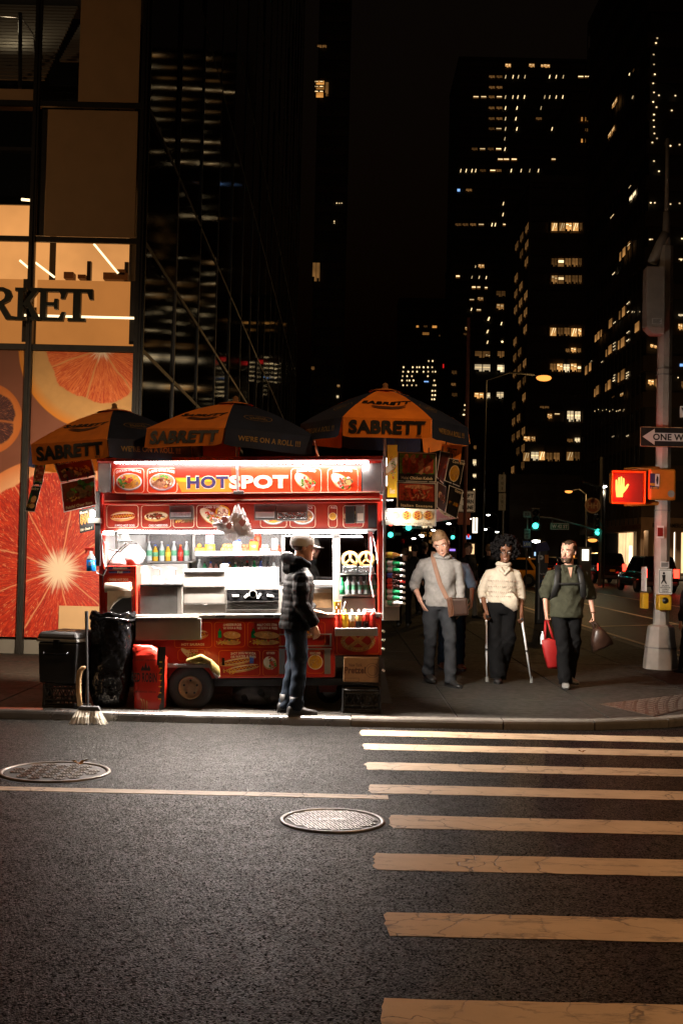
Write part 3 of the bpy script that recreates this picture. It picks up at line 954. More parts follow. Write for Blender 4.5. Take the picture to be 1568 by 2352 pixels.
def tower(name, label, X0, X1, Y0, Y1, H, m, floor=3.9, pier=6.0, base=0.0, cat='tower', bandm='tower_brown'):
    t = thing(name, label, cat, ((X0 + X1) / 2, Y0, base))
    MB(m).box((X0, Y0 + .35, base), (X1, Y1, H)).build('wall', t)
    n = int((H - base) / floor)
    for k in range(n + 1):
        z = base + k * floor
        MB(bandm).box((X0, Y0 + .05, z), (X1, Y0 + .34, min(H, z + floor * .34))).build('floor_band', t)
    k = max(2, int((X1 - X0) / pier))
    for i in range(k + 1):
        x = X0 + (X1 - X0) * i / k
        MB(m).box((x - .22, Y0 - .02, base), (x + .22, Y0 + .04, H)).build('pier', t)
    MB(m).box((X0 - .2, Y0 - .1, H), (X1 + .2, Y1, H + 1.2)).build('parapet', t)
    return t
Z2 = lambda x, y: ((1700 + x / 1.521) / 1.7417, (100 + y / 1.521) / 1.7417)
Z3 = lambda x, y: ((1500 + x / 1.568) / 1.7417, (1200 + y / 1.568) / 1.7417)
Z4 = lambda x, y: ((2300 + x / 2.768) / 1.7417, (900 + y / 2.768) / 1.7417)
Z5 = lambda x, y: ((500 + x / 1.518) / 1.7417, (100 + y / 1.518) / 1.7417)
Z6 = lambda x, y: ((2100 + x / 1.96) / 1.7417, (1600 + y / 1.96) / 1.7417)
def lit(par, conv, sc, Y, lst):
    for (x, y, w_, h_, k) in lst:
        p = P(*conv(x, y), Y - .06)
        q = Y / F / (sc * 1.7417)
        window(par, p, w_ * q, h_ * q, k)
# far wide tower up the avenue
YT = 450
xa, xb = P(1045, 600, YT).x, P(1385, 600, YT).x
t1 = tower('office_tower', 'widest dark office tower far up the avenue with scattered lit windows', xa, xb, YT, YT + 40, P(1200, 140, YT).z, 'tower_dark', 3.9, 7.3)
L = [(503, 247, 36, 26, 'full'), (647, 247, 36, 26, 'full'), (738, 250, 40, 24, 'full'), (710, 249, 15, 20, 'full')]
for y, dims, strips, gl in ((315, (405, 450), (945, 985, 1020), (488, 533, 565, 605, 755, 795, 838)), (380, (405, 450), (), ()), (438, (403,), (308, 355, 450, 882), (487, 532, 562, 602, 725, 755, 795, 835)),
                            (505, (403, 450), (), (487, 557, 703, 833)), (570, (403, 450, 690), (), (487, 550)), (632, (403,), (447,), (487, 556, 770)), (692, (), (), (483,)), (755, (300, 398), (348, 446), (484,)),
                            (818, (), (457, 493, 540, 783), ()), (886, (445, 350), (410,), (215, 248, 283, 306, 522, 582, 634, 687)), (1005, (265,), (), ()), (1087, (), (), (474, 577)), (1153, (), (), (472,)),
                            (1215, (200, 243, 290), (340, 488), (405, 425, 550, 570))):
    L += [(x, y, 38, 18, 'dim') for x in dims] + [(x, y, 36, 18, 'strip') for x in strips] + [(x, y, 20, 24, 'glint') for x in gl]
L.append((203, 1005, 18, 18, 'blue'))
lit(t1, Z2, 1.521, YT, L)
# brown tower in front of it at the right
YT = 330
xa, xb = P(1310, 400, YT).x, P(1420, 400, YT).x
t2 = tower('brown_tower', 'narrow brown tower with three dim orange windows overlapping the widest tower', xa, xb, YT, YT + 25, P(1360, 210, YT).z, 'tower_brown', 3.9, 5)
lit(t2, Z2, 1.521, YT, [(952, 573, 10, 28, 'orange'), (981, 573, 18, 28, 'orange'), (1055, 574, 18, 26, 'orange'), (980, 640, 18, 24, 'dim'), (952, 704, 10, 26, 'orange'), (981, 704, 18, 28, 'orange')])
# middle tower
YT = 300
xa, xb = P(1035, 800, YT).x, P(1203, 800, YT).x
t3 = tower('middle_tower', 'office block with bright stacked window bands left of the street lamp glow', xa, xb, YT, YT + 20, P(1100, 600, YT).z, 'tower_dark', 3.2, 5.0)
lit(t3, Z2, 1.521, YT, [(340, 1468, 38, 26, 'full'), (305, 1470, 14, 16, 'glint'), (525, 1473, 14, 14, 'dot'), (567, 1473, 14, 14, 'dot'), (198, 1530, 26, 22, 'strip'), (283, 1535, 18, 20, 'glint'), (327, 1535, 18, 20, 'glint'), (370, 1537, 18, 20, 'glint'), (580, 1542, 20, 24, 'glint'),
                      (295, 1597, 26, 22, 'strip'), (325, 1597, 22, 22, 'strip'), (370, 1600, 18, 20, 'strip'), (548, 1636, 60, 44, 'full'), (584, 1638, 12, 40, 'full'), (460, 1636, 60, 40, 'dim'), (283, 1672, 30, 14, 'strip'), (335, 1667, 36, 24, 'full'),
                      (455, 1715, 46, 40, 'full'), (520, 1716, 50, 40, 'strip'), (566, 1716, 38, 40, 'dim'), (280, 1730, 20, 20, 'glint'), (325, 1735, 30, 20, 'strip')])
lit(t3, Z3, 1.568, YT, [(710, 118, 36, 26, 'glint'), (790, 148, 24, 22, 'glint'), (877, 122, 36, 26, 'glint'), (880, 163, 70, 34, 'bright'), (703, 198, 34, 24, 'glint'), (870, 200, 30, 22, 'glint'), (703, 265, 26, 22, 'glint'), (796, 262, 20, 18, 'dot'), (840, 262, 22, 20, 'dot'), (885, 268, 60, 34, 'dim'),
                      (672, 342, 100, 46, 'dim'), (706, 352, 34, 26, 'full'), (790, 342, 50, 46, 'dim'), (830, 355, 36, 26, 'orange'), (865, 362, 40, 24, 'strip'), (901, 372, 20, 14, 'dot'), (672, 426, 104, 50, 'bright'), (800, 430, 74, 50, 'bright'), (854, 437, 30, 30, 'full'), (892, 432, 38, 40, 'dim'),
                      (650, 600, 60, 40, 'full'), (703, 600, 34, 40, 'bright'), (785, 598, 50, 46, 'bright'), (845, 598, 62, 44, 'full'), (575, 180, 26, 24, 'full'), (567, 214, 30, 16, 'dim'), (497, 595, 36, 26, 'dim'), (490, 530, 30, 20, 'dim'), (495, 455, 34, 26, 'dim'),
                      (562, 660, 16, 14, 'dot'), (560, 690, 18, 14, 'dot'), (555, 720, 22, 14, 'dot'), (622, 1020, 22, 44, 'bright'), (622, 1103, 22, 26, 'bright'), (620, 1190, 16, 12, 'dot'), (625, 925, 18, 26, 'dim')])
# lower white-dotted block far away
YT = 620
xa, xb = P(912, 900, YT).x, P(1034, 900, YT).x
t4 = tower('distant_block', 'farthest low block dotted with small white window lights above the right umbrella', xa, xb, YT, YT + 20, P(970, 690, YT).z, 'tower_dark', 4, 6)
L = []
for y, xs_ in ((383, (335, 360)), (422, (178, 235, 262, 277, 303, 330, 357)), (450, (175, 207, 235, 262, 303, 332, 360, 377)), (478, (172, 200, 230, 330)), (505, (168, 200, 215, 240, 370)), (535, (175, 200, 230, 257, 365, 377)), (570, (358, 375)), (597, (358, 375)), (623, (355, 370)), (385, (512,)), (415, (550,)), (560, (540,))):
    L += [(x, y, 14, 16, 'dot') for x in xs_]
L += [(445, 415, 46, 28, 'red'), (320, 512, 30, 8, 'blue'), (265, 166, 16, 14, 'orange'), (315, 166, 26, 14, 'dim'), (372, 168, 30, 16, 'orange'), (317, 211, 44, 18, 'orange'), (403, 224, 10, 12, 'dim')]
lit(t4, Z3, 1.568, YT, L)
# office block with frontal windows, right of centre
YT = 200
xa, xb = P(1258, 900, YT).x, P(1342, 900, YT).x
t5 = tower('office_block', 'dark office block with rows of tall lit windows right of the amber street lamp', P(1205, 1200, YT).x, xb, YT, YT + 30, P(1300, 420, YT).z, 'tower_wall', 2.9, 3.2)
L = []
for x, k in ((785, 'diag'), (832, 'diag'), (872, 'full'), (913, 'diag'), (945, 'dim')): L.append((x, 1229, 38 if x < 940 else 18, 56, k))
for x, k in ((785, 'dim'), (825, 'strip'), (868, 'dim'), (910, 'dim'), (942, 'dim')): L.append((x, 1445, 38 if x < 940 else 18, 58, k)); L.append((x, 1549, 38 if x < 940 else 18, 58, k if x != 785 else 'full'))
lit(t5, Z2, 1.521, YT, L)
lit(t5, Z3, 1.568, YT, [(1115, 200, 40, 58, 'diag'), (1160, 200, 38, 58, 'dim'), (1202, 200, 38, 58, 'dim'), (1246, 203, 40, 58, 'diag'), (1281, 203, 20, 56, 'full'), (1205, 317, 26, 26, 'dim'), (1242, 315, 34, 34, 'full'), (1277, 317, 24, 30, 'dim'),
                      (1115, 424, 40, 56, 'dim'), (1156, 424, 38, 56, 'full'), (1198, 428, 40, 56, 'bright'), (1243, 424, 40, 56, 'full'), (1278, 430, 24, 50, 'strip'), (1060, 673, 60, 16, 'dim'), (1093, 730, 30, 36, 'full'), (1140, 716, 36, 14, 'strip'), (1222, 730, 42, 76, 'bright'), (1268, 730, 36, 70, 'bright'),
                      (950, 871, 42, 34, 'full'), (990, 872, 26, 34, 'full'), (1220, 882, 38, 24, 'dim'), (1266, 879, 34, 32, 'bright'), (947, 984, 42, 60, 'diag'), (1000, 980, 50, 60, 'bright'), (1044, 978, 40, 60, 'diag'), (1090, 985, 40, 60, 'dim'), (1136, 985, 40, 60, 'dim'), (1220, 980, 44, 60, 'diag'), (1264, 980, 36, 60, 'dim'),
                      (985, 1112, 44, 34, 'dim'), (1035, 1113, 30, 34, 'dim'), (1074, 1115, 18, 30, 'dim'), (1146, 1126, 16, 26, 'full'), (1202, 1120, 14, 36, 'full'), (1262, 1122, 34, 26, 'dim'), (1051, 1236, 18, 52, 'bright'), (1078, 1238, 28, 52, 'bright'), (1128, 1248, 26, 30, 'bright')])
for k in range(16):                                  # its receding avenue side: dim panes
    x = t5.location.x; 
    z = 14 + k * 2.9
    for j in range(3):
        if (k * 3 + j) % 4 == 0: continue
        window(t5, V((P(1205, 1200, YT).x - .1, YT + 3 + j * 6, z)), 4, 1.6, 'dim', 'side')
# big glass block on the right with receding floors
XR, YR0, YR1 = 29.0, 116.0, 146.0
def PX(dx, dy, X=XR):
    d = CM3 @ V(((dx - 784) / F, (1176 - dy) / F, -1))
    return V((0, 0, CAMZ)) + d * (X / d.x)
t6 = thing('glass_block', 'large dark glass office block at right above the lit bank storefront', 'building', (XR + 20, YR0, 0))
MB('tower_dark').box((XR + .35, YR0 + .35, 5.68), (XR + 45, YR1, 66)).build('wall', t6)
zf = [5.7 + 3.55 * k for k in range(18)]
for z in zf:
    MB('tower_brown').box((XR, YR0 + .0, z), (XR + .34, YR1, z + 1.5)).build('floor_band', t6)
    MB('tower_brown').box((XR + .345, YR0, z), (XR + 44, YR0 + .34, z + 1.5)).build('floor_band', t6)
for k in range(16):
    y = YR0 + 1 + k * 1.9
    MB('tower_dark').box((XR - .06, y, 5), (XR - .002, y + .2, 66)).build('fin', t6)
q = lambda p: p.y / F / (2.768 * 1.7417)
for (x, y, w_, h_, k) in ((545, 300, 40, 110, 'plain'), (505, 350, 25, 110, 'plain'), (600, 230, 30, 100, 'plain'), (540, 960, 40, 120, 'plain'), (497, 1000, 20, 110, 'plain'), (395, 1090, 45, 110, 'plain'), (262, 1225, 30, 100, 'plain'), (232, 1255, 25, 90, 'plain'), (292, 1200, 15, 90, 'plain'),
                          (530, 1300, 50, 120, 'plain'), (487, 1330, 20, 110, 'plain'), (390, 1380, 45, 110, 'plain'), (350, 1420, 20, 90, 'plain'), (170, 1570, 30, 110, 'plain'), (125, 1610, 30, 110, 'plain'), (530, 1660, 50, 130, 'plain'), (485, 1690, 20, 120, 'plain'), (380, 1770, 40, 120, 'plain'), (345, 1800, 20, 100, 'plain'), (250, 1830, 40, 110, 'plain'), (222, 1860, 20, 100, 'plain'), (690, 1130, 60, 120, 'plain')):
    p = PX(*Z4(x, y)); s_ = q(p)
    window(t6, p + V((-.07, 0, 0)), w_ * s_ * p.y / XR * .9, h_ * s_, k, 'side')
for (x, y, w_) in ((600, 218, 46), (592, 865, 46), (590, 963, 30), (440, 1082, 38), (590, 1188, 44), (588, 1277, 44), (438, 1310, 38), (436, 1345, 34), (438, 1380, 38), (584, 1637, 44), (584, 1667, 44), (575, 1697, 26), (440, 1664, 26), (433, 1695, 30), (433, 1725, 36), (180, 1513, 28), (302, 1517, 28), (430, 540, 40), (720, 962, 14), (638, 963, 20), (660, 965, 14), (585, 2335, 40), (425, 2343, 40)):
    p = PX(*Z4(x, y)); s_ = q(p)
    window(t6, p + V((-.07, 0, 0)), w_ * s_ * p.y / XR * .8, 18 * s_, 'bright', 'side')
L = [(845, 1340, 36, 44, 'full'), (885, 1350, 30, 40, 'full'), (950, 1376, 64, 30, 'bright'), (950, 1490, 60, 100, 'orange'), (835, 1745, 70, 70, 'full'), (905, 1760, 60, 120, 'dim'), (840, 160, 40, 20, 'strip'), (1165, 1000, 60, 30, 'bright'), (1160, 1130, 50, 80, 'full'), (1172, 1552, 40, 34, 'blue'), (1165, 380, 50, 20, 'strip'), (520, 1880, 56, 44, 'full'), (425, 1905, 50, 20, 'dim'), (950, 380, 26, 20, 'dot'), (1135, 1690, 16, 20, 'dot'), (1185, 1770, 30, 90, 'dim')]
L += [(x, 2053 + 9 * math.sin(x), 14, 14, 'dot') for x in (222, 262, 308, 350, 385, 420, 460, 500, 535, 480, 545)]
for (x, y, w_, h_, k) in L:
    p = P(*Z4(x, y), YR0 - .07) if x > 560 else PX(*Z4(x, y)) + V((-.07, 0, 0))
    s_ = q(p)
    window(t6, p, w_ * s_ * (1 if x > 560 else 3), h_ * s_, k, 'front' if x > 560 else 'side')
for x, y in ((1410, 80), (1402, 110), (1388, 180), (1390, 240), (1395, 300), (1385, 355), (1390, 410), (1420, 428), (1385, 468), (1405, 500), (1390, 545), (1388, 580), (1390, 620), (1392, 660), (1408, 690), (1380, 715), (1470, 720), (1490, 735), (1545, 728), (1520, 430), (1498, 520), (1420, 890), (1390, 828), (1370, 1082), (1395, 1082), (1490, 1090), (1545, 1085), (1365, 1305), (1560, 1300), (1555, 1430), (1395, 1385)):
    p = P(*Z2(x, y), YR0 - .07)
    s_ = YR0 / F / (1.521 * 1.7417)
    window(t6, p, 16 * s_, 14 * s_, 'dot')  # reflected string lights painted as glowing dots on the glass
for x, y, w_, h_, k in ((1155, 478, 50, 40, 'full'), (1135, 655, 64, 36, 'full'), (1265, 1042, 60, 36, 'bright'), (1248, 985, 24, 10, 'strip'), (1265, 440, 20, 24, 'dot'), (1270, 278, 14, 22, 'dim'), (1245, 300, 14, 20, 'dot'), (1140, 1165, 36, 10, 'strip')):
    p = PX(*Z2(x, y)) + V((-.07, 0, 0)); s_ = p.y / F / (1.521 * 1.7417)
    window(t6, p, w_ * s_ * 3, h_ * s_, k, 'side')  # includes reflections painted as glowing panes on the glass
# bank storefront at its foot
MB('stone_warm').box((XR + .02, YR0 + .02, 4.3), (XR + .6, YR1, 5.65)).build('fascia', t6)
MB('stone_warm').box((XR + .605, YR0 + .02, 4.3), (XR + 44, YR0 + .6, 5.65)).build('fascia', t6)
fr = frame(P(1535, 1207, YR0 - .01), (1, 0, 0), (0, 0, 1))
MB('mullion').text('BANK OF AMERICA', fr, 0, 0, .40, .02, width=3.2, off=.03).build('lettering', t6)
fr = frame(PX(1449, 1211) + V((-.01, 0, 0)), (0, -1, 0), (0, 0, 1))
MB('dark_red_curb').text('BANK OF AMERICA', fr, 0, 0, .42, .02, width=8.0, off=.03).build('lettering', t6)
for x0, x1, y0, y1, k in ((1408, 1424, 1219, 1288, 'shop_warm'), (1425, 1441, 1217, 1290, 'shop_warm')):
    a, b = PX(x0, y1), PX(x1, y0)
    MB(k).box((XR + .5, b.y, .3), (XR + .55, a.y, 4.25)).build('shop_window', t6)
a, b = PX(1434, 1288), PX(1441, 1240)
MB('shop_white').box((XR + .4, b.y, .3), (XR + .44, a.y, 2.9)).build('shop_door', t6)
for x0, x1, k in ((1484, 1497, 'shop_warm'), (1500, 1514, 'shop_white'), (1543, 1556, 'shop_white'), (1558, 1580, 'shop_warm'), (1582, 1610, 'shop_warm')):
    a, b = P(x0, 1290, YR0), P(x1, 1216, YR0)
    MB(k).box((a.x, YR0 + .5, .3), (b.x, YR0 + .55, 4.25)).build('shop_window', t6)
for x in (1463, 1480):
    a = PX(x, 1290)
    MB('stone_warm').box((XR + .02, a.y - 1.0, 0), (XR + .5, a.y + .6, 4.3)).build('column', t6)
for x in (1481, 1498, 1516, 1540, 1557):
    a = P(x, 1290, YR0)
    MB('stone_warm').box((a.x - .25, YR0 + .05, 0), (a.x + .25, YR0 + .5, 4.3)).build('column', t6)
for x0, x1 in ((1335, 1406),):
    a, b = PX(x0, 1290), PX(x1, 1290)
    MB('tower_dark').box((XR + .4, b.y, 0), (XR + .6, a.y, 4.28)).build('dark_shopfront', t6)
MB('tower_dark').box((XR + 1.2, YR0 + 1.2, 0), (XR + 44, YR1, 5.6)).build('shop_back', t6)
light('shop_light', 'AREA', (XR + 2, YR0 - 1.5, 4.0), PW['far'], (1, .7, .4), t6, (8, 1), aim=(-.3, -.6, -1))
# slim tower up the left of the avenue
YT = 240
xa, xb = P(722, 600, YT).x, P(792, 600, YT).x
t7 = tower('slim_tower', 'slim black tower at centre with one orange lit corner window near its top', xa, xb, YT, YT + 30, 118, 'tower_dark', 3.9, 2.5)
L = [(1185, 350, 52, 28, 'orange'), (1185, 380, 52, 28, 'orange'), (1182, 425, 46, 36, 'orange'), (1195, 130, 60, 20, 'dim'), (1225, 390, 20, 100, 'dim'), (1285, 1082, 12, 10, 'dot'), (1300, 1082, 12, 10, 'dot'), (1315, 1082, 12, 10, 'dot'), (1270, 1192, 12, 12, 'dot'), (1270, 1203, 12, 12, 'dot'), (1295, 2192, 18, 18, 'full'), (1290, 2258, 14, 20, 'bright'), (1160, 1500, 46, 130, 'dim'), (1140, 2085, 20, 24, 'dim')]
for y in (344, 374, 404): L += [(1163, y, 22, 12, 'strip'), (1192, y, 22, 12, 'strip')]
lit(t7, Z5, 1.518, YT, L)
# dim low buildings closing the street at the end
YT = 380
t8 = tower('street_end_block', 'dim brown low block closing the street behind the pedestrians with four orange windows', P(880, 1230, YT).x, P(1040, 1230, YT).x, YT, YT + 20, P(950, 1135, YT).z, 'tower_brown', 3.6, 4)
ZP = lambda x, y: ((1550 + x / 2.412) / 1.7417, (1950 + y / 2.412) / 1.7417)
lit(t8, ZP, 2.412, YT, [(346, 374, 28, 46, 'bright'), (373, 376, 26, 46, 'bright'), (416, 374, 32, 50, 'bright'), (346, 452, 60, 46, 'orange'), (418, 452, 36, 50, 'orange'), (150, 520, 10, 40, 'red'), (415, 525, 40, 40, 'dim')])
YT = 165
t9 = tower('side_street_wall', 'dark glazed ground floors behind the street signs on the right of the avenue', P(1172, 1230, YT).x, P(1335, 1230, YT).x, YT, YT + 5, P(1250, 1110, YT).z, 'tower_wall', 3.1, 2.6)
# ================================================================== FOOD CART
YC = 12.0
b0 = P(555, 1621, YC)
CROOT = V((b0.x, YC, KZ))
CR = Matrix.Rotation(math.radians(-1.75), 3, 'Y')
cart = thing('food_cart', 'red street food cart with lit HOTSPOT sign and stainless kitchen', 'food cart', CROOT, CR)
CMAT = wm(cart); CINV = CMAT.inverted()
sc = lambda yl=0.0: F / (YC + yl)
def CL(dx, dy, yl=0.0): return CINV @ P(dx, dy, YC + yl)
def cb(mb, x0, y0, x1, y1, yl0, yl1):
    c = CL((x0 + x1) / 2, (y0 + y1) / 2, yl0); w_ = (x1 - x0) / sc(yl0) / 2; h = (y1 - y0) / sc(yl0) / 2
    return mb.box((c.x - w_, c.y, c.z - h), (c.x + w_, c.y + yl1 - yl0, c.z + h))
def cbox(name, x0, y0, x1, y1, yl0, yl1, m, parent=None, bevel=.004, **kw):
    return cb(MB(m), x0, y0, x1, y1, yl0, yl1).build(name, parent or cart, world=False, bevel=bevel, **kw)
def cfr(cx, cy, yl, rot=0.0):
    o = CL(cx, cy, yl); k = 1 / sc(yl); c, s_ = math.cos(rot), math.sin(rot)
    return lambda u, v, off=0.0: o + V(((u * c - v * s_) * k, -off, (u * s_ + v * c) * k))
class Lay:
    "stacks flat print layers so that no two lie in one plane"
    def __init__(s, st=.0004): s.k = .0012; s.st = st
    def __call__(s): s.k += s.st; return s.k
def disc(mb, fr, x, y, rx, ry, off, n=18, wob=0.0, rot=0.0, rnd=random):
    pts = []
    for k in range(n):
        a = 2 * PI * k / n; r = 1 + (rnd.uniform(-wob, wob) if wob else 0)
        u, v_ = math.cos(a) * rx * r, math.sin(a) * ry * r
        pts.append(fr(x + u * math.cos(rot) - v_ * math.sin(rot), y + u * math.sin(rot) + v_ * math.cos(rot), off))
    mb.poly(pts)
def rect(mb, fr, x0, y0, x1, y1, off): mb.poly([fr(x0, y0, off), fr(x1, y0, off), fr(x1, y1, off), fr(x0, y1, off)])
def rring(mb, fr, cx, cy, w_, h, r, lw, off, n=5):
    def loop(e):
        out = []
        for sx, sy, a0 in ((1, 1, 0), (-1, 1, 90), (-1, -1, 180), (1, -1, 270)):
            for k in range(n):
                a = math.radians(a0 + 90 * k / (n - 1))
                out.append(fr(cx + sx * (w_ / 2 - r) + math.cos(a) * (r + e), cy + sy * (h / 2 - r) + math.sin(a) * (r + e), off))
        return out
    a, b = loop(0), loop(-lw)
    m = len(a)
    mb.add(a + b, [(i, (i + 1) % m, m + (i + 1) % m, m + i) for i in range(m)], False)
def clump(mb, fr, x, y, rx, ry, n, s, L, ms, seed=0, asp=.7):
    r = random.Random(seed + n)
    for k in range(n):
        a = r.uniform(0, 2 * PI); q = math.sqrt(r.random())
        mb.use(r.choice(ms))
        disc(mb, fr, x + math.cos(a) * q * rx, y + math.sin(a) * q * ry, s * r.uniform(.6, 1.2), s * asp * r.uniform(.6, 1.2), L(), 8, .22, r.uniform(0, 3), r)
def food(mb, fr, kind, w_, h, seed=0):
    "printed food picture centred on the frame; w_ x h in frame units"
    L = Lay(); s = min(w_, h)
    if kind in ('rice', 'lamb'):
        mb.use('grey'); disc(mb, fr, 0, -h * .05, w_ * .46, h * .40, L(), 24)
        mb.use('white'); disc(mb, fr, 0, 0, w_ * .46, h * .40, L(), 24)
        mb.use('rice' if kind == 'rice' else 'meat'); disc(mb, fr, 0, .01 * h, w_ * .42, h * .35, L(), 24, .04)
        if kind == 'rice':
            clump(mb, fr, w_ * .14, .02 * h, w_ * .22, h * .22, 26, s * .07, L, ['rice', 'mustard', 'meat'], seed)
            clump(mb, fr, -w_ * .22, .0, w_ * .16, h * .26, 24, s * .08, L, ['salad', 'salad', 'tomato', 'onion'], seed)
            clump(mb, fr, w_ * .05, h * .05, w_ * .05, h * .1, 4, s * .09, L, ['tomato'], seed)
        else:
            clump(mb, fr, 0, -.02 * h, w_ * .34, h * .26, 46, s * .085, L, ['meat', 'meat', 'cream', 'kebab', 'rice'], seed, .45)
            clump(mb, fr, w_ * .1, h * .24, w_ * .14, h * .07, 9, s * .07, L, ['salad'], seed)
            clump(mb, fr, -w_ * .3, h * .12, w_ * .06, h * .08, 4, s * .08, L, ['mustard', 'salad'], seed)
    elif kind in ('gyro', 'falgyro', 'lambgyro'):
        mb.use('bun'); disc(mb, fr, -w_ * .06, 0, w_ * .42, h * .30, L(), 20, .03, -.7)
        mb.use('cream'); disc(mb, fr, -w_ * .10, h * .04, w_ * .38, h * .25, L(), 20, .03, -.7)
        clump(mb, fr, w_ * .08, -.04 * h, w_ * .24, h * .26, 26, s * .09, L, ['salad', 'salad', 'salad', 'tomato', 'onion'], seed)
        clump(mb, fr, w_ * .10, -.06 * h, w_ * .16, h * .2, 16, s * .08, L, ['meat', 'bun', 'tomato'], seed)
        if kind == 'falgyro': clump(mb, fr, w_ * .24, -.04 * h, w_ * .14, h * .1, 5, s * .15, L, ['falafel', 'bun'], seed, 1)
        clump(mb, fr, -w_ * .1, h * .2, w_ * .12, h * .08, 6, s * .07, L, ['onion', 'tomato'], seed)
    elif kind in ('burger', 'philly'):
        mb.use('bottle_green'); rect(mb, fr, -w_ * .40, -h * .05, -w_ * .27, h * .26, L()); rect(mb, fr, -w_ * .36, h * .26, -w_ * .31, h * .38, L())
        k = .30 if kind == 'burger' else .40
        mb.use('bun'); disc(mb, fr, w_ * .08, -h * .26, w_ * k, h * .12, L(), 18)
        clump(mb, fr, w_ * .08, -h * .10, w_ * k * .95, h * .07, 16, s * .09, L, ['salad', 'tomato', 'kebab', 'mustard'], seed, .6)
        mb.use('kebab'); disc(mb, fr, w_ * .08, -h * .06, w_ * k * .96, h * .08, L(), 18)
        mb.use('bun'); disc(mb, fr, w_ * .08, h * .08, w_ * k, h * .17, L(), 18, 0, -.06)
        clump(mb, fr, w_ * .08, h * .12, w_ * .2, h * .06, 12, s * .018, L, ['cream'], seed)
        clump(mb, fr, -w_ * .27, -h * .25, w_ * .17, h * .10, 22, s * .075, L, ['fries', 'mustard', 'bun'], seed, .3)
    elif kind in ('hotdog', 'chili', 'hotdogs'):
        for q, (ox, oy, a) in enumerate(((0, 0, .06),) if kind != 'hotdogs' else ((-.08, .16, .16), (.08, -.14, .16))):
            hh = h if kind != 'hotdogs' else h * .62
            mb.use('bun'); disc(mb, fr, ox * w_, oy * h, w_ * .42, hh * .26, L(), 22, 0, a)
            mb.use('cream'); disc(mb, fr, ox * w_, oy * h + hh * .03, w_ * .40, hh * .17, L(), 22, 0, a)
            if kind == 'chili': clump(mb, fr, ox * w_, oy * h, w_ * .34, hh * .13, 40, s * .07, L, ['kebab', 'falafel', 'sausage'], seed)
            else:
                mb.use('sausage'); disc(mb, fr, ox * w_, oy * h + hh * .02, w_ * .43, hh * .12, L(), 22, 0, a)
                mb.use('mustard'); o = L()
                z = [(ox * w_ + w_ * (-.34 + .68 * i / 16), oy * h + hh * .02 + a * w_ * (-.34 + .68 * i / 16) + (hh * .07 if i % 2 else -hh * .07)) for i in range(17)]
                for (ax, ay), (bx, by) in zip(z[:-1], z[1:]):
                    mb.poly([fr(ax, ay - hh * .03, o), fr(bx, by - hh * .03, o), fr(bx, by + hh * .03, o), fr(ax, ay + hh * .03, o)]); o += .0002
        if kind == 'hotdogs':
            mb.use('label_blue'); rect(mb, fr, w_ * .26, h * .08, w_ * .36, h * .4, L())
            mb.use('bottle_dark'); rect(mb, fr, -w_ * .44, h * .0, -w_ * .37, h * .34, L())
            clump(mb, fr, -w_ * .24, -h * .26, w_ * .18, h * .12, 24, s * .07, L, ['fries', 'mustard'], seed, .3)
    elif kind == 'friesplate':
        mb.use('cream'); disc(mb, fr, 0, 0, s * .44, s * .44, L(), 24)
        mb.use('mustard'); disc(mb, fr, 0, 0, s * .39, s * .39, L(), 24)
        clump(mb, fr, 0, 0, s * .3, s * .3, 46, s * .13, L, ['fries', 'bun', 'mustard'], seed, .22)
    elif kind == 'pretzel':
        for (x, y, rx, ry, a) in ((-.16, 0, .26, .36, .2), (.16, 0, .26, .36, -.2)):
            pass
        mb.use('bun')
        def band(pts, wd):
            o = L()
            for (ax, ay), (bx, by) in zip(pts[:-1], pts[1:]):
                dx, dy = bx - ax, by - ay; l = math.hypot(dx, dy) or 1; nx, ny = -dy / l * wd, dx / l * wd
                mb.poly([fr(ax - nx, ay - ny, o), fr(bx - nx, by - ny, o), fr(bx + nx, by + ny, o), fr(ax + nx, ay + ny, o)]); o += .0001
        band([(w_ * .38 * math.cos(t), h * .36 * math.sin(t)) for t in [math.radians(a) for a in range(-235, 60, 12)]], s * .09)
        band([(-w_ * .22, h * .33), (0, 0), (w_ * .24, -h * .28)], s * .08); band([(w_ * .22, h * .33), (0, 0), (-w_ * .24, -h * .28)], s * .08)
        r = random.Random(seed)
        mb.use('white')
        for k in range(50):
            t = r.uniform(-4.1, 1); q = r.uniform(.9, 1.08)
            disc(mb, fr, w_ * .38 * math.cos(t) * q, h * .36 * math.sin(t) * q, s * .014, s * .012, L(), 6)
    elif kind == 'kebab':
        mb.use('salad'); rect(mb, fr, -w_ * .48, -h * .4, w_ * .48, h * .48, L())
        mb.use('sausage'); rect(mb, fr, -w_ * .40, -h * .36, w_ * .46, h * .30, L())
        r = random.Random(seed)
        for i in range(4):
            for j in range(5):
                mb.use(r.choice(['kebab', 'kebab', 'meat']))
                disc(mb, fr, w_ * (-.30 + .2 * i + r.uniform(-.02, .02)), h * (-.30 + .16 * j), w_ * .095, h * .10, L(), 10, .15, r.uniform(0, 3), r)
    elif kind == 'sausage':
        mb.use('sausage'); rect(mb, fr, -w_ * .48, -h * .36, w_ * .48, h * .48, L())
        mb.use('meat'); disc(mb, fr, w_ * .05, h * .32, w_ * .38, h * .12, L(), 14, .1)
        clump(mb, fr, 0, h * .02, w_ * .42, h * .30, 60, s * .12, L, ['sausage', 'tomato', 'kebab', 'sausage', 'meat'], seed, .35)
    elif kind == 'nuggets':
        mb.use('red_dark'); rect(mb, fr, -w_ * .48, -h * .48, w_ * .48, h * .48, L())
        mb.use('bottle_dark'); disc(mb, fr, -w_ * .28, h * .18, w_ * .14, h * .10, L(), 12)
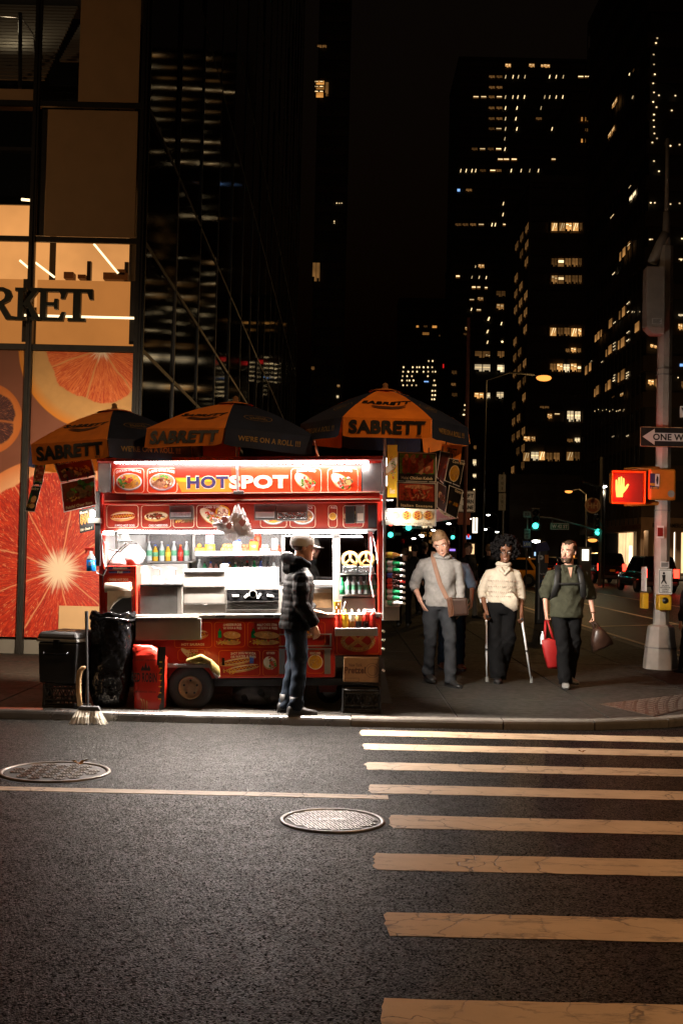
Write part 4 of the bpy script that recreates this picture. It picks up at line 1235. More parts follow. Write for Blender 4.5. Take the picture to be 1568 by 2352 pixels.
        clump(mb, fr, -w_ * .08, -h * .05, w_ * .34, h * .30, 22, s * .14, L, ['bun', 'falafel', 'meat', 'bun'], seed, .75)
        clump(mb, fr, w_ * .32, -h * .04, w_ * .1, h * .22, 18, s * .16, L, ['fries', 'mustard'], seed, .2)
    elif kind == 'falafel':
        mb.use('kebab'); rect(mb, fr, -w_ * .48, -h * .34, w_ * .48, h * .48, L())
        clump(mb, fr, w_ * .12, h * .2, w_ * .34, h * .22, 22, s * .14, L, ['salad', 'label_green', 'salad'], seed)
        mb.use('falafel')
        for x, y, q in ((.02, .16, .17), (.32, .08, .14), (.14, -.12, .19), (-.25, -.05, .2), (.36, -.2, .1)):
            disc(mb, fr, w_ * x, h * y, s * q, s * q, L(), 14, .05)
        clump(mb, fr, -w_ * .2, -h * .26, w_ * .24, h * .07, 20, s * .06, L, ['meat', 'rice'], seed, .4)
    elif kind == 'threedogs':
        for i in range(4):
            x = w_ * (-.36 + .24 * i)
            mb.use('bun'); disc(mb, fr, x, 0, w_ * .11, h * .32, L(), 14)
            mb.use('sausage'); disc(mb, fr, x, 0, w_ * .06, h * .34, L(), 14)
            mb.use('mustard')
            for j in range(6): disc(mb, fr, x + (w_ * .025 if j % 2 else -w_ * .025), h * (-.24 + .09 * j), w_ * .05, h * .022, L(), 8, 0, .4 if j % 2 else -.4)

# ---- big body parts
cbox('lower_body', 235, 1421, 768, 1558, 0, 1.30, 'red', bevel=.012)
cbox('side_locker', 769, 1421, 876, 1505, .004, 1.30, 'red', bevel=.01)
cbox('chassis', 250, 1559, 868, 1576, .12, 1.2, 'black')
cbox('counter_top', 232, 1411, 874, 1420, -.035, .16, 'steel', bevel=.005)
cbox('kitchen_floor', 240, 1416, 868, 1420, .165, 1.30, 'steel')
for x in (228, 867): cbox('corner_post', x, 1150, x + 12, 1421, -.004, .07, 'red', bevel=.006)
for x in (235, 846): cbox('back_post', x, 1150, x + 10, 1421, 1.22, 1.29, 'red_dark')
# ---- roof header with the sign
cbox('roof_header', 224, 1053, 878, 1152, .0, 1.34, 'red', bevel=.01)
cbox('roof_visor', 222, 1049, 880, 1058, -.17, .0, 'red_dark', bevel=.004)
cbox('sign_ledge', 236, 1131, 874, 1156, -.11, .0, 'red', bevel=.006)
for y in (1131.5, 1147.5): cbox('trim_line', 240, y, 872, y + 1.6, -.116, -.111, 'cream', bevel=0)
for x0, x1 in ((226, 255), (832, 877)): cbox('corner_plate', x0, 1064, x1, 1131, -.025, -.001, 'steel_dull', bevel=.003)
cbox('hinge_plate', 239, 1133, 290, 1150, -.125, -.118, 'red_dark')
sb = cbox('sign_board', 257, 1074, 829, 1131, -.014, -.001, 'red_bright', bevel=0)
cbox('sign_end', 829.5, 1074, 846, 1131, -.014, -.001, 'dark_grey', bevel=0)
fr = cfr(543, 1102, -.015)
L = Lay()
mb = MB('orange_print'); o = L()
mb.poly([fr(-125, -28, o), fr(-12, -28, o), fr(-12, 6, o), fr(-142, 6, o)]); o = L()
mb.use('red'); mb.poly([fr(-142, 6, o), fr(-12, 6, o), fr(-12, 28, o), fr(-142, 28, o)]); o = L()
mb.use('mustard'); mb.poly([fr(-130, -4, o), fr(-60, -4, o), fr(-50, 4, o), fr(-140, 4, o)])
mb.build('print_band', cart, world=False)
for k in range(6):
    x = -118 + 20 * k
    MB('orange_print').poly([fr(x - 10, -28, .0025), fr(x, -18, .0025), fr(x + 10, -28, .0025)]).build('print_diamond', cart, world=False)
mb = MB('cream').text('HOT', fr, -66, -5, 27, .055, width=98, off=.0032)
mb.use('navy_print').text('HOT', fr, -66, -5, 25, .045, width=95, off=.0042)
mb.use('cream').text('SPOT', fr, 51, -5, 27, .055, width=136, off=.0042)
mb.build('sign_lettering', cart, world=False)
for x, kind, cap in ((297, 'rice', 'CHICKEN OVER RICE'), (373, 'lamb', 'LAMB OVER RICE'), (703, 'gyro', 'CHICKEN GYRO'), (787, 'falgyro', 'FALAFEL GYRO')):
    f2 = cfr(x, 1104, -.015)
    mb = MB('cream'); rring(mb, f2, 0, 0, 70, 58, 9, 1.3, .0015)
    mb.use('white').text(cap, f2, 0, 24 if 'OVER' in cap else 24, 5.5, .02, width=58 if 'OVER' in cap else 44, off=.03, arc=-.006)
    f3 = cfr(x, 1106 if 'OVER' in cap else 1107, -.0155)
    food(mb, f3, kind, 64, 48 if 'OVER' in cap else 50, seed=x)
    mb.build('food_picture', cart, world=False)
for x in (261, 822): 
    MB('steel').tube([CL(x, 1093, -.02), CL(x, 1093, -.045), CL(x, 1116, -.045), CL(x, 1116, -.02)], .005, 6).build('handle', cart, world=False)
# ---- LED strips and their light
def ledstrip(x0, x1, y, yl, r=.011, m='led', nm='led_strip'):
    o = MB(m).tube([CL(x0, y, yl), CL(x1, y, yl)], r, 8).build(nm, cart, world=False)
    return o
def strip_light(nm, x0, x1, y, yl, pw, aim, w2=.02, col=(1, .92, .90), spread=None):
    n = 1
    a, b = CMAT @ CL(x0, y, yl), CMAT @ CL(x1, y, yl)
    return light(nm, 'AREA', (a + b) / 2, pw, col, cart, ((b - a).length, w2), aim=aim, side=(b - a), spread=spread)
ledstrip(264, 846, 1062, -.13, .012)
strip_light('sign_light', 264, 846, 1065, -.095, PW['sign'], (0, .55, -1))
strip_light('sign_spill', 264, 846, 1064, -.15, PW['sign_out'], (0, -.25, -1), spread=math.radians(105))
ledstrip(238, 262, 1224, -.01, .016); ledstrip(272, 560, 1221.5, -.015, .013); ledstrip(566, 842, 1220.5, -.015, .013)
strip_light('strip_light', 272, 560, 1225, .015, PW['strip'] * .75, (0, -.10, -1), col=(1, .87, .76), spread=math.radians(142))
strip_light('strip_light', 566, 842, 1225, .015, PW['strip'], (0, -.10, -1), col=(1, .87, .76), spread=math.radians(142))
strip_light('inner_light', 272, 842, 1223, .10, PW['inner'], (0, .8, -1))
strip_light('front_light', 272, 842, 1225, .012, PW['front'], (0, -1, -.45))
# ---- upper hatch with dim pictures
cbox('upper_hatch', 241, 1153, 867, 1218, .12, .155, 'red_hatch_shaded', bevel=.004)
cbox('hatch_end', 845, 1160, 866, 1212, .112, .119, 'dark_grey', bevel=0)
for x0, x1, kind, cap, cy in ((244, 320, 'hotdog', 'JUMBO HOT DOG', -21), (323, 395, 'chili', 'CHILI CHEESE DOG', -21), (396, 448, 'falafel', '', 0), (450, 520, 'lambgyro', 'LAMB GYRO', 21), (596, 660, 'rice', '', 0), (664, 726, 'lamb', 'OVER RICE', 20), (752, 776, 'friesplate', 'FRIES', 20), (786, 836, 'nuggets', '', 0)):
    f2 = cfr((x0 + x1) / 2, 1186, .119)
    w_ = x1 - x0 - 3
    mb = MB('cream'); rring(mb, f2, 0, 0, w_, 52, 7, 1.0, .0012)
    food(mb, f2, kind, w_ * .95, 44, seed=x0)
    if cap: mb.use('white').text(cap, f2, w_ * .08, cy, 5, .01, width=w_ * .62, off=.03)
    mb.build('food_picture', cart, world=False)
mb = MB('mustard'); f2 = cfr(512, 1178, .117)
disc(mb, f2, 0, 0, 17, 17, .004, 32, .06); mb.use('cream'); disc(mb, f2, 0, 0, 13, 13, .005, 24); mb.use('red_dark').text('HALAL', f2, 0, -6, 5, .03, off=.006)
mb.use('red_dark').text('\u062d\u0644\u0627\u0644', f2, 0, 4, 8, .03, off=.006)
mb.build('halal_badge', cart, world=False)
def dispenser(x0, y0, x1, y1, m, label, front=None):
    t = thing('napkin_dispenser', label, 'dispenser', CMAT @ CL((x0 + x1) / 2, y1, -.05), CR, 'dispensers fixed below the cart sign')
    z = lambda mb, nm: [setattr(mb, 'v', [CMAT @ p for p in mb.v]), mb.build(nm, t, bevel=.003)][1]
    mb = MB(m); cb(mb, x0, y0, x1, y1, .0, .115); z(mb, 'case')
    mb = MB('steel'); cb(mb, x0 - 1, y0 - 2, x1 + 1, y0, -.005, .112); z(mb, 'lid')
    if front:
        mb = MB(front); cb(mb, x0 + 3, y0 + (y1 - y0) * .45, x1 - 3, y1 - 5, -.006, -.001); z(mb, 'napkins')
    return t
dispenser(389, 1163, 442, 1192, 'steel_dull', 'dark steel dispenser with printed front left of the white bags', 'label_white')
dispenser(584, 1160, 633, 1194, 'steel_dull', 'steel dispenser with white napkins right of the white bags', 'white')
dispenser(635, 1160, 706, 1196, 'steel', 'widest steel dispenser holding crumpled foil sheets', 'foil')
dispenser(793, 1162, 814, 1202, 'steel_dark', 'narrow dark dispenser above the pretzel window', None)
dispenser(817, 1161, 837, 1201, 'steel', 'narrow dispenser with tan napkin above the pretzel window', 'paper')
# ---- lower pictures
for x0, y0, x1, y1, kind, cap in ((399, 1428, 489, 1489, 'hotdog', 'HOT SAUSAGE'), (491, 1427, 564, 1488, 'burger', 'CHEESEBURGER|W/ SODA & FRIES'), (567, 1427, 646, 1488, 'philly', 'PHILLY CHEESE STEAK|W/ SODA & FRIES'),
                             (501, 1492, 599, 1554, 'hotdogs', '2HOT DOG W/ SODA|OR WATER & FRIES'), (602, 1492, 642, 1554, 'gyro', 'HOT KNISH'), (640, 1427, 748, 1484, 'hotdog', ''), (702, 1493, 746, 1548, 'friesplate', 'FRENCH FRIES'), (407, 1490, 473, 1520, 'gyro', 'LAMB GYRO')):
    f2 = cfr((x0 + x1) / 2, (y0 + y1) / 2, -.001)
    w_, h = x1 - x0 - 3, y1 - y0 - 3
    mb = MB('orange_print'); rring(mb, f2, 0, 0, w_, h, 7, 1.0, .0012)
    f3 = cfr((x0 + x1) / 2, (y0 + y1) / 2 + (5 if '|' in cap else 0), -.001)
    food(mb, f3, kind, w_ * .96, h * .86, seed=x0)
    for k, ln in enumerate(cap.split('|')):
        if ln: mb.use('cream').text(ln, f2, w_ * (.1 if '|' in cap else .0), h * (.40 - .13 * k) if kind != 'hotdog' else -h * .36, 5.2, .02, width=w_ * (.60 if len(ln) > 9 else .5), off=.032, arc=-.002 if kind != 'hotdog' else 0)
    mb.build('food_picture', cart, world=False)
f2 = cfr(822, 1467, .003)
mb = MB('orange_print'); rring(mb, f2, 0, 0, 98, 72, 9, 1.0, .0012); food(mb, cfr(822, 1472, .003), 'pretzel', 92, 56, 4); mb.build('food_picture', cart, world=False)
# stainless drawer front and rails on the right half
mb = MB('steel')
for y in (1456, 1483, 1490): cb(mb, 641, y, 761, y + 2.4, -.05, -.02)
cb(mb, 757, 1456, 761, 1485, -.05, -.02); cb(mb, 641, 1492, 654, 1548, -.012, -.002); cb(mb, 745, 1492, 759, 1548, -.012, -.002)
mb.build('rail_frame', cart, world=False)
cbox('drop_shelf', 312, 1421, 462, 1470, -.055, -.036, 'steel', bevel=.004)
cbox('shelf_rail', 312, 1417, 455, 1421, -.09, -.036, 'steel', bevel=.004)
for x in (506, 618): cbox('hinge', x - 11, 1412, x + 11, 1419, -.05, -.036, 'chrome')
# fender, wheel, caster
mb = MB('steel')
w0 = CL(437, 1585, -.02)
for (x0, y0, x1, y1) in ((372, 1526, 484, 1527), (484, 1527, 503, 1556)):
    a, b = CL(x0, y0, -.10), CL(x1, y1, -.10)
    d = V((0, .22, 0)); n = V((-(b - a).z, 0, (b - a).x)).normalized() * .03
    mb.add([a, b, b + d, a + d, a - n, b - n, b + d - n, a + d - n], [(0, 1, 2, 3), (7, 6, 5, 4), (0, 4, 5, 1), (1, 5, 6, 2), (2, 6, 7, 3), (3, 7, 4, 0)], False)
    for i in range(24):
        for j in range(4):
            p = a.lerp(b, (i + .5) / 24) + V((0, .03 + .05 * j, 0)) + n * .07
            mb.obox(p, (.02, .007, .005), Matrix.Rotation(.8 if (i + j) % 2 else -.8, 3, 'Z'))
mb.build('fender', cart, world=False)
wh = MB('rubber'); wh.smooth = True
R0 = .232
wz = max(w0.z, 0)
wc = V((w0.x, .04, R0 - .018))
wh.lathe([(.115, -.05), (.15, -.075), (.2, -.08), (.222, -.07), (R0, -.045), (R0, .045), (.222, .07), (.2, .08), (.12, .06)], wc, (0, 1, 0), 36, False)
wheel = wh.build('wheel', cart, world=False)
rm = MB('bun'); rm.use(mat('rim_paint', (.34, .23, .13), .5, .2, .25, 14, .1, 40)); rm.smooth = True
rm.lathe([(.118, -.06), (.112, -.068), (.100, -.055), (.092, -.03), (.06, -.022), (.052, -.045), (.03, -.052), (.001, -.052)], wc, (0, 1, 0), 28, False)
rm.build('rim', wheel, world=False)
for k in range(5):
    a = 2 * PI * k / 5 + .3
    MB('black').lathe([(.011, -.04), (.011, -.027)], wc + V((math.cos(a) * .068, 0, math.sin(a) * .068)), (0, 1, 0), 8).build('wheel_hole', wheel, world=False)
cc = CL(757, 1594, .35)
mb = MB('rubber'); mb.smooth = True
cz = CINV @ V((CMAT @ cc).to_tuple())
mb.lathe([(.03, -.035), (.12, -.04), (.135, -.02), (.135, .02), (.12, .04)], V((cc.x, cc.y, .135 - cc.x * .0)), (0, 1, 0), 26)
mb.use('steel_dull').lathe([(.001, -.042), (.07, -.042), (.075, -.036)], V((cc.x, cc.y, .135)), (0, 1, 0), 20)
mb.build('caster_wheel', cart, world=False)
mb = MB('red_dark').plate([V((cc.x - .1, cc.y - .06, .12)), V((cc.x + .06, cc.y - .06, .12)), V((cc.x + .12, cc.y - .06, .33)), V((cc.x - .14, cc.y - .06, .33))], (0, .01, 0)); mb.build('caster_fork', cart, world=False)
# ---- kitchen interior
cbox('rear_wall', 242, 1338, 858, 1416, 1.24, 1.27, 'steel')
cbox('rear_header', 242, 1160, 858, 1228, 1.24, 1.27, 'steel_dull')
cbox('white_rear_panel', 243, 1229, 338, 1337, 1.24, 1.26, 'white', bevel=0)
for x0, x1 in ((338, 343), (441, 449), (645, 655), (770, 782)): cbox('window_post', x0, 1228, x1, 1338, 1.20, 1.24, 'steel')
for x0, x1 in ((344, 440), (450, 644), (656, 769), (783, 856)): cbox('rear_window', x0, 1229, x1, 1337, 1.245, 1.249, 'pane_haze' if x0 < 600 else 'pane_cart', bevel=0)
cbox('left_inner_wall', 240, 1226, 243, 1416, .1, 1.24, 'white')
cbox('ceiling', 242, 1217, 866, 1219, .06, 1.24, 'white', bevel=0)
cbox('bottle_shelf', 336, 1289, 444, 1293, .98, 1.22, 'steel')
lsh = cbox('lit_shelf', 448, 1268, 642, 1276, .60, 1.0, 'white')
ledstrip(450, 640, 1270, .59, .018, 'led_soft')
strip_light('shelf_light', 450, 640, 1278, .58, PW['shelf'], (0, -.4, -1))
# window divider by the pretzel case
cbox('case_post', 764, 1222, 779, 1411, .10, .16, 'steel')
cbox('case_shelf', 781, 1318, 864, 1321, .10, .55, 'steel')
cbox('case_shelf', 781, 1366, 864, 1370, .10, .55, 'steel')
cbox('drip_pan', 785, 1372, 862, 1409, .12, .5, 'steel', bevel=.02)
cbox('case_pane', 781, 1226, 864, 1364, .085, .089, 'pane_cart', bevel=0)
# equipment
cbox('hot_box_side', 318, 1300, 338, 1409, .30, .9, 'steel')
fry = cbox('fryer', 321, 1346, 419, 1410, .08, .62, 'steel', bevel=.006)
cbox('fryer_front', 322, 1348, 408, 1409, .070, .079, 'steel_dark', parent=fry, bevel=0)
cbox('fryer_back', 338, 1295, 430, 1338, .72, .9, 'steel')
cbox('fryer_rim', 321, 1342, 421, 1346, .06, .64, 'chrome')
cab = cbox('stainless_cabinet', 421, 1308, 518, 1411, .10, .8, 'steel', bevel=.006)
for y in (1313, 1347, 1385): cbox('cabinet_ridge', 422, y, 517, y + 2.2, .09, .099, 'chrome', parent=cab)
cbox('cabinet_latch', 466, 1388, 476, 1391, .085, .099, 'steel_dark', parent=cab)
cbox('grill_hood', 520, 1303, 640, 1346, .62, .66, 'steel')
cbox('hood_side', 506, 1296, 519, 1344, .4, .8, 'steel')
gr = cbox('grill', 519, 1350, 716, 1411, .10, .64, 'steel', bevel=.006)
cbox('control_panel', 521, 1354, 640, 1379, .088, .099, 'black_gloss', parent=gr, bevel=0)
cbox('grease_slot', 521, 1386, 640, 1397, .092, .099, 'steel_dark', parent=gr, bevel=0)
for y in (1380.5, 1399): cbox('grill_bar', 520, y, 640, y + 2, .07, .099, 'chrome', parent=gr)
for x, a in ((541, 0), (567.5, .6), (595, 1.0), (620.6, -.15)):
    c = CL(x, 1369, .08)
    MB('white_plastic').obox(c, (.075, .03, .025), Matrix.Rotation(-a, 3, 'Y')).build('control_knob', gr, world=False, bevel=.006) if False else None
    mbk = MB('white_plastic').obox(c, (.062, .026, .024), Matrix.Rotation(-a, 3, 'Y')); mbk.v = [CMAT @ p for p in mbk.v]; mbk.build('control_knob', gr, bevel=.006)
c = CL(581, 1364, .086); mbk = MB('steel').lathe([(.042, 0), (.042, -.006), (.034, -.008)], c, (0, 1, 0), 20); mbk.use('black').lathe([(.032, -.009), (.001, -.009)], c, (0, 1, 0), 20); mbk.v = [CMAT @ p for p in mbk.v]; mbk.build('dial_hole', gr)
stt = cbox('steam_table', 717, 1352, 764, 1411, .14, .6, 'steel', bevel=.006)
cbox('steam_table_glass', 718, 1362, 762, 1396, .128, .137, mat('brown_steel', (.16, .10, .05), .4, .6, .5, 8), parent=stt, bevel=0)
cbox('steam_table_rim', 716, 1336, 766, 1344, .10, .6, 'white_plastic', bevel=.01)
# left red cabinet with paper towel
lc = cbox('towel_cabinet', 240, 1318, 314, 1421, -.004, .5, 'red', bevel=.006)
cbox('cabinet_recess', 252, 1371, 303, 1418, -.009, -.005, 'black', parent=lc, bevel=0)
f2 = cfr(278, 1347, -.006); mb = MB('orange_print'); rring(mb, f2, 0, 0, 62, 44, 6, 1, .0012); food(mb, f2, 'hotdog', 56, 40, 9); mb.use('cream').text('CHEESE HOT DOG', f2, -4, 16, 5, .02, width=44, off=.03)
mb.v = [CMAT @ p for p in mb.v]; mb.build('food_picture', lc)
def onthing(mb, nm, t=None, **kw):
    mb.v = [CMAT @ p for p in mb.v]
    return mb.build(nm, t, **kw)
t = thing('paper_towel', 'white paper towel roll hanging with a torn sheet on the red cart end', 'paper towel', CMAT @ CL(272, 1360, -.06), CR)
mb = MB('paper'); mb.smooth = True; mb.tube([CL(242, 1350, -.075), CL(300, 1349, -.075)], .048, 20); onthing(mb, 'roll', t)
mb = MB('bun'); mb.tube([CL(299, 1349, -.075), CL(303, 1349, -.075)], .018, 12); onthing(mb, 'core', t)
sh = []
for i in range(9):
    v_ = i / 8
    for j in range(9):
        u = j / 8
        x = 247 + 55 * u * (1 if v_ < .35 else 1 - .62 * (v_ - .35) / .65) ; y = 1357 + 52 * v_ * (1 - .2 * u if v_ < .5 else 1)
        if v_ > .45: y = 1357 + 52 * (v_ * (1 - .55 * u))
        sh.append(CL(x, y, -.12 + .012 * math.sin(u * 7 + v_ * 3) + .03 * v_))
mb = MB('paper'); mb.add(sh, [(i * 9 + j, i * 9 + j + 1, (i + 1) * 9 + j + 1, (i + 1) * 9 + j) for i in range(8) for j in range(8)], True)
onthing(mb, 'hanging_sheet', t)
for k, (y0, y1, lbl, tx) in enumerate(((1300, 1309.5, 'upper flat orange foil box lying on the red towel cabinet', 'Aluminum'), (1309.8, 1318, 'lower orange foil box with the word Foil on the towel cabinet', 'Foil'))):
    t = thing('foil_box', lbl, 'box', CMAT @ CL(278, y1, -.02), CR)
    mb = MB('red'); cb(mb, 242, y0, 313, y1, -.03 + .004 * k, .25); onthing(mb, 'carton', t, bevel=.002)
    mb = MB('navy_print'); cb(mb, 250, y0 + 1.5, 300, y1 - 1.5, -.034 + .004 * k, -.0305 + .004 * k); mb.use('cream').text(tx, cfr(276, (y0 + y1) / 2, -.034 + .004 * k), 0, 0, 5.5, .02, off=.0015); onthing(mb, 'printed_band', t)
# cables at the left end
for pts, m in ((((236, 1240), (250, 1262), (275, 1268), (296, 1250)), 'black'), (((290, 1246), (262, 1275), (246, 1300), (237, 1320), (235, 1350)), 'black'), (((233, 1225), (238, 1290), (244, 1310), (238, 1322), (222, 1316)), 'white_plastic')):
    MB(m).tube([CL(x, y, -.03) for x, y in pts], .006, 6).build('cable', cart, world=False)
mb = MB('black'); cb(mb, 272, 1240, 301, 1245, .02, .10); cb(mb, 280, 1229, 296, 1240, .03, .08); onthing(mb, 'power_strip', label='black power strip hanging below the light at the left end of the cart', cat='power strip', bevel=.004)
for pts in (((851, 1232), (853, 1280), (849, 1330), (858, 1372)), ((856, 1230), (866, 1280), (868, 1300))):
    MB('white_plastic').tube([CL(x, y, .06) for x, y in pts], .005, 6).build('cable', cart, world=False)
# side lamps on the posts
for x, y, sgn, key in ((213, 1180, -1, 'left'), (895, 1184, 1, 'right')):
    c = CL(x, y, -.06)
    mb = MB('steel'); mb.obox(c + V((-.02 * sgn, .02, -.07)), (.12, .06, .05)); mb.build('lamp_bracket', cart, world=False, bevel=.004)
    mb = MB('lamp_white'); mb.ell(c, (.028, .028, .04)); o = mb.build('side_lamp', cart, world=False)
    if sgn > 0: light('side_lamp_light', 'POINT', CMAT @ c + V((.06, -.05, 0)), PW[key], (1, .90, .78), cart, radius=.045)
    else:
        r_ = CL(226, 1190, 1.42)
        MB('led').ell(r_, (.03, .03, .03)).build('added_rear_lamp', cart, world=False)  # unseen lamp added behind the cart to light the mural
        l_ = light('added_rear_light', 'SPOT', CMAT @ r_ + V((-.02, .06, 0)), PW[key], (1, .78, .55), cart, aim=(-.18, 1, -.28), radius=.05)
        l_.data.spot_size = math.radians(125); l_.data.spot_blend = .8
        light('side_lamp_spill', 'POINT', CMAT @ c + V((-.06, -.05, 0)), PW['spill'], (1, .9, .78), cart, radius=.05)
o = MB('led_soft').tube([CL(886, 1052, .05), CL(887, 1116, .05)], .009, 8).build('led_strip', cart, world=False)
o = MB('led').tube([CL(882, 1150, .30), CL(882, 1150, .75)], .010, 8).build('led_strip', cart, world=False)  # unseen strip and side light added to light the walkers
MB('steel_dark').box(tuple(CL(880, 1147, .28)), tuple(CL(880, 1147, .28) + V((.11, .5, .006)))).build('added_light_plate', cart, world=False)  # added plate that keeps the side light off the upper pole
light('added_side_light', 'AREA', CMAT @ CL(885, 1153, .5), PW['added_side'], (1, .90, .78), cart, (.45, .04), aim=(1, .35, -.30), side=(0, 1, 0), spread=math.radians(120))
cbox('lamp_pole', 218, 1128, 230, 1300, -.05, -.01, 'black')
# ---------------------------------------------------------------- bottles and food: every one a thing
BT = {}
def bottle(p, h, r, body, capm, labelm, lbl, axis=(0, 0, 1), group='drink bottles for sale on the cart', name='bottle'):
    key = (body, capm, labelm, round(h, 2), round(r, 3))
    ax = V(axis).normalized()
    R = V((0, 0, 1)).rotation_difference(ax).to_matrix().to_4x4()
    M = Matrix.Translation(p) @ R
    if key in BT:
        return dup(BT[key], M=M, label=lbl, group=group, cat='bottle')
    t = thing(name, lbl, 'bottle', p, R.to_3x3(), group)
    mb = MB(body); mb.smooth = True
    mb.lathe([(r * .8, 0), (r, h * .04), (r * .96, h * .25), (r, h * .48), (r * .92, h * .62), (r * .55, h * .78), (r * .34, h * .87), (r * .32, h * .93)], (0, 0, 0), n=14)
    mb.build('bottle_body', t, world=False)
    mb = MB(capm); mb.smooth = True; mb.lathe([(r * .40, h * .905), (r * .42, h * .92), (r * .42, h * .99), (r * .36, h)], (0, 0, 0), n=12); mb.build('cap', t, world=False)
    if labelm:
        mb = MB(labelm); mb.smooth = True; mb.lathe([(r * 1.0, h * .28), (r * 1.02, h * .30), (r * 1.02, h * .52), (r * 1.0, h * .54)], (0, 0, 0), n=14, caps=False); mb.build('label_band', t, world=False)
    BT[key] = t
    return t
ORD = ('first', 'second', 'third', 'fourth', 'fifth', 'sixth', 'seventh', 'eighth', 'ninth', 'tenth')
UPZ = CR @ V((0, 0, 1))
def cbottle(x, ytop, ybot, yl, r, *a, **k):
    p = CL(x, ybot, yl); h = (ybot - ytop) / sc(yl)
    return bottle(CMAT @ p, h, r, *a, axis=UPZ, **k)
for i, (x, yt, b, c, l, d) in enumerate(((343, 1243, 'bottle_clear', 'cap_white', 'label_green', 'clear water bottle with green label'), (357, 1251, 'bottle_yellow', 'cap_blue', 'label_green', 'short green and yellow juice bottle with blue cap'), (372, 1243, 'bottle_clear', 'cap_white', 'label_green', 'clear water bottle with green label'), (386, 1251, 'bottle_yellow', 'cap_blue', 'label_yellow', 'yellow juice bottle'),
                                         (400, 1243, 'bottle_clear', 'cap_white', 'label_green', 'clear water bottle with green label'), (415, 1251, 'bottle_red', 'bottle_orange', 'label_red', 'red sports drink bottle with orange cap'), (429, 1243, 'bottle_clear', 'cap_white', 'label_green', 'clear water bottle with green label'))):
    cbottle(x, yt, 1289, 1.08, .031, b, c, l, d + ', %s from left on upper shelf' % ORD[i])
UB = ((459, 1284, 'bottle_clear', 'cap_white', 'clear'), (470, 1290, 'bottle_green', 'bottle_dark', 'pale green'), (484, 1290, 'bottle_pink', 'cap_blue', 'pink'), (497, 1291, 'bottle_pink', 'bottle_dark', 'pale pink'), (513, 1291, 'bottle_yellow', 'cap_blue', 'yellow'), (527, 1291, 'bottle_orange', 'cap_blue', 'orange'), (541, 1291, 'bottle_green', 'cap_white', 'bright green'), (555, 1290, 'bottle_dark', 'bottle_dark', 'black capped cola'), (568, 1288, 'bottle_dark', 'cap_red', 'red capped cola'), (584, 1288, 'bottle_green', 'cap_green', 'green capped'), (599, 1288, 'label_blue', 'cap_blue', 'blue'), (615, 1289, 'bottle_dark', 'bottle_dark', 'dark brown'), (629, 1288, 'bottle_clear', 'bottle_dark', 'dark capped clear'), (710, 1319, 'bottle_dark', 'cap_red', 'lone red capped cola'))
for i, (x, yt, b, c, d) in enumerate(UB):
    cbottle(x, yt, yt + 42, .95, .030, b, c, 'label_white' if i % 3 else None, d + ' soda bottle under the lit shelf, ' + ('behind the customer' if i == 13 else 'number %d from left' % (i + 1)))
for i, x in enumerate((785, 799, 813.5, 828, 842.5, 857)):
    cbottle(x, 1322 + (2 if i else 5), 1366, .30, .033, 'bottle_clear' if i else 'bottle_green', 'cap_white' if i else 'cap_green', 'label_green', ('clear water bottle with green label in the pretzel case, %s from left' % ORD[i]) if i else 'small greenish bottle at the left end of the pretzel case')
# bottles lying in the side rack, necks towards the road
RK = ((1282, 'bottle_amber', 'cap_white', 'label_yellow', 'amber iced tea bottle at the top of the side rack'), (1300, 'bottle_green', 'cap_white', 'label_white', 'green bottle, second from top of the side rack'), (1315, 'bottle_green', 'cap_white', 'label_white', 'green bottle with round white badge, third in the side rack'), (1328, 'bottle_dark', 'cap_white', 'label_blue', 'cola bottle with blue label in the side rack'), (1341, 'bottle_dark', 'cap_red', 'label_red', 'cola bottle with red label and red cap in the side rack'), (1353, 'bottle_dark', 'cap_white', 'label_red', 'cola bottle with white cap below the red capped one'), (1365, 'bottle_green', 'cap_white', 'label_white', 'green bottle, third from the bottom of the side rack'), (1378, 'bottle_green', 'cap_white', 'label_white', 'green bottle, second from the bottom of the side rack'), (1390, 'bottle_clear', 'cap_white', 'label_green', 'clear bottle with green label, lowest in the side rack'))
for i, (y, b, c, l, d) in enumerate(RK):
    o = CL(880, y - 7, .10)
    bottle(CMAT @ o, .235, .031, b, c, l, d, axis=CMAT.to_3x3() @ V((.80, -.60, -.02)), group='bottles lying in the side rack')
    o2 = CL(886, y - 5.5, .35)
    if i: bottle(CMAT @ o2, .235, .030, b, c, l, 'twin behind ' + d.split(' in the')[0].split(',')[0] + ', rack level %d' % (i + 1), axis=CMAT.to_3x3() @ V((.80, -.60, -.02)), group='bottles lying in the side rack')
mb = MB('steel')
for x, yl in ((879, .03), (879, .42)):
    mb.tube([CL(x, 1270, yl), CL(x, 1390, yl)], .006, 6)
for y in [q[0] for q in RK]: mb.tube([CL(879, y + 1, .03), CL(879, y + 1, .42)], .004, 6); 
mb.build('bottle_rack', cart, world=False)
t = thing('drip_box', 'small dark metal box with white top under the side bottle rack', 'box', CMAT @ CL(897, 1424, .1), CR)
mb = MB('steel_dull'); cb(mb, 881, 1394, 917, 1425, .05, .3); onthing(mb, 'case', t, bevel=.004)
mb = MB('white_plastic'); cb(mb, 880, 1389, 918, 1394, .04, .31); onthing(mb, 'lid', t, bevel=.003)
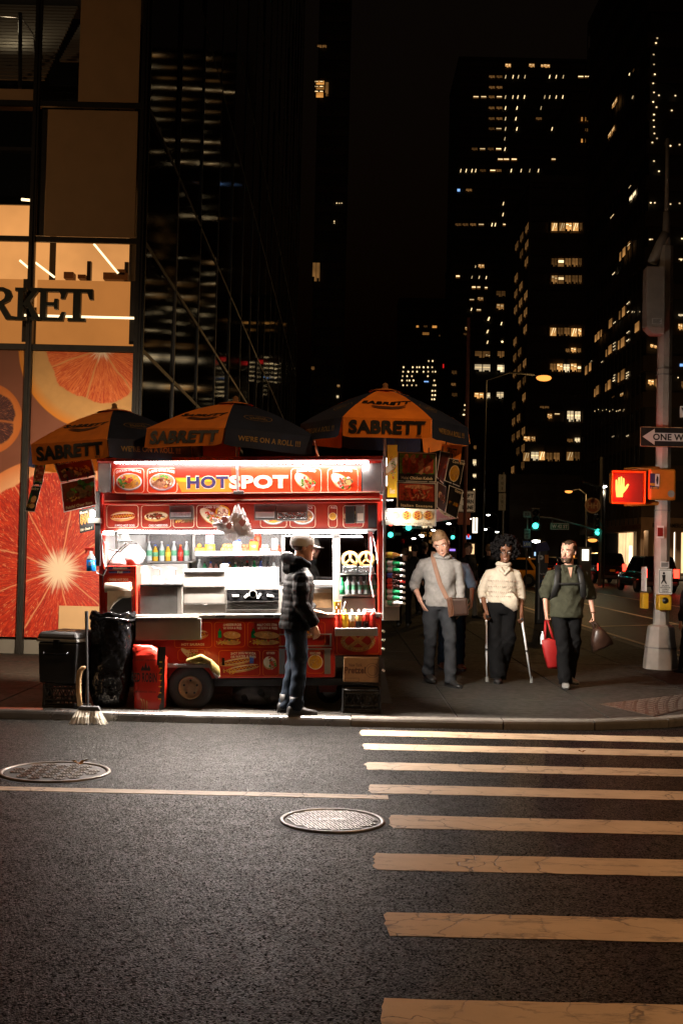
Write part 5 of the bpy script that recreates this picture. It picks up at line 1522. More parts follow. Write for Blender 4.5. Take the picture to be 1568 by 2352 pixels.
# pretzels on foil blocks
for x, nm in ((804, 'left'), (841, 'right')):
    t = thing('pretzel', 'golden soft pretzel standing in the lit case, %s of the pair' % nm, 'pretzel', CMAT @ CL(x, 1301, .3), CR)
    mb = MB('bun'); mb.smooth = True
    c = CL(x, 1285, .3); R_ = .075
    mb.tube([c + V((math.cos(a) * R_, 0, math.sin(a) * R_ * .95)) for a in [2 * PI * k / 22 for k in range(23)]], .017, 8)
    for dx_ in (-1, 1): mb.tube([c + V((dx_ * R_ * .0, -.006 * dx_, -.0)), c + V((dx_ * R_ * .5, -.01 * dx_, -R_ * .45)), c + V((dx_ * R_ * .86, 0, -R_ * .5))], .014, 8)
    mb.tube([c, c + V((0, 0, R_ * .9))], .014, 8)
    onthing(mb, 'dough_ring', t)
    t = thing('foil_block', 'foil wrapped block under the %s pretzel in the lit case' % nm, 'foil block', CMAT @ CL(x, 1317, .3), CR)
    mb = MB('foil'); a = CL(x, 1309, .2); r = random.Random(x); n = 7
    pts = []; 
    mb.box((a.x - .08, a.y, a.z - .038), (a.x + .08, a.y + .16, a.z + .042)); onthing(mb, 'wrapped_block', t, bevel=.012)
# food on the lit shelf
def blobs(nm, lbl, cat, xs_, y, yl, r, m, jar=None):
    t = thing(nm, lbl, cat, CMAT @ CL(xs_[0], y, yl), CR)
    for x, dy in [(q, 0) if not isinstance(q, tuple) else q for q in xs_[1]]:
        mb = MB(m); mb.smooth = True; mb.ell(CL(x, y - r * sc(yl) - dy, yl), (r, r, r * .9)); onthing(mb, nm.split('_')[0] + '_piece', t)
blobs('bun_pile', 'small pile of yellow buns at the left end of the lit shelf', 'buns', (459, ((453, 0), (463, 0), (458, 9), (468, 0))), 1268, .75, .026, 'rice')
blobs('bun_bag', 'bag of long buns in the middle of the lit shelf', 'buns', (520, ((512, 0), (519, 0), (526, 0), (533, 0), (516, 8), (524, 8), (530, 8))), 1268, .75, .028, 'bun')
blobs('onion_pile', 'pile of pale onions on the lit shelf left of the tomatoes', 'onions', (610, ((600, 0), (608, 0), (616, 0), (604, 8), (612, 8))), 1268, .8, .024, 'cream')
blobs('tomato_pile', 'pile of orange tomatoes at the right end of the lit shelf', 'tomatoes', (634, ((626, 0), (634, 0), (642, 0), (630, 8), (638, 8), (634, 15))), 1268, .8, .022, 'tomato')
blobs('pepper_pile', 'heap of red peppers on the lit shelf beside the jars', 'peppers', (565, ((556, 0), (564, 0), (572, 0), (560, 8), (568, 8))), 1268, .8, .026, 'meat')
for x, y0, r, m, c, lbl in ((482, 1222, .05, 'label_white', 'cap_red', 'tall white tub on the lit shelf left of the hanging bags'), (482.5, 1246, .055, 'label_yellow', 'cap_blue', 'wide jar with blue lid and yellow label at the left of the lit shelf'), (545, 1240, .045, 'cap_white', 'label_blue', 'white jar with blue label below the hanging bags'), (583, 1240, .05, 'bottle_orange', 'cap_red', 'orange sauce tub with red lid on the lit shelf'), (592, 1225, .04, 'tomato', 'label_red', 'tall red can standing behind the sauce tub')):
    t = thing('jar', lbl, 'jar', CMAT @ CL(x, 1267, .7), CR)
    yl = .72 if y0 > 1235 else .88
    c0 = CL(x, 1268, yl); h = (1268 - y0) / sc(yl)
    mb = MB(m); mb.smooth = True; mb.lathe([(r * .9, 0), (r, .01), (r, h * .8), (r * .8, h * .88)], c0, n=16); onthing(mb, 'jar_body', t)
    mb = MB(c); mb.smooth = True; mb.lathe([(r * .86, h * .86), (r * .86, h * .98), (r * .7, h)], c0, n=16); onthing(mb, 'lid', t)
mb = MB('white'); cb(mb, 624, 1237, 637, 1262, .58, .585); onthing(mb, 'price_tag', label='white paper tag hanging in front of the tomatoes', cat='tag')
# bagged rolls at the left
def crumple(name, c, r, m, lbl, cat, seed, rough=.25, n=26, mm=16, parent=None):
    mb = MB(m); mb.smooth = True
    mb.ell((0, 0, 0), r, n=n, m=mm)
    out = []
    for p in mb.v:
        q = V((p.x / r[0], p.y / r[1], p.z / r[2]))
        d = noise.noise(q * 1.6 + V((seed, 0, 0))) * rough + abs(noise.noise(q * 4 + V((0, seed, 0)))) * rough * .5
        out.append(V(c) + p * (1 + d))
    mb.v = out
    return mb.build(name, parent, label=lbl, cat=cat)
crumple('bread_bag', CMAT @ CL(262, 1284, .25), (.15, .12, .09), 'bag_white', 'crumpled clear bag of rolls above the foil boxes', 'bag', 3)
crumple('bread_bag', CMAT @ CL(305, 1276, .3), (.12, .12, .12), 'clear_wrap', 'tall clear bag of bread beside the upper bottle shelf', 'bag', 8)
# fry baskets
for x0, x1, nm in ((352, 382, 'left'), (386, 420, 'right')):
    t = thing('fry_basket', 'wire fry basket resting on the fryer, %s of two' % nm, 'basket', CMAT @ CL((x0 + x1) / 2, 1345, .3), CR)
    mb = MB('chrome')
    a, b = CL(x0, 1346, .12), CL(x1, 1325, .12)
    for k in range(8):
        x = a.x + (b.x - a.x) * k / 7
        mb.tube([V((x, .12, b.z)), V((x, .14, a.z)), V((x, .5, a.z)), V((x, .52, b.z))], .0022, 4)
    for k in range(5):
        z = a.z + (b.z - a.z) * k / 4
        mb.tube([V((a.x, .12, z)), V((b.x, .12, z)), V((b.x, .52, z)), V((a.x, .52, z)), V((a.x, .12, z))], .0022, 4)
    onthing(mb, 'wire_mesh', t)
    mb = MB('steel'); c = (a + b) / 2; mb.tube([V((c.x, .2, b.z)), V((c.x, .16, b.z + .08)), V((c.x - .06, .0, b.z + .10))], .008, 6); onthing(mb, 'handle', t)
# condiments
cbox('condiment_tray', 769, 1443, 867, 1461, -.17, -.02, 'steel', bevel=.004)
CO = (('red', 'bottle_red', 'red ketchup squeeze bottle, leftmost in the condiment tray'), ('mustard', 'mustard', 'yellow mustard squeeze bottle in the condiment tray'), ('bottle_amber', 'cream', 'beige sauce squeeze bottle, third in the condiment tray'), ('black', 'cap_white', 'half full black sauce squeeze bottle in the condiment tray'), ('bottle_dark', 'red', 'dark red sauce squeeze bottle with red top, fifth in the tray'), ('red', 'bottle_red', 'bright red squeeze bottle, rightmost in the condiment tray'))
for x, (m1, m2, lbl) in zip((777.6, 792.7, 808, 824, 840, 856), CO):
    t = thing('squeeze_bottle', lbl, 'squeeze bottle', CMAT @ CL(x, 1443, -.10), CR, 'squeeze bottles in the condiment tray')
    c = CL(x, 1443, -.10); h = .155; r = .031
    mb = MB(m2 if m2 != 'cap_white' else 'bun'); mb.smooth = True; mb.lathe([(r * .95, 0), (r, .006), (r, h * .78), (r * .9, h * .84)], c, n=16); onthing(mb, 'bottle_body', t)
    mb = MB(m1); mb.smooth = True; mb.lathe([(r * 1.01, .0), (r * 1.02, .008), (r * 1.02, h * .45), (r * 1.0, h * .46)], c, n=16, caps=False); onthing(mb, 'sauce_fill', t)
    mb = MB(m1 if m1 in ('red', 'mustard') else (m2 if m2 in ('cream', 'red') else 'cap_white')); mb.smooth = True; mb.lathe([(r, h * .83), (r, h * .90), (r * .35, h * .96), (r * .22, h * 1.2), (.002, h * 1.22)], c, n=14); onthing(mb, 'nozzle', t)
t = thing('paper_cup', 'yellow and white checked paper cup on the cart counter', 'cup', CMAT @ CL(775, 1409, .02), CR)
c = CL(775, 1410, .02); mb = MB('yellow'); mb.smooth = True; mb.lathe([(.03, 0), (.04, .125), (.042, .13), (.038, .128), (.03, .02)], c, n=18); onthing(mb, 'cup_wall', t)
mb = MB('white')
for k in range(10):
    a = 2 * PI * k / 10; z = .03 + .035 * (k % 3); mb.obox(c + V((math.cos(a) * (.033 + z * .08), math.sin(a) * (.033 + z * .08), z)), (.004, .014, .022), Matrix.Rotation(a, 3, 'Z'))
onthing(mb, 'check_print', t, kind='stuff')
mb = MB('white_plastic'); mb.obox(CL(847, 1405, .0), (.12, .09, .03), Matrix.Rotation(.2, 3, 'X')); mb.use('dark_grey').obox(CL(847, 1401, -.02), (.08, .05, .01), Matrix.Rotation(.2, 3, 'X')); onthing(mb, 'card_reader', label='small white card reader behind the squeeze bottles', cat='card reader', bevel=.005)
mb = MB('white_plastic'); mb.obox(CL(789, 1397, .0), (.015, .05, .13), Matrix.Rotation(.25, 3, 'Y')); onthing(mb, 'phone_stand', label='slim white tablet stand leaning right of the yellow cup', cat='stand', bevel=.004)
# hanging white bags
t = thing('bag_bundle', 'bundle of thin white plastic bags with pink print hanging on the pole', 'bags', CMAT @ CL(536, 1250, -.12), CR)
rb = random.Random(9)
for k, (x, y, rx, rz) in enumerate(((523, 1206, .11, .10), (548, 1204, .10, .13), (538, 1222, .12, .10), (512, 1200, .07, .06), (562, 1212, .09, .10), (541, 1183, .06, .09), (500, 1203, .06, .035), (553, 1192, .07, .10), (570, 1222, .07, .06))):
    mb = MB('bag_white'); mb.smooth = False; mb.ell((0, 0, 0), (rx, .07, rz), n=19, m=13)
    c = CL(x, y, -.15 + .02 * (k % 3)); out = []
    for p in mb.v:
        q = V((p.x / rx, p.y / .07, p.z / rz)); d = noise.noise(q * 1.3 + V((k * 7.3, 0, 0))) * .40 + max(0, 1 - abs(noise.noise(V((q.x * 3.2, q.y * 2, q.z * 1.1 + k)))) * 5) * .16 - .03
        out.append(CMAT @ (c + p * (.78 + d) + V((0, 0, -.02 * q.x * q.x))))
    mb.v = out
    mb.build('plastic_bag', t)
for k, (x0, y0, x1, y1) in enumerate(((536, 1196, 541, 1160), (548, 1200, 547, 1158), (556, 1200, 557, 1166), (520, 1206, 488, 1190), (572, 1222, 584, 1232))):
    mb = MB('bag_white'); mb.smooth = False; mb.tube([CL(x0, y0, -.15), CL((x0 + x1) / 2 + 2, (y0 + y1) / 2, -.165), CL(x1, y1, -.15)], [(.05, .02), (.03, .012), (.006, .004)], 6); onthing(mb, 'bag_handle', t)
for x, y in ((526, 1207), (556, 1200), (515, 1194)):
    mb = MB('pink'); f2 = cfr(x, y, -.25); disc(mb, f2, 0, 0, 7, 8, .0, 12, .2); onthing(mb, 'pink_print', t)
# spray bottle at the left end
t = thing('spray_bottle', 'clear spray bottle with blue liquid and red trigger hung left of the cart', 'spray bottle', CMAT @ CL(210, 1312, -.05), CR)
c = CL(210, 1312, -.05)
mb = MB('bottle_clear'); mb.smooth = True; mb.lathe([(.046, .11), (.044, .13), (.018, .17), (.016, .2)], c, n=18); onthing(mb, 'bottle_body', t)
mb = MB('blue_liquid'); mb.smooth = True; mb.lathe([(.045, 0), (.048, .01), (.047, .112), (.001, .112)], c, n=18); onthing(mb, 'liquid', t)
mb = MB('white_plastic'); mb.obox(c + V((.0, -.05, .075)), (.03, .004, .035)); onthing(mb, 'label_patch', t)
mb = MB('cap_red'); mb.obox(c + V((-.015, 0, .222)), (.09, .025, .03)); mb.obox(c + V((-.05, 0, .2)), (.012, .018, .05), Matrix.Rotation(.4, 3, 'Y')); onthing(mb, 'trigger', t, bevel=.004)
# drinks packs on the roof
for x0, x1, nm in ((233, 322, 'left'), (324, 455, 'right')):
    t = thing('water_case', 'dark shrink wrapped case of mineral water on the cart roof, %s one' % nm, 'water case', CMAT @ CL((x0 + x1) / 2, 1052, .15), CR)
    mb = MB('clear_wrap' if 0 else 'dark_grey'); cb(mb, x0, 1010, x1, 1049, .06, .5); onthing(mb, 'wrapped_case', t, bevel=.01)
    n = int((x1 - x0) / 14)
    for k in range(n):
        mb = MB('steel_dull'); mb.cyl(CL(x0 + 8 + k * 14, 1010, .14), CL(x0 + 8 + k * 14, 1003, .14), .018, n=10); onthing(mb, 'bottle_cap', t)
    f2 = cfr((x0 + x1) / 2, 1030, .058); mb = MB('grey'); disc(mb, f2, 0, 0, 19, 19, .001, 24); mb.use('dark_grey'); disc(mb, f2, 0, 0, 17, 17, .002, 24); mb.use('red_dark'); disc(mb, f2, 0, 0, 3, 3, .003, 5)
    mb.use('grey').text('S.PELLEGRINO', f2, 0, 9, 5, .01, width=26, off=.003, arc=-.012); onthing(mb, 'printed_seal', t)
# ================================================================== UMBRELLAS
def umbrella(ax, ay, Y, Rpx, hpx, vpx, a0, tilt, lbl, polebot, seed):
    k = Y / F; R = Rpx * k; H = hpx * k; VH = vpx * k
    A = P(ax, ay, Y)
    rot = Matrix.Rotation(math.radians(tilt[0]), 3, 'Y') @ Matrix.Rotation(math.radians(tilt[1]), 3, 'X')
    T = thing('umbrella', lbl, 'umbrella', V((A.x, A.y, A.z - H - VH)), None, 'orange and navy umbrellas over the food cart')
    rnd = random.Random(seed)
    W = lambda p: A + rot @ V(p)
    def edge(th, t): 
        return V((math.sin(th) * R * t, -math.cos(th) * R * t, -H * (t ** 1.45)))
    for g in range(6):
        th0 = math.radians(a0 + 60 * g); th1 = th0 + PI / 3
        col = 'umb_orange' if g % 2 == 0 else 'umb_navy'
        def surf(u, t):
            p = edge(th0, t).lerp(edge(th1, t), (u + 1) / 2)
            p.z -= .035 * (1 - u * u) * t * (1 - t * .6) * R + .010 * noise.noise(V((u * 2, t * 3, seed + g)))
            return p
        n, m = 9, 8
        vs = [W(surf(-1 + 2 * i / (n - 1), max(.02, j / (m - 1)))) for j in range(m) for i in range(n)]
        mb = MB(col); mb.add(vs, [(j * n + i, j * n + i + 1, (j + 1) * n + i + 1, (j + 1) * n + i) for j in range(m - 1) for i in range(n - 1)], True)
        gore = mb.build('canopy_panel', T)
        # valance flap
        e0, e1 = edge(th0, 1), edge(th1, 1); mid = (e0 + e1) / 2; out = V((mid.x, mid.y, 0)).normalized()
        fl = rnd.uniform(-.12, .25); sk = rnd.uniform(-.02, .02)
        def val(u, v_):
            p = e0.lerp(e1, (u + 1) / 2 * .985 + .0075) + out * (v_ * VH * fl + .02 * v_ * math.sin(u * 4 + seed + g)) + V((0, 0, -VH * v_ + sk * u * v_))
            if abs(u) > .9: p.z += .25 * VH * max(0, v_ - .7) * (abs(u) - .9) * 10
            return p
        n2, m2 = 13, 6
        vs = [W(val(-1 + 2 * i / (n2 - 1), j / (m2 - 1) + .004)) for j in range(m2) for i in range(n2)]
        mb = MB(col); mb.add(vs, [(j * n2 + i, j * n2 + i + 1, (j + 1) * n2 + i + 1, (j + 1) * n2 + i) for j in range(m2 - 1) for i in range(n2 - 1)], True)
        flap = mb.build('valance', T)
        Lw = (e1 - e0).length
        def frv(u, v_, off=0.0):
            return W(val(u / Lw * 2, .5 - v_ / VH) + out * (off + .004))
        mid_t = .66
        def frg(u, v_, off=0.0):
            t = mid_t - v_ / R
            hw = max((edge(th1, t) - edge(th0, t)).length / 2, 1e-4)
            uu = u / hw
            p = surf(uu, t); q = surf(uu, t + .02); r_ = surf(uu + .02, t)
            nn = (q - p).cross(r_ - p).normalized()
            if nn.z < 0: nn = -nn
            return W(p + nn * (off + .004))
        mb = MB('black')
        if g % 2 == 0:
            mb.text('SABRETT', frv, 0, .004, VH * .60, .045, width=Lw * .87, off=.003)
            mb.text('2023', frv, Lw * .36, -VH * .40, VH * .10, .01, off=.003)
            mb.text('SABRETT', lambda u, v_, o_: frv(u + .007, v_ + .012, .001), 0, .004, VH * .60, 0, width=Lw * .87)
            mb.build('lettering', flap)
            mb = MB('black').text('SABRETT', frg, 0, .03, .062, .05, width=Lw * .55, slant=.25)
            for dz in (-.055, -.085):
                mb.use('brown_leather'); mb.poly([frg(math.cos(a) * Lw * .20 + .02, dz + math.sin(a) * .015 + .03 * math.cos(a) ** 2, .001 if dz > -.06 else .003) for a in [2 * PI * i / 18 for i in range(18)]])
            mb.build('printed_logo', gore)
        else:
            mb = MB('letter_tan').text("WE'RE ON A ROLL !!!", frv, 0, 0, VH * .26, .03, width=Lw * .72); mb.build('lettering', flap)
            mb = MB('letter_tan')
            lp = [frg(math.cos(a) * .15, math.sin(a) * .07, .0) for a in [2 * PI * i / 24 for i in range(24)]]; li = [frg(math.cos(a) * .144, math.sin(a) * .065, .0) for a in [2 * PI * i / 24 for i in range(24)]]
            mb.add(lp + li, [(i, (i + 1) % 24, 24 + (i + 1) % 24, 24 + i) for i in range(24)], False)
            mb.text('U.S. GOV\'T', frg, 0, .015, .025, .01); mb.text('INSPECTED', frg, 0, -.02, .025, .01)
            mb.build('printed_logo', gore)
        mb = MB('steel_dark').tube([W(V((0, 0, -.02))), W(edge(th0, .5) - V((0, 0, .012))), W(edge(th0, .99) - V((0, 0, .012)))], .005, 5); mb.build('rib', T)
    mb = MB('wood'); mb.smooth = True; mb.lathe([(.03, -.015), (.034, .01), (.026, .035), (.03, .05), (.012, .066), (.001, .07)], A, n=12); mb.build('finial', T)
    cap = MB('umb_orange'); cap.smooth = True
    rr = [[W(V((math.sin(2 * PI * i / 12) * R * t, -math.cos(2 * PI * i / 12) * R * t, -H * (t ** 1.45) + .012))) for i in range(12)] for t in (.01, .1, .2)]
    cap.loft(rr, False); cap.build('vent_cap', T)
    if polebot:
        MB('steel').tube([A, P(polebot[0], polebot[1], Y)], .0135, 10).build('pole', T)
    return T
umbrella(263, 941, 12.35, 203, 86, 44, -54, (-3, 0), 'leftmost orange and navy umbrella with hanging food posters beside the mural', (270, 1300), 1)
umbrella(541, 925, 11.93, 214, 76, 41, -60, (1, 1), 'middle orange and navy umbrella whose pole crosses the HOTSPOT sign', (548, 1200), 2)
umbrella(884, 895, 11.75, 193, 84, 43, -30, (0, 0), 'rightmost and highest orange and navy umbrella on a long pole', (881, 1425), 3)
cbox('pole_clamp', 536, 1127, 560, 1135, -.14, -.10, 'steel'); cbox('pole_clamp', 872, 1128, 886, 1135, -.16, -.005, 'steel')
# ================================================================== HANGING POSTERS
def poster(pts, Y, kind, cap, lbl, bg='black', group='food posters hanging from the umbrellas', capcol='cream', top=False, border='white', ny=0.0, seed=1, caph=.16, cap2=None, backm='white'):
    "pts: picture corners bottom-left, bottom-right, top-right, top-left (picture units)"
    q = [P(x, y, Y + (ny if i in (1, 2) else 0)) for i, (x, y) in enumerate(pts)]
    c = sum(q, V()) / 4
    T = thing('food_poster', lbl, 'poster', q[0].lerp(q[1], .5), None, group)
    ux = ((q[1] - q[0]) + (q[2] - q[3])); w_ = ux.length / 2; ux.normalize(); uy = ((q[3] - q[0]) + (q[2] - q[1])); h = uy.length / 2; uy.normalize()
    nn = ux.cross(uy).normalized()
    if nn.y > 0: nn = -nn
    mb = MB(border).plate([p + nn * .001 for p in q], -nn * .004); mb.build('board', T, bevel=0)
    fr = lambda u, v_, off=0.0: q[0].lerp(q[1], u / w_ + .5).lerp(q[3].lerp(q[2], u / w_ + .5), v_ / h + .5) + nn * (off + .001)
    mb = MB(bg); rect(mb, fr, -w_ * .475, -h * .475, w_ * .475, h * .475, .001)
    if kind:
        sh = caph * .5 * h * (-1 if top else 1) if cap else 0
        f2 = lambda u, v_, off=0.0: fr(u, v_ + sh, off)
        food(mb, f2, kind, w_ * .93, h * (.93 - (caph if cap else 0)), seed)
    if cap:
        mb.use(capcol).text(cap, fr, 0, (h * (.46 - caph / 2)) if top else -h * (.46 - caph / 2), h * caph * .62, .02, width=w_ * (.8 if len(cap) > 7 else .5), off=.032)
    if cap2: mb.use(capcol).text(cap2, fr, 0, h * .36, h * .1, .03, width=w_ * .8, off=.032)
    mb.build('print', T)
    MB('black').tube([q[3].lerp(q[2], .2), q[3].lerp(q[2], .2) + V((0, 0, .05))], .006, 5).build('clip', T)
    MB('black').tube([q[3].lerp(q[2], .8), q[3].lerp(q[2], .8) + V((0, 0, .05))], .006, 5).build('clip', T)
    return T
poster(((140, 1108), (220, 1092), (209, 1048), (124, 1063)), 11.75, 'nuggets', 'Chicken Nuggets', 'tilted poster of chicken nuggets and fries under the leftmost umbrella', 'red_dark', top=True, seed=3)
poster(((147, 1177), (222, 1160), (218, 1094), (140, 1110)), 11.74, 'falafel', 'Falafel Over Rice', 'tilted poster of falafel over rice hanging below the nuggets poster', 'red_dark', seed=4, border='bag_white')
poster(((76, 1113), (97, 1115), (107, 1061), (82, 1064)), 11.9, 'kebab', '', 'narrow dark red poster at the far left under the umbrella edge', 'black', seed=5)
poster(((58, 1174), (80, 1176), (96, 1116), (75, 1115)), 11.9, 'burger', 'Best Burger', 'narrow dark sandwich poster hanging lowest at the far left', 'black', seed=6, top=True)
poster(((184, 1225), (217, 1217), (217, 1164), (182, 1172)), 12.25, 'threedogs', 'Chili - Cheese - S', 'black hot dog poster with the word Best behind the left lamp', 'black', cap2='Best N', seed=7, border='black')
poster(((912, 1105), (1001, 1108), (1002, 1041), (912, 1038)), 11.45, 'kebab', 'Halal Chicken Kebab', 'dark poster of halal chicken kebab under the rightmost umbrella', 'black', seed=8)
poster(((911, 1167), (1001, 1171), (1001, 1110), (911, 1107)), 11.44, 'sausage', 'Italian Sausage', 'bright red Italian sausage poster below the kebab poster', 'black', seed=9)
poster(((1002, 1096), (1017, 1111), (1034, 1040), (1011, 1036)), 11.5, 'hotdog', '', 'narrow black poster edge-on just right of the chicken kebab poster', 'black', ny=.25, seed=10)
poster(((1020, 1104), (1055, 1118), (1066, 1058), (1030, 1052)), 11.62, 'friesplate', 'Corn Dog', 'black corn dog poster at the right edge of the rightmost umbrella', 'black', top=True, seed=11, ny=.2)
poster(((1003, 1165), (1021, 1178), (1024, 1118), (1004, 1106)), 11.52, 'chili', '', 'narrow brown food poster between the sausage and churros posters', 'black', ny=.2, seed=12)
poster(((1022, 1178), (1048, 1192), (1062, 1126), (1031, 1114)), 11.6, 'hotdog', 'Churros', 'dark churros poster hanging lowest at the far right', 'black', top=True, seed=13, ny=.2)
poster(((890, 1206), (1001, 1209), (1000, 1166), (889, 1168)), 12.05, 'threedogs', 'se - Sauerkraut - Onion Crunch', 'glowing hot dog poster with sauerkraut caption behind the right lamp', 'cream', capcol='brown_leather', seed=14)
poster(((1001, 1199), (1052, 1190), (1040, 1168), (1001, 1170)), 11.9, 'gyro', 'Chicken Kebab', 'pink chicken kebab poster partly hidden under the lowest right posters', 'pink', capcol='white', seed=15, caph=.3)
poster(((889, 1142), (912, 1142), (912, 1022), (889, 1022)), 12.0, 'gyro', 'Best', 'pale yellow poster between the pole and the kebab poster', 'mustard', seed=16, border='yellow')
poster(((1010, 1040), (1056, 1062), (1062, 1022), (1014, 1020)), 11.75, None, 'SABRETT', 'orange SABRETT cloth flap hanging below the right umbrella edge', 'umb_orange', capcol='black', border='umb_orange', caph=.8, seed=17)
mb = MB('blue_cloth')
n = 9
vs = [CL(212 + 30 * i / (n - 1), 1048 - (26 * (i / (n - 1)) ** .8) * (1 - j / 4) - 2 + 3 * j / 4, -.05 + .03 * math.sin(i * 1.3 + j)) for j in range(5) for i in range(n)]
mb.add(vs, [(j * n + i, j * n + i + 1, (j + 1) * n + i + 1, (j + 1) * n + i) for j in range(4) for i in range(n - 1)], True)
onthing(mb, 'cloth_strip', label='crumpled pale blue cloth tucked under the leftmost umbrella at the roof corner', cat='cloth')
# ================================================================== THINGS ROUND THE CART
def crate(x0, x1, yt, yb, Y, lbl, rz=0.0):
    "black milk crate with lattice sides"
    c = P((x0 + x1) / 2, yb, Y); k = Y / F; w_ = (x1 - x0) * k; h = (yb - yt) * k
    c.z = KZ
    t = thing('milk_crate', lbl, 'crate', c, Matrix.Rotation(rz, 3, 'Z'))
    M = wm(t)
    d = w_ * .95
    def side(a, b, nm):
        mb = MB('black'); a, b = V(a), V(b); u = (b - a); n = V((-u.y, u.x, 0)).normalized() * .008
        def bar(p, q, r):
            mb.tube([M @ p, M @ q], r, 4)
        for z in (.012, h * .14, h * .30, h - .012, h * .82): bar(a + V((0, 0, z)), b + V((0, 0, z)), .010)
        for i in range(9): bar(a + u * (i / 8) + V((0, 0, .0)), a + u * (i / 8) + V((0, 0, h * .3)), .006)
        for i in range(6):
            bar(a + u * (i / 6) + V((0, 0, h * .3)), a + u * ((i + 1) / 6) + V((0, 0, h * .82)), .006); bar(a + u * ((i + 1) / 6) + V((0, 0, h * .3)), a + u * (i / 6) + V((0, 0, h * .82)), .006)
        bar(a, a + V((0, 0, h)), .014)
        mb.build(nm, t)
    w2 = w_ / 2
    side((-w2, 0, 0), (w2, 0, 0), 'side'); side((w2, 0, 0), (w2, d, 0), 'side'); side((w2, d, 0), (-w2, d, 0), 'side'); side((-w2, d, 0), (-w2, 0, 0), 'side')
    mb = MB('black'); mb.box((-w2, 0, .006), (w2, d, .02)); mb.v = [M @ p for p in mb.v]; mb.build('floor', t)
    return t, h, d
YCR = 11.78
t, h, d = crate(101, 177, 1576, 1630, YCR, 'black milk crate standing under the dark cooler at the kerb')
# cooler
c0 = P(131, 1574, YCR - .02); 
cz = KZ + h + .004
t = thing('cooler', 'large black cooler with grey lid rim and cup holders on a milk crate', 'cooler', (c0.x, c0.y, cz), Matrix.Rotation(-.20, 3, 'Z'))
M = wm(t)
def loc(mb, nm, T, **k):
    mb.v = [wm(T) @ p for p in mb.v]
    return mb.build(nm, T, **k)
W2 = .205; HB_ = .40
mb = MB('black'); r0 = [V((-W2 * .93, .0, 0)), V((W2 * .93, 0, 0)), V((W2 * .93, .50, 0)), V((-W2 * .93, .50, 0))]; r1 = [V((-W2, -.02, HB_)), V((W2, -.02, HB_)), V((W2, .53, HB_)), V((-W2, .53, HB_))]
mb.loft([r0, r1]); loc(mb, 'body', t, bevel=.02)
mb = MB('grey'); mb.box((-W2 - .008, -.03, HB_ + .002), (W2 + .008, .54, HB_ + .035)); loc(mb, 'rim', t, bevel=.01)
mb = MB('dark_grey'); mb.loft([[V((-W2 - .012, -.035, HB_ + .038)), V((W2 + .012, -.035, HB_ + .038)), V((W2 + .012, .545, HB_ + .038)), V((-W2 - .012, .545, HB_ + .038))], [V((-W2 + .015, -.01, HB_ + .10)), V((W2 - .015, -.01, HB_ + .10)), V((W2 - .015, .52, HB_ + .10)), V((-W2 + .015, .52, HB_ + .10))]]); loc(mb, 'lid', t, bevel=.02)
for x, y in ((-.12, .08), (.12, .08), (-.12, .44), (.12, .44)):
    mb = MB('black'); mb.lathe([(.045, 0), (.04, .003), (.038, .003), (.036, .001), (.001, .001)], (x, y, HB_ + .1003), n=16); loc(mb, 'cup_holder', t)
mb = MB('wood'); mb.box((-.09, .14, HB_ + .1005), (.09, .40, HB_ + .104)); loc(mb, 'lid_panel', t)
mb = MB('black_gloss'); mb.box((-.03, -.05, HB_ - .06), (.03, -.022, HB_ + .03)); loc(mb, 'latch', t, bevel=.004)
mb = MB('black_gloss'); mb.tube([(-.12, -.03, .31), (-.12, -.06, .29), (.12, -.06, .29), (.12, -.03, .31)], .012, 8); loc(mb, 'handle', t)
# bin liner over a can
cb_ = P(255, 1600, 11.95)
t = thing('rubbish_bag', 'tall shiny black bin bag over a can between the cooler and charcoal sack', 'bin bag', (cb_.x, 11.72, KZ))
mb = MB('black_gloss'); mb.smooth = True
n, m = 72, 56
kx = 12.1 / F
prof = [(30, 0), (38, .02), (44, .10), (49, .3), (50, .5), (51, .7), (51, .84), (50, .93), (52, .97), (50, 1.0), (44, 1.0), (40, .96)]
HBag = (1640 - 1428) * kx
rings = []
for j in range(m):
    f_ = j / (m - 1) * (len(prof) - 1); i0 = min(int(f_), len(prof) - 2); e = f_ - i0
    r = prof[i0][0] * (1 - e) + prof[i0 + 1][0] * e; z = prof[i0][1] * (1 - e) + prof[i0 + 1][1] * e
    ring = []
    for i in range(n):
        a = 2 * PI * i / n
        dg_ = a * 1.3 + z * 3.4
        dd = noise.noise(V((math.cos(a) * 1.4, math.sin(a) * 1.4, z * 2.2))) * .16 + (.5 - abs(noise.noise(V((dg_ * 2.2, z * 3 - a, 4.0))))) * .16 + (.4 - abs(noise.noise(V((math.cos(a) * 5 + z * 4, math.sin(a) * 5, z * 9 + 3))))) * .10 - .1
        rr = r * kx * (1 + dd * (1 if z < .97 else .3))
        ring.append(V((cb_.x + math.cos(a) * rr, 11.95 + math.sin(a) * rr * .8, KZ + z * HBag + .012 * math.sin(a * 7) * (z > .9))))
    rings.append(ring)
mb.loft(rings, True); mb.build('bag', t)
mb = MB('black_gloss'); mb.smooth = True
mb.tube([V((cb_.x + math.cos(a) * .225 * (1 + .05 * math.sin(5 * a)), 11.95 + math.sin(a) * .18, KZ + HBag * (.93 + .012 * math.sin(3 * a)))) for a in [2 * PI * i / 30 for i in range(31)]], .014, 6); mb.build('rolled_rim', t)
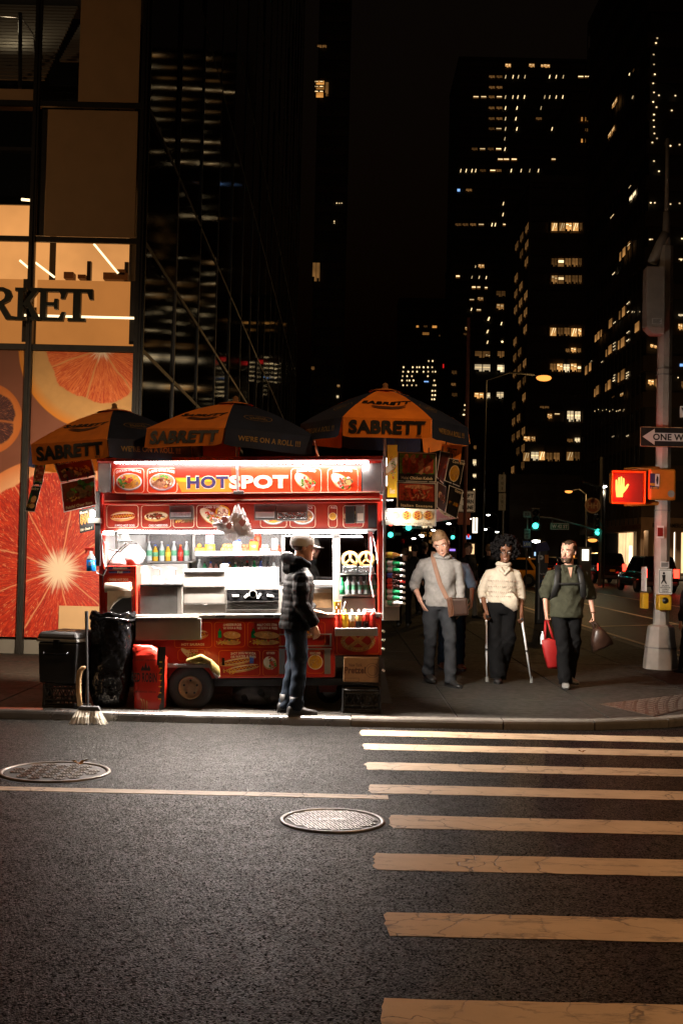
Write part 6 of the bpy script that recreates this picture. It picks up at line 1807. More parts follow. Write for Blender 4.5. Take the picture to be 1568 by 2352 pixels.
# charcoal sack
YS = 11.75
def PP(x, y, Y=YS): return P(x, y, Y)
t = thing('charcoal_sack', 'red paper sack of charcoal with black side and flame print by the wheel', 'sack', V((P(342, 1634, YS).x, YS, KZ)))
mb = MB('red'); mb.smooth = True
n, m = 36, 26
outl = [(304, 372, 1636), (303, 376, 1615), (304, 377, 1590), (303, 378, 1560), (302, 379, 1535), (301, 378, 1515), (300, 372, 1502), (300, 360, 1492), (301, 345, 1484)]
rings = []
for j in range(m):
    f_ = j / (m - 1) * (len(outl) - 1); i0 = min(int(f_), len(outl) - 2); e = f_ - i0
    xa, xb, yy = [outl[i0][k] * (1 - e) + outl[i0 + 1][k] * e for k in range(3)]
    z = max(P(340, yy, YS).z, KZ) if j else KZ
    cx_ = P((xa + xb) / 2, yy, YS).x; rx = (xb - xa) / 2 * YS / F; ry = .11 * (1 - .55 * (j / (m - 1)) ** 3)
    ring = []
    for i in range(n):
        a = 2 * PI * i / n
        ca, sa = math.cos(a), math.sin(a)
        s_ = lambda v_: math.copysign(abs(v_) ** .65, v_)
        w_ = 1 + .07 * noise.noise(V((ca * 2, sa * 2, j * .35))) + .07 * noise.noise(V((ca * 5, sa * 5, j * 1.1))) * (1 + j / m)
        ring.append(V((cx_ + s_(ca) * rx * w_, YS + .14 + s_(sa) * ry * w_, z)))
    rings.append(ring)
mb.loft(rings, True); mb.build('sack_body', t)
def onface(x, y, off): return V((P(x, y, YS).x, YS + .14 - .11 - off, P(x, y, YS).z))
fr = lambda u, v_, off=0.0: V((P(334, 1556, YS).x + u, YS + .012 - off, P(334, 1556, YS).z + v_))
mb = MB('black'); mb.text('RED ROBIN', fr, -.012, 0, .085, .03, width=.25, off=.006); mb.build('lettering', t)
mb = MB('black'); mb.text('LUMP HARDWOOD CHARCOAL', fr, .0, -.14, .018, .02, width=.22, off=.006); mb.text('TOP QUALITY - LONG BURNING', fr, .0, .17, .016, .02, width=.2, off=.006); mb.build('small_lettering', t)
for k, (u, hgt) in enumerate(((-.03, .05), (0, .085), (.03, .055))):
    mb = MB('black'); mb.poly([fr(u - .014, .065, .006), fr(u + .014, .065, .006), fr(u + .017, .085, .006), fr(u, .065 + hgt, .006), fr(u - .016, .08, .006)]); mb.build('flame_print', t)
mb = MB('letter_tan'); 
for k in range(3): mb.tube([fr(-.04 + .03 * k, -.2 - .01 * k, .006), fr(-.02 + .02 * k, -.26, .006), fr(-.03 + .03 * k, -.34, .006)], .003, 4)
mb.build('bird_print', t)
mb = MB('black'); mb.smooth = False
fr2 = lambda u, v_: V((P(368, 1560, YS).x + u, YS + .022 + .02 * abs(u / .04) ** 2, P(368, 1560, YS).z + v_))
for j in range(9): mb.add([fr2(-.042, -.30 + .068 * j), fr2(.040, -.30 + .068 * j), fr2(.040, -.232 + .068 * j), fr2(-.042, -.232 + .068 * j)], [(0, 1, 2, 3)])
mb.use('yellow')
for j in range(7): mb.add([fr2(-.015, -.2 + .06 * j) - V((0, .003, 0)), fr2(.012, -.2 + .06 * j) - V((0, .003, 0)), fr2(.012, -.19 + .06 * j) - V((0, .003, 0)), fr2(-.015, -.19 + .06 * j) - V((0, .003, 0))], [(0, 1, 2, 3)])
mb.use('white').add([fr2(-.09, -.33) - V((0, .004, 0)), fr2(.0, -.33) - V((0, .004, 0)), fr2(.0, -.295) - V((0, .004, 0)), fr2(-.09, -.295) - V((0, .004, 0))], [(0, 1, 2, 3)])
mb.build('side_print', t)
# broom and dustpan
g = G(204, 1664, 0)
t = thing('broom', 'broom with pale frayed bristles standing on the road below the cooler', 'broom', (g.x, g.y, 0))
MB('black').tube([P(202, 1632, 11.5), P(199, 1440, 11.62)], .012, 8).build('handle', t)
MB('black').tube([P(200, 1446, 11.62), P(199, 1404, 11.64)], .017, 8).build('grip', t)
MB('dark_grey').plate([P(176, 1632, g.y + .02), P(232, 1634, g.y + .02), P(226, 1623, g.y + .03), P(184, 1622, g.y + .03)], (0, .05, 0)).build('broom_head', t, bevel=.006)
mb = MB('bristle'); rb = random.Random(4)
for k in range(240):
    u = rb.random(); yy = rb.random()
    a = P(178 + 52 * u, 1631 + 2 * u, g.y + .02) + V((0, .05 * yy, 0))
    b = P(163 + 80 * u + rb.uniform(-5, 5), 1664 + rb.uniform(-5, 2), g.y) + V((0, .12 * (yy - .4), 0)); b.z = max(b.z, .004)
    mid = a.lerp(b, .5) + V((rb.uniform(-.006, .006), -.01, 0))
    mb.tube([a, mid, b], .0022, 3, None, False)
mb.build('bristles', t, kind='stuff')
t = thing('dustpan_hook', 'tan curved plastic handle of a dustpan leaning between cooler and bin bag', 'dustpan', G(190, 1640, KZ))
mb = MB('facade_tan'); mb.smooth = True
mb.tube([P(x, y, 11.66) for x, y in ((184, 1622), (181, 1590), (181, 1560), (184, 1542), (191, 1534), (199, 1532))], [(.026, .012)] * 4 + [(.022, .012), (.012, .01)], 10); mb.build('handle', t)
MB('black').obox(P(190, 1628, 11.72), (.16, .06, .10)).build('pan', t)
# pretzel box and crate at the right end
t = thing('pretzel_box', 'brown cardboard box printed New York Pretzel on a milk crate', 'box', P(828, 1567, 11.86))
mb = MB('cardboard'); a, b = P(788, 1566, 11.86), P(870, 1512, 11.86)
mb.box((a.x, 11.86, a.z), (b.x, 12.25, b.z)); mb.build('carton', t, bevel=.006)
fr = frame(P(829, 1539, 11.857), (1, 0, .02), (-.02, 0, 1))
mb = MB('brown_leather'); mb.text('New York', fr, -.055, .05, .032, .02, width=.13); mb.text('Pretzel', fr, -.06, .0, .06, .05, width=.21); mb.build('lettering', t)
mb = MB('brown_leather')
for r_ in (.072, .05):
    a = [fr(.112 + math.cos(q_) * r_, -.005 + math.sin(q_) * r_, .002) for q_ in [2 * PI * i / 28 for i in range(28)]]; b = [fr(.112 + math.cos(q_) * (r_ - .004), -.005 + math.sin(q_) * (r_ - .004), .002) for q_ in [2 * PI * i / 28 for i in range(28)]]
    mb.add(a + b, [(i, (i + 1) % 28, 28 + (i + 1) % 28, 28 + i) for i in range(28)], False)
mb.build('round_print', t)
mb = MB('brown_leather'); rring(mb, fr, -.09, -.095, .14, .035, .004, .004, .002); mb.build('stamp_print', t)
crate(788, 872, 1569, 1624, 11.85, 'black milk crate under the pretzel box at the right end of the cart')
# mud flap sheet
t = thing('rubber_flap', 'curled black rubber sheet hanging at the right end of the cart', 'rubber sheet', G(893, 1618, KZ))
vs = []
for j in range(10):
    v_ = j / 9
    for i in range(4):
        u = i / 3
        vs.append(P(873 + 7 * u + (4 + 18 * u) * v_ ** 1.5 + 0 * u, 1508 + 106 * v_ + 3 * u, 11.80 - .05 * math.sin(v_ * 5) + .12 * u))
mb = MB('rubber'); mb.add(vs, [(j * 4 + i, j * 4 + i + 1, (j + 1) * 4 + i + 1, (j + 1) * 4 + i) for j in range(9) for i in range(3)], True); mb.build('sheet', t)
mb = MB('white_plastic'); 
for y in (1410, 1450, 1470, 1490, 1540): mb.obox(P(880, y, 11.78), (.03, .015, .02), Matrix.Rotation(.5, 3, 'Y'))
mb.build('cable_ties', cart, kind='stuff')
# cans under the cart
crumple('can_bag', P(588, 1597, 12.45), (.26, .16, .12), 'clear_wrap', 'clear sack of empty cans lying on the pavement under the cart', 'sack', 21, .2)
for x, y, m_ in ((560, 1600, 'steel'), (598, 1588, 'steel'), (612, 1600, 'steel')):
    mb = MB(m_); mb.cyl(P(x, y, 12.28), P(x + 4, y + 9, 12.33), .03); mb.build('drink_can', label='loose %s under the cart beside the sack' % {560: 'dented can at the left', 598: 'can in the middle', 612: 'can at the right'}[x], cat='can')
# glove on the fender
mb = MB('glove'); mb.smooth = True
for k in range(5):
    mb.tube([P(430 + 6 * k, 1519, 11.83 + .03 * k), P(462 + 5 * k, 1508 + 3 * k, 11.80 + .03 * k), P(484 + 4 * k, 1519 + 4 * k, 11.78 + .03 * k), P(488 + 4 * k, 1542 + 3 * k, 11.76 + .03 * k)], [.018, .026, .022, .012], 8)
mb.ell(P(455, 1517, 11.88), (.12, .09, .035))
mb.build('work_glove', label='mustard yellow work gloves draped over the wheel fender', cat='gloves')

# ================================================================== SIGNAL POLE AT THE CORNER
YP = G(1520, 1538, KZ).y
sig = thing('signal_pole', 'pale painted street signal pole with octagonal cast base at the corner', 'signal pole', V((P(1520, 1538, YP).x, YP, KZ)))
px = P(1522, 1500, YP).x
lean = .012
def pz(y): return P(1520, y, YP).z
def pxy(y): return px + (pz(y) - KZ) * lean * .3
kk = YP / F
def octring(z, r, y=YP): return [V((px + math.cos(PI / 8 + i * PI / 4) * r, y + .15 + math.sin(PI / 8 + i * PI / 4) * r, z)) for i in range(8)]
mb = MB('pole_paint'); mb.loft([octring(KZ - .01, 40 * kk), octring(pz(1530), 40 * kk), octring(pz(1452), 32 * kk), octring(pz(1440), 30 * kk), octring(pz(1436), 22 * kk)]); mb.build('cast_base', sig, bevel=.012)
mb = MB('steel_dull'); mb.loft([octring(pz(1490), 37.5 * kk), octring(pz(1487), 37.3 * kk)]); mb.build('base_band', sig)
mb = MB('pole_paint'); mb.loft([octring(pz(1442), 18 * kk), octring(pz(560), 16.5 * kk)]); mb.build('shaft', sig)
mb = MB('pole_paint'); mb.smooth = True; c = V((px, YP + .15, 0)); mb.cyl(c + V((0, 0, pz(575))), c + V((0, 0, pz(480))), .065, .05); mb.cyl(c + V((0, 0, pz(480))), c + V((0, 0, pz(310))), .032, .028); mb.build('upper_mast', sig)
mb = MB('pole_paint'); mb.smooth = True; mb.tube([c + V((0, 0, pz(530))), P(1515, 562, YP + .15), P(1497, 603, YP + .15)], .075, 12); mb.build('camera_arm', sig)
for y in (1170, 1080, 856, 842): 
    mb = MB('steel_dull'); mb.loft([octring(pz(y + 3), 19 * kk), octring(pz(y), 19 * kk)]); mb.build('clamp_band', sig)
t = thing('antenna_cabinet', 'white slatted equipment cabinet strapped high on the signal pole', 'cabinet', P(1505, 765, YP))
a, b = P(1483, 750, YP - .12), P(1527, 612, YP - .12)
mb = MB('pole_paint'); mb.loft([[V((a.x + .1, YP - .1, a.z - .1)), V((b.x, YP - .1, a.z - .1)), V((b.x, YP + .12, a.z - .1)), V((a.x + .1, YP + .12, a.z - .1))], [V((a.x, YP - .12, a.z)), V((b.x, YP - .12, a.z)), V((b.x, YP + .13, a.z)), V((a.x, YP + .13, a.z))], [V((a.x, YP - .12, b.z)), V((b.x, YP - .12, b.z)), V((b.x, YP + .13, b.z)), V((a.x, YP + .13, b.z))]]); mb.build('case', t, bevel=.012)
fr = frame(P(1507, 738, YP - .124), (1, 0, 0), (0, 0, 1)); mb = MB('white'); rect(mb, fr, -.07, -.04, .07, .04, .002); mb.use('dark_grey')
for k in range(5): rect(mb, fr, -.06, .025 - .014 * k, .06 - .01 * (k % 3), .031 - .014 * k, .004)
mb.build('warning_sticker', t)
# pedestrian signal
YH = YP - .05
t = thing('pedestrian_signal', 'orange pedestrian signal box showing a glowing raised hand', 'pedestrian signal', P(1443, 1156, YH))
a, b = P(1406, 1154, YH), P(1479, 1085, YH)
mb = MB('signal_orange'); mb.box((a.x, YH + .06, a.z), (b.x, YH + .26, b.z)); mb.build('housing', t, bevel=.02)
mb = MB('signal_orange')
e = .02
mb.box((a.x - e, YH - .02, b.z - .004), (b.x + e, YH + .06, b.z + .02)); mb.box((a.x - e, YH - .02, a.z - .02), (b.x + e, YH + .06, a.z + .004)); mb.box((a.x - e, YH - .02, a.z + .004), (a.x - .002, YH + .06, b.z - .004)); mb.box((b.x + .002, YH - .02, a.z + .004), (b.x + e, YH + .06, b.z - .004))
mb.build('visor_rim', t, bevel=.006)
mb = MB('signal_face'); mb.box((a.x + .012, YH + .045, a.z + .012), (b.x - .012, YH + .058, b.z - .012)); mb.build('lens_face', t)
hand = [(712, 762), (762, 762), (764, 735), (782, 715), (800, 690), (811, 664), (806, 657), (796, 660), (784, 678), (776, 684), (776, 622), (771, 611), (764, 613), (762, 660), (760, 672), (757, 604), (751, 598), (745, 604), (743, 668), (740, 668), (740, 610), (733, 603), (727, 610), (726, 672), (722, 670), (720, 630), (713, 623), (706, 628), (705, 700), (710, 735)]
mb = MB('hand_yellow'); mb.plate([P(*Z6(x, y), YH + .043) for x, y in hand], (0, -.006, 0)); mb.build('hand_symbol', t)
cen = P(1428, 1120, YH - .18)
light('hand_light', 'POINT', cen, 26, (1, .03, .01), t, radius=.10)
for yy, dy in ((1079, -1), (1159, 1)):
    mb = MB('signal_orange'); mb.smooth = True; mb.tube([P(1432, yy, YH + .16), P(1500, yy - 3, YH + .16), P(1522, yy - 3, YP + .1)], .030, 10); mb.build('support_arm', t)
t = thing('traffic_signal', 'orange signal box seen from its side with torn stickers beside the pole', 'signal head', P(1515, 1150, YP - .2))
a, b = P(1490, 1148, YP - .15), P(1552, 1077, YP - .15)
mb = MB('signal_orange'); mb.box((a.x, YP - .15, a.z), (b.x, YP - .045, b.z)); mb.build('housing', t, bevel=.03)
fr = frame(P(1503, 1107, YP - .152), (1, 0, -.02), (.02, 0, 1)); k_ = kk
mb = MB('navy_print'); rect(mb, fr, -.075, -.10, .055, .12, .002); mb.use('white'); rect(mb, fr, .0, -.06, .06, .115, .004); mb.use('black'); disc(mb, fr, .03, .03, .02, .06, .006, 10, .3); mb.use('yellow').text('MESS', fr, -.035, -.035, .035, .03, width=.07, off=.007); mb.text('IS HERE!', fr, -.01, -.085, .02, .02, width=.1, off=.007); mb.build('sticker', t)
mb = MB('grey'); disc(mb, frame(P(1540, 1134, YP - .153), (1, 0, 0), (0, 0, 1)), 0, 0, .05, .05, .002, 18); mb.build('round_sticker', t)
t = thing('one_way_sign', 'black ONE WAY sign with white left arrow on the signal pole', 'road sign', P(1530, 1028, YP - .06))
ys_ = YP - .10
a, b = P(1468, 1026, ys_), P(1468, 979, ys_); W_ = .92; H_ = b.z - a.z
mb = MB('black').box((a.x, ys_, a.z), (a.x + W_, ys_ + .006, b.z)); mb.build('plate', t)
fr = frame(V((a.x + W_ / 2, ys_, (a.z + b.z) / 2)), (1, 0, 0), (0, 0, 1))
mb = MB('facade_tan'); rring(mb, fr, 0, 0, W_ - .01, H_ - .01, .02, .008, .002); mb.build('border', t)
mb = MB('white'); mb.plate([fr(-W_ * .46, 0, .002), fr(-W_ * .27, -H_ * .40, .002), fr(-W_ * .27, -H_ * .2, .002), fr(W_ * .44, -H_ * .2, .002), fr(W_ * .44, H_ * .2, .002), fr(-W_ * .27, H_ * .2, .002), fr(-W_ * .27, H_ * .40, .002)], (0, -.001, 0)); mb.build('arrow', t)
mb = MB('black').text('ONE WAY', fr, .03, 0, H_ * .30, .03, width=W_ * .66, off=.005); mb.build('lettering', t)
t = thing('tow_sign', 'partly visible sign with letters WA at the right edge above the arrow sign', 'road sign', P(1575, 962, YP - .1))
a = P(1558, 962, YP - .12); mb = MB('black').box((a.x, YP - .12, a.z), (a.x + .6, YP - .115, a.z + .2)); mb.build('plate', t)
fr = frame(V((a.x + .3, YP - .121, a.z + .1)), (1, 0, 0), (0, 0, 1)); mb = MB('white'); rect(mb, fr, -.29, -.08, .29, .085, .002); mb.use('black').text('WALK', fr, -.02, 0, .12, .03, width=.5, off=.004); mb.build('print', t)
# push buttons
t = thing('push_button', 'yellow push button box with walking figure sign on the signal pole', 'push button', P(1526, 1402, YP - .1))
a, b = P(1511, 1364, YP - .17), P(1543, 1307, YP - .17)
mb = MB('white').box((a.x, YP - .17, a.z), (b.x, YP - .165, b.z)); mb.build('sign_plate', t)
fr = frame(V(((a.x + b.x) / 2, YP - .171, (a.z + b.z) / 2)), (1, 0, 0), (0, 0, 1)); mb = MB('black'); rring(mb, fr, 0, 0, .18, .325, .015, .006, .002)
disc(mb, fr, -.025, .115, .016, .018, .003, 10); mb.poly([fr(-.05, .09, .003), fr(.0, .095, .003), fr(-.005, .02, .003), fr(.02, -.03, .003), fr(.005, -.035, .0033), fr(-.025, .01, .003), fr(-.055, -.035, .003), fr(-.065, -.03, .0033), fr(-.04, .03, .003)])
for k, s_ in enumerate(('PUSH', 'BUTTON FOR', 'AUDIBLE', 'SIGNAL')): mb.text(s_, fr, 0, -.06 - .027 * k, .019, .02, width=.14 if k == 1 else .09, off=.003)
mb.build('print', t)
a, b = P(1511, 1402, YP - .2), P(1542, 1367, YP - .2)
mb = MB('yellow').box((a.x, YP - .2, a.z), (b.x, YP - .03, b.z)); mb.build('button_box', t, bevel=.02)
mb = MB('black'); mb.smooth = True; mb.lathe([(.045, 0), (.04, -.012), (.02, -.012), (.015, -.02), (.001, -.02)], V(((a.x + b.x) / 2, YP - .2, (a.z + b.z) / 2 + .03)), (0, 1, 0), 18); mb.build('button', t)
t = thing('push_button', 'second push button seen edge-on at the left side of the signal pole', 'push button', P(1486, 1398, YP))
a, b = P(1478, 1358, YP), P(1484, 1302, YP); mb = MB('white').box((a.x, YP - .02, a.z), (b.x, YP + .17, b.z)); mb.build('sign_plate', t)
a, b = P(1474, 1398, YP), P(1489, 1362, YP); mb = MB('yellow').box((a.x, YP - .0, a.z), (b.x, YP + .16, b.z)); mb.build('button_box', t, bevel=.012)
for x, y, w_, h, m_ in ((1517, 1297, .06, .045, 'grey'), (1507, 1222, .05, .09, 'red_dark')):
    fr = frame(P(x + 8, y, YP - .021), (1, 0, 0), (0, 0, 1)); mb = MB('white'); rect(mb, fr, -w_, -h, w_, h, .002); mb.use(m_); rect(mb, fr, -w_ * .8, -h * .7, w_ * .8, h * .7, .003); mb.build('sticker', sig)
# ================================================================== STREET BEYOND
Z7 = lambda x, y: ((1550 + x / 1.742) / 1.7417, (2050 + y / 1.742) / 1.7417)
def post(nm, lbl, cat, x, ytop, Y, r=.05, m='steel_dark', base=KZ):
    a = P(x, ytop, Y)
    t = thing(nm, lbl, cat, (a.x, Y, base))
    MB(m).tube([(a.x, Y, base), (a.x, Y, a.z)], r, 10).build('post', t)
    return t
def sign(t, x0, y0, x1, y1, Y, face, txt=(), tcol='black', border=None):
    a, b = P(x0, y1, Y), P(x1, y0, Y)
    MB(face).box((a.x, Y, a.z), (b.x, Y + .02, b.z)).build('sign_plate', t)
    w_, h = b.x - a.x, b.z - a.z
    fr = frame(V(((a.x + b.x) / 2, Y - .001, (a.z + b.z) / 2)), (1, 0, 0), (0, 0, 1))
    if border: mb = MB(border); rring(mb, fr, 0, 0, w_ * .96, h * .96, min(w_, h) * .06, w_ * .02, .006); mb.build('border', t)
    if txt:
        mb = MB(tcol)
        n = len(txt)
        for k, s_ in enumerate(txt):
            mb.text(s_, fr, 0, h * (.5 - (k + .5) / n) * .86, h / n * .52, .03, width=w_ * min(.85, .19 * len(s_)), off=.012)
        mb.build('lettering', t)
    return fr, w_, h
Y = 44
t = post('lane_sign', 'white LEFT TURN LANE sign on a post right of the hanging posters', 'road sign', 1066, 1120, Y)
fr, w_, h = sign(t, 1042, 1128, 1091, 1175, Y - .08, 'white', (), border='black')
mb = MB('black')
for k, s_ in enumerate(('LEFT', 'TURN', 'LANE')): mb.text(s_, fr, w_ * .16, h * (.28 - .28 * k), h * .18, .03, width=w_ * .52, off=.012)
mb.poly([fr(-w_ * .4, .05, .012), fr(-w_ * .22, -.16, .012), fr(-w_ * .22, .2, .012)])
mb.build('lettering', t)
sign(t, 1050, 1178, 1080, 1205, Y - .08, 'dark_red_curb')
Y = 33
t = post('flag_pole', 'tall thin pole with red light put into its colour behind the rightmost umbrella', 'pole', 1076, 730, Y, .05, 'dark_red_curb')  # dark red stands for the red light on the pole
Y = 75
t = post('parking_sign', 'thin post with two tall narrow parking signs left of the woman', 'road sign', 1156, 1085, Y, .06)
sign(t, 1144, 1090, 1161, 1130, Y - .1, 'grey', ('P', 'NO', '8'), 'black'); sign(t, 1144, 1133, 1161, 1172, Y - .1, 'grey', ('2', 'HR', '7'), 'black')
Y = 61
t = post('speed_sign', 'post with speed limit 25 sign and two smaller plates', 'road sign', 1210, 1172, Y, .04)
fr, w_, h = sign(t, 1203, 1215, 1217, 1238, Y - .08, 'grey', ('SPEED', 'LIMIT', '25'), 'black'); sign(t, 1201, 1175, 1219, 1188, Y - .08, 'grey', ('BUS',), 'black'); sign(t, 1200, 1243, 1220, 1257, Y - .08, 'label_blue', ('LANE',), 'white')
def traffic_light(x, y, Y, lbl, s=1.0, ry=False):
    c = P(x, y, Y); r = .15 * s
    t = thing('traffic_light', lbl, 'traffic light', c - V((0, 0, r * 1.6)), None, 'traffic lights over the avenue')
    MB('black').box((c.x - r * 1.5, Y, c.z - r * 1.6), (c.x + r * 1.5, Y + .25, c.z + r * 6)).build('housing', t, bevel=.03)
    for k, m_ in ((0, 'sig_green'), (1, 'black_gloss'), (2, 'sig_red' if ry else 'black_gloss')):
        mb = MB(m_); mb.smooth = True; mb.lathe([(r, -.01), (r * .7, -.04), (.001, -.05)], c + V((0, 0, k * r * 2.2)), (0, 1, 0), 14); mb.build('lens', t)
        mb = MB('black'); mb.smooth = True; mb.add([c + V((math.cos(a) * r * 1.15, -d, math.sin(a) * r * 1.15 + k * r * 2.2)) for d in (.0, .22) for a in [PI * i / 10 for i in range(11)]], [(i, i + 1, 12 + i, 11 + i) for i in range(10)]); mb.build('visor', t)
    light('green_glow', 'POINT', c + V((0, -.3, 0)), 5, (.05, 1, .7), t, radius=.1)
    return t
traffic_light(1228.6, 1207.8, 61, 'green traffic light left of the W 42 ST street sign')
traffic_light(1372, 1222, 66, 'green traffic light on the mast pole before the bank storefront', 1.1)
traffic_light(*Z7(145, 105), 95, 'bright teal traffic light below the glowing hot dog poster', 1.5)
traffic_light(*Z7(20, 155), 90, 'teal traffic light just right of the cart pole', 1.3, True)
traffic_light(*Z7(453, 173), 120, 'small dim teal traffic light behind the grey sweater man', 1.2)
traffic_light(*Z7(400, 43), 100, 'teal traffic light under the chicken kebab poster', 1.0)
Y = 66
t = post('mast_pole', 'dark signal mast pole with long arm and round sign before the bank', 'mast pole', 1381, 1050, Y, .11)
MB('steel_dull').tube([P(1381, 1222, Y), P(1330, 1206, Y - 1), P(1264, 1190, Y - 3), P(1232, 1188, Y - 4)], .05, 8).build('mast_arm', t)
MB('steel_dark').tube([P(1381, 1120, Y), P(1340, 1108, Y - 1)], .05, 8).build('lamp_arm', t)
mb = MB('stone_warm'); fr = frame(P(1360, 1161, Y - .3), (1, 0, 0), (0, 0, 1)); disc(mb, fr, 0, 0, .44, .44, .01, 22); mb.use('dark_red_curb'); disc(mb, fr, 0, 0, .36, .36, .02, 22); mb.use('stone_warm').text('HH', fr, 0, 0, .3, .04, off=.03); mb.build('round_sign', t)
Y = 61
t = thing('street_name_sign', 'green W 42 ST street name sign hung between two traffic lights', 'street sign', P(1284, 1215, Y))
sign(t, 1263, 1202, 1306, 1216, Y, 'green_sign', ('W 42 ST',), 'white', 'white')
MB('steel_dark').tube([P(1268, 1202, Y), P(1268, 1191, Y)], .02, 6).build('hanger', t); MB('steel_dark').tube([P(1300, 1202, Y), P(1300, 1198, Y)], .02, 6).build('hanger', t)
Y = 95
t = thing('street_name_sign', 'wide green street sign under the sauerkraut poster', 'street sign', P(944, 1208, Y)); sign(t, 924, 1203, 968, 1213, Y, 'green_sign', ('E 40 ST',), 'white', 'white')
t = thing('street_name_sign', 'small green street sign beside the teal light by the cart pole', 'street sign', P(914, 1228, Y)); sign(t, *Z7(48, 141), *Z7(92, 160), Y, 'green_sign', ('40 ST',), 'white', 'white')
t = thing('glowing_sign', 'tall white glowing vertical sign on a far facade', 'lit sign', P(*Z7(607, 145), 110))
a, b = P(*Z7(592, 143), 110), P(*Z7(626, 36), 110); MB('shop_white').box((a.x, 110, a.z), (b.x, 110.3, b.z)).build('lit_panel', t)
mb = MB('dark_grey'); 
for k in range(7): z = a.z + (b.z - a.z) * (k + .7) / 7.6; mb.box((a.x + .25, 109.96, z), (b.x - .25, 109.99, z + .3))
mb.build('letter_row', t, kind='stuff')
t = thing('glowing_sign', 'small blue and red lit box sign behind the grey sweater man', 'lit sign', P(*Z7(560, 184), 100)); a, b = P(*Z7(543, 184), 100), P(*Z7(579, 162), 100)
MB('win_blue').box((a.x, 100, a.z), (b.x, 100.2, b.z)).build('lit_panel', t); MB('win_red').box((a.x + .3, 99.9, a.z + .1), (b.x - .3, 99.98, a.z + .4)).build('red_strip', t)
# street lamps
def lamp(x, y, Y, lbl, m='lamp_white', s=1.0, pw=0, col=(1, .7, .35), arm=1.6, group='distant street lamps', basez=0.0):
    c = P(x, y, Y)
    t = thing('street_lamp', lbl, 'street lamp', (c.x + arm, Y, basez), None, group)
    MB('black').tube([(c.x + arm, Y, basez), (c.x + arm, Y, c.z - .2), (c.x + arm * .6, Y, c.z + .25), (c.x + .2, Y, c.z + .12)], .06, 6).build('post', t)
    mb = MB('steel_dark'); mb.smooth = True; mb.ell(c + V((0, 0, .10 * s)), (.32 * s, .2, .09 * s), n=12, m=7); mb.build('hood', t)
    mb = MB(m); mb.smooth = True; mb.ell(c, (.25 * s, .16 * s, .11 * s), n=12, m=7); mb.build('bulb', t)
    if pw: light('street_lamp_light', 'POINT', c - V((0, .1, .35)), pw, col, t, radius=.15)
    return t
lamp(1248, 868, 62, 'bright amber street lamp glowing between the middle tower and office block', 'lamp_amber', 1.6, 700, (1, .55, .18), -3)
lamp(1305, 1129, 100, 'amber street lamp below the office block near the round sign', 'lamp_amber', 1.3, 700, (1, .55, .18), 1.5)
lamp(1384, 1117, 66.3, 'small white lamp on top of the mast pole by the pedestrian signal', 'lamp_white', .8, 80, (1, .8, .55), .1)
for i, (x, y) in enumerate(((425, 78), (318, 123), (700, 17), (570, 43), (233, 158), (180, 182), (678, 118), (760, 135), (880, 190), (240, 165))):
    lamp(*Z7(x, y), 130 + 9 * (i % 4), 'small distant white street lamp glowing above the far traffic', 'lamp_white', .9, 0, arm=1.2 * (-1) ** i)
lamp(*Z7(1033, 200), 90, 'round white globe lamp between the speed sign and parking meter', 'lamp_white', 1.2, 120, (1, .9, .7), .05)
lamp(*Z7(1425, 193), 100, 'warm flat lamp beside the mast pole at storefront height', 'lamp_amber', 1.6, 60, (1, .7, .4), .6)
def shopglow(x0, y0, x1, y1, Y, m, lbl):
    a, b = P(*Z7(x0, y1), Y), P(*Z7(x1, y0), Y)
    t = thing('lit_kiosk', lbl, 'kiosk', ((a.x + b.x) / 2, Y, 0))
    MB('tower_dark').box((a.x - .15, Y + .02, 0), (b.x + .15, Y + .6, b.z + .15)).build('case', t)
    MB(m).box((a.x, Y - .01, a.z), (b.x, Y + .015, b.z)).build('lit_panel', t)
shopglow(1352, 258, 1400, 335, 70, 'shop_white', 'white lit advert panel behind the green shirt man')
shopglow(1020, 252, 1048, 302, 75, 'screen_blue', 'pale blue lit screen left of the parking meter')
shopglow(150, 240, 182, 268, 110, 'shop_warm', 'small greenish lit shopfront left of the grey sweater man')
shopglow(575, 220, 603, 290, 120, 'shop_warm', 'narrow warm lit doorway right of the grey sweater man')
shopglow(430, 255, 470, 268, 115, 'neon_purple', 'purple neon strip behind the grey sweater man')
shopglow(1365, 120, 1385, 130, 90, 'shop_warm', 'tiny warm sign over the far shops') if 0 else None
# parking meter
Y = G(1245, 1433, KZ).y
t = thing('parking_meter', 'tall dark parking pay station with letter P and slanted roof', 'parking meter', P(1245, 1433, Y))
k = Y / F; a = P(1232, 1433, Y); b = P(1258, 1262, Y)
MB('dark_grey').box((a.x, Y, KZ), (b.x, Y + .35, b.z)).build('cabinet', t, bevel=.02)
MB('steel_dull').box((a.x + .02, Y - .012, KZ + .1), (a.x + .05, Y - .002, b.z - .05)).build('edge_strip', t)
mb = MB('navy_print'); q = [P(1229, 1268, Y - .05), P(1263, 1264, Y - .05), P(1255, 1244, Y - .05), P(1232, 1247, Y - .05)]; mb.plate(q, (0, .5, 0)); mb.build('roof', t)
fr = frame(P(1247, 1284, Y - .004), (1, 0, 0), (0, 0, 1)); mb = MB('white').text('P', fr, -.06, 0, .17, .04, off=.004); mb.use('signal_orange'); rect(mb, fr, .03, -.09, .12, .1, .004); mb.build('lettering', t)
fr = frame(P(1247, 1318, Y - .004), (1, 0, 0), (0, 0, 1)); mb = MB('white').text('Parking', fr, 0, 0, .04, .01, off=.004); mb.use('signal_orange'); disc(mb, fr, -.1, 0, .02, .02, .004, 8); rect(mb, fr, 0, -.09, .1, -.05, .004); mb.use('label_blue').text('103257', fr, 0, -.17, .055, .02, off=.004); mb.build('small_lettering', t)
0 and light('meter_light', 'POINT', P(1247, 1300, Y - .6), 1.2, (1, .8, .6), t, radius=.1)
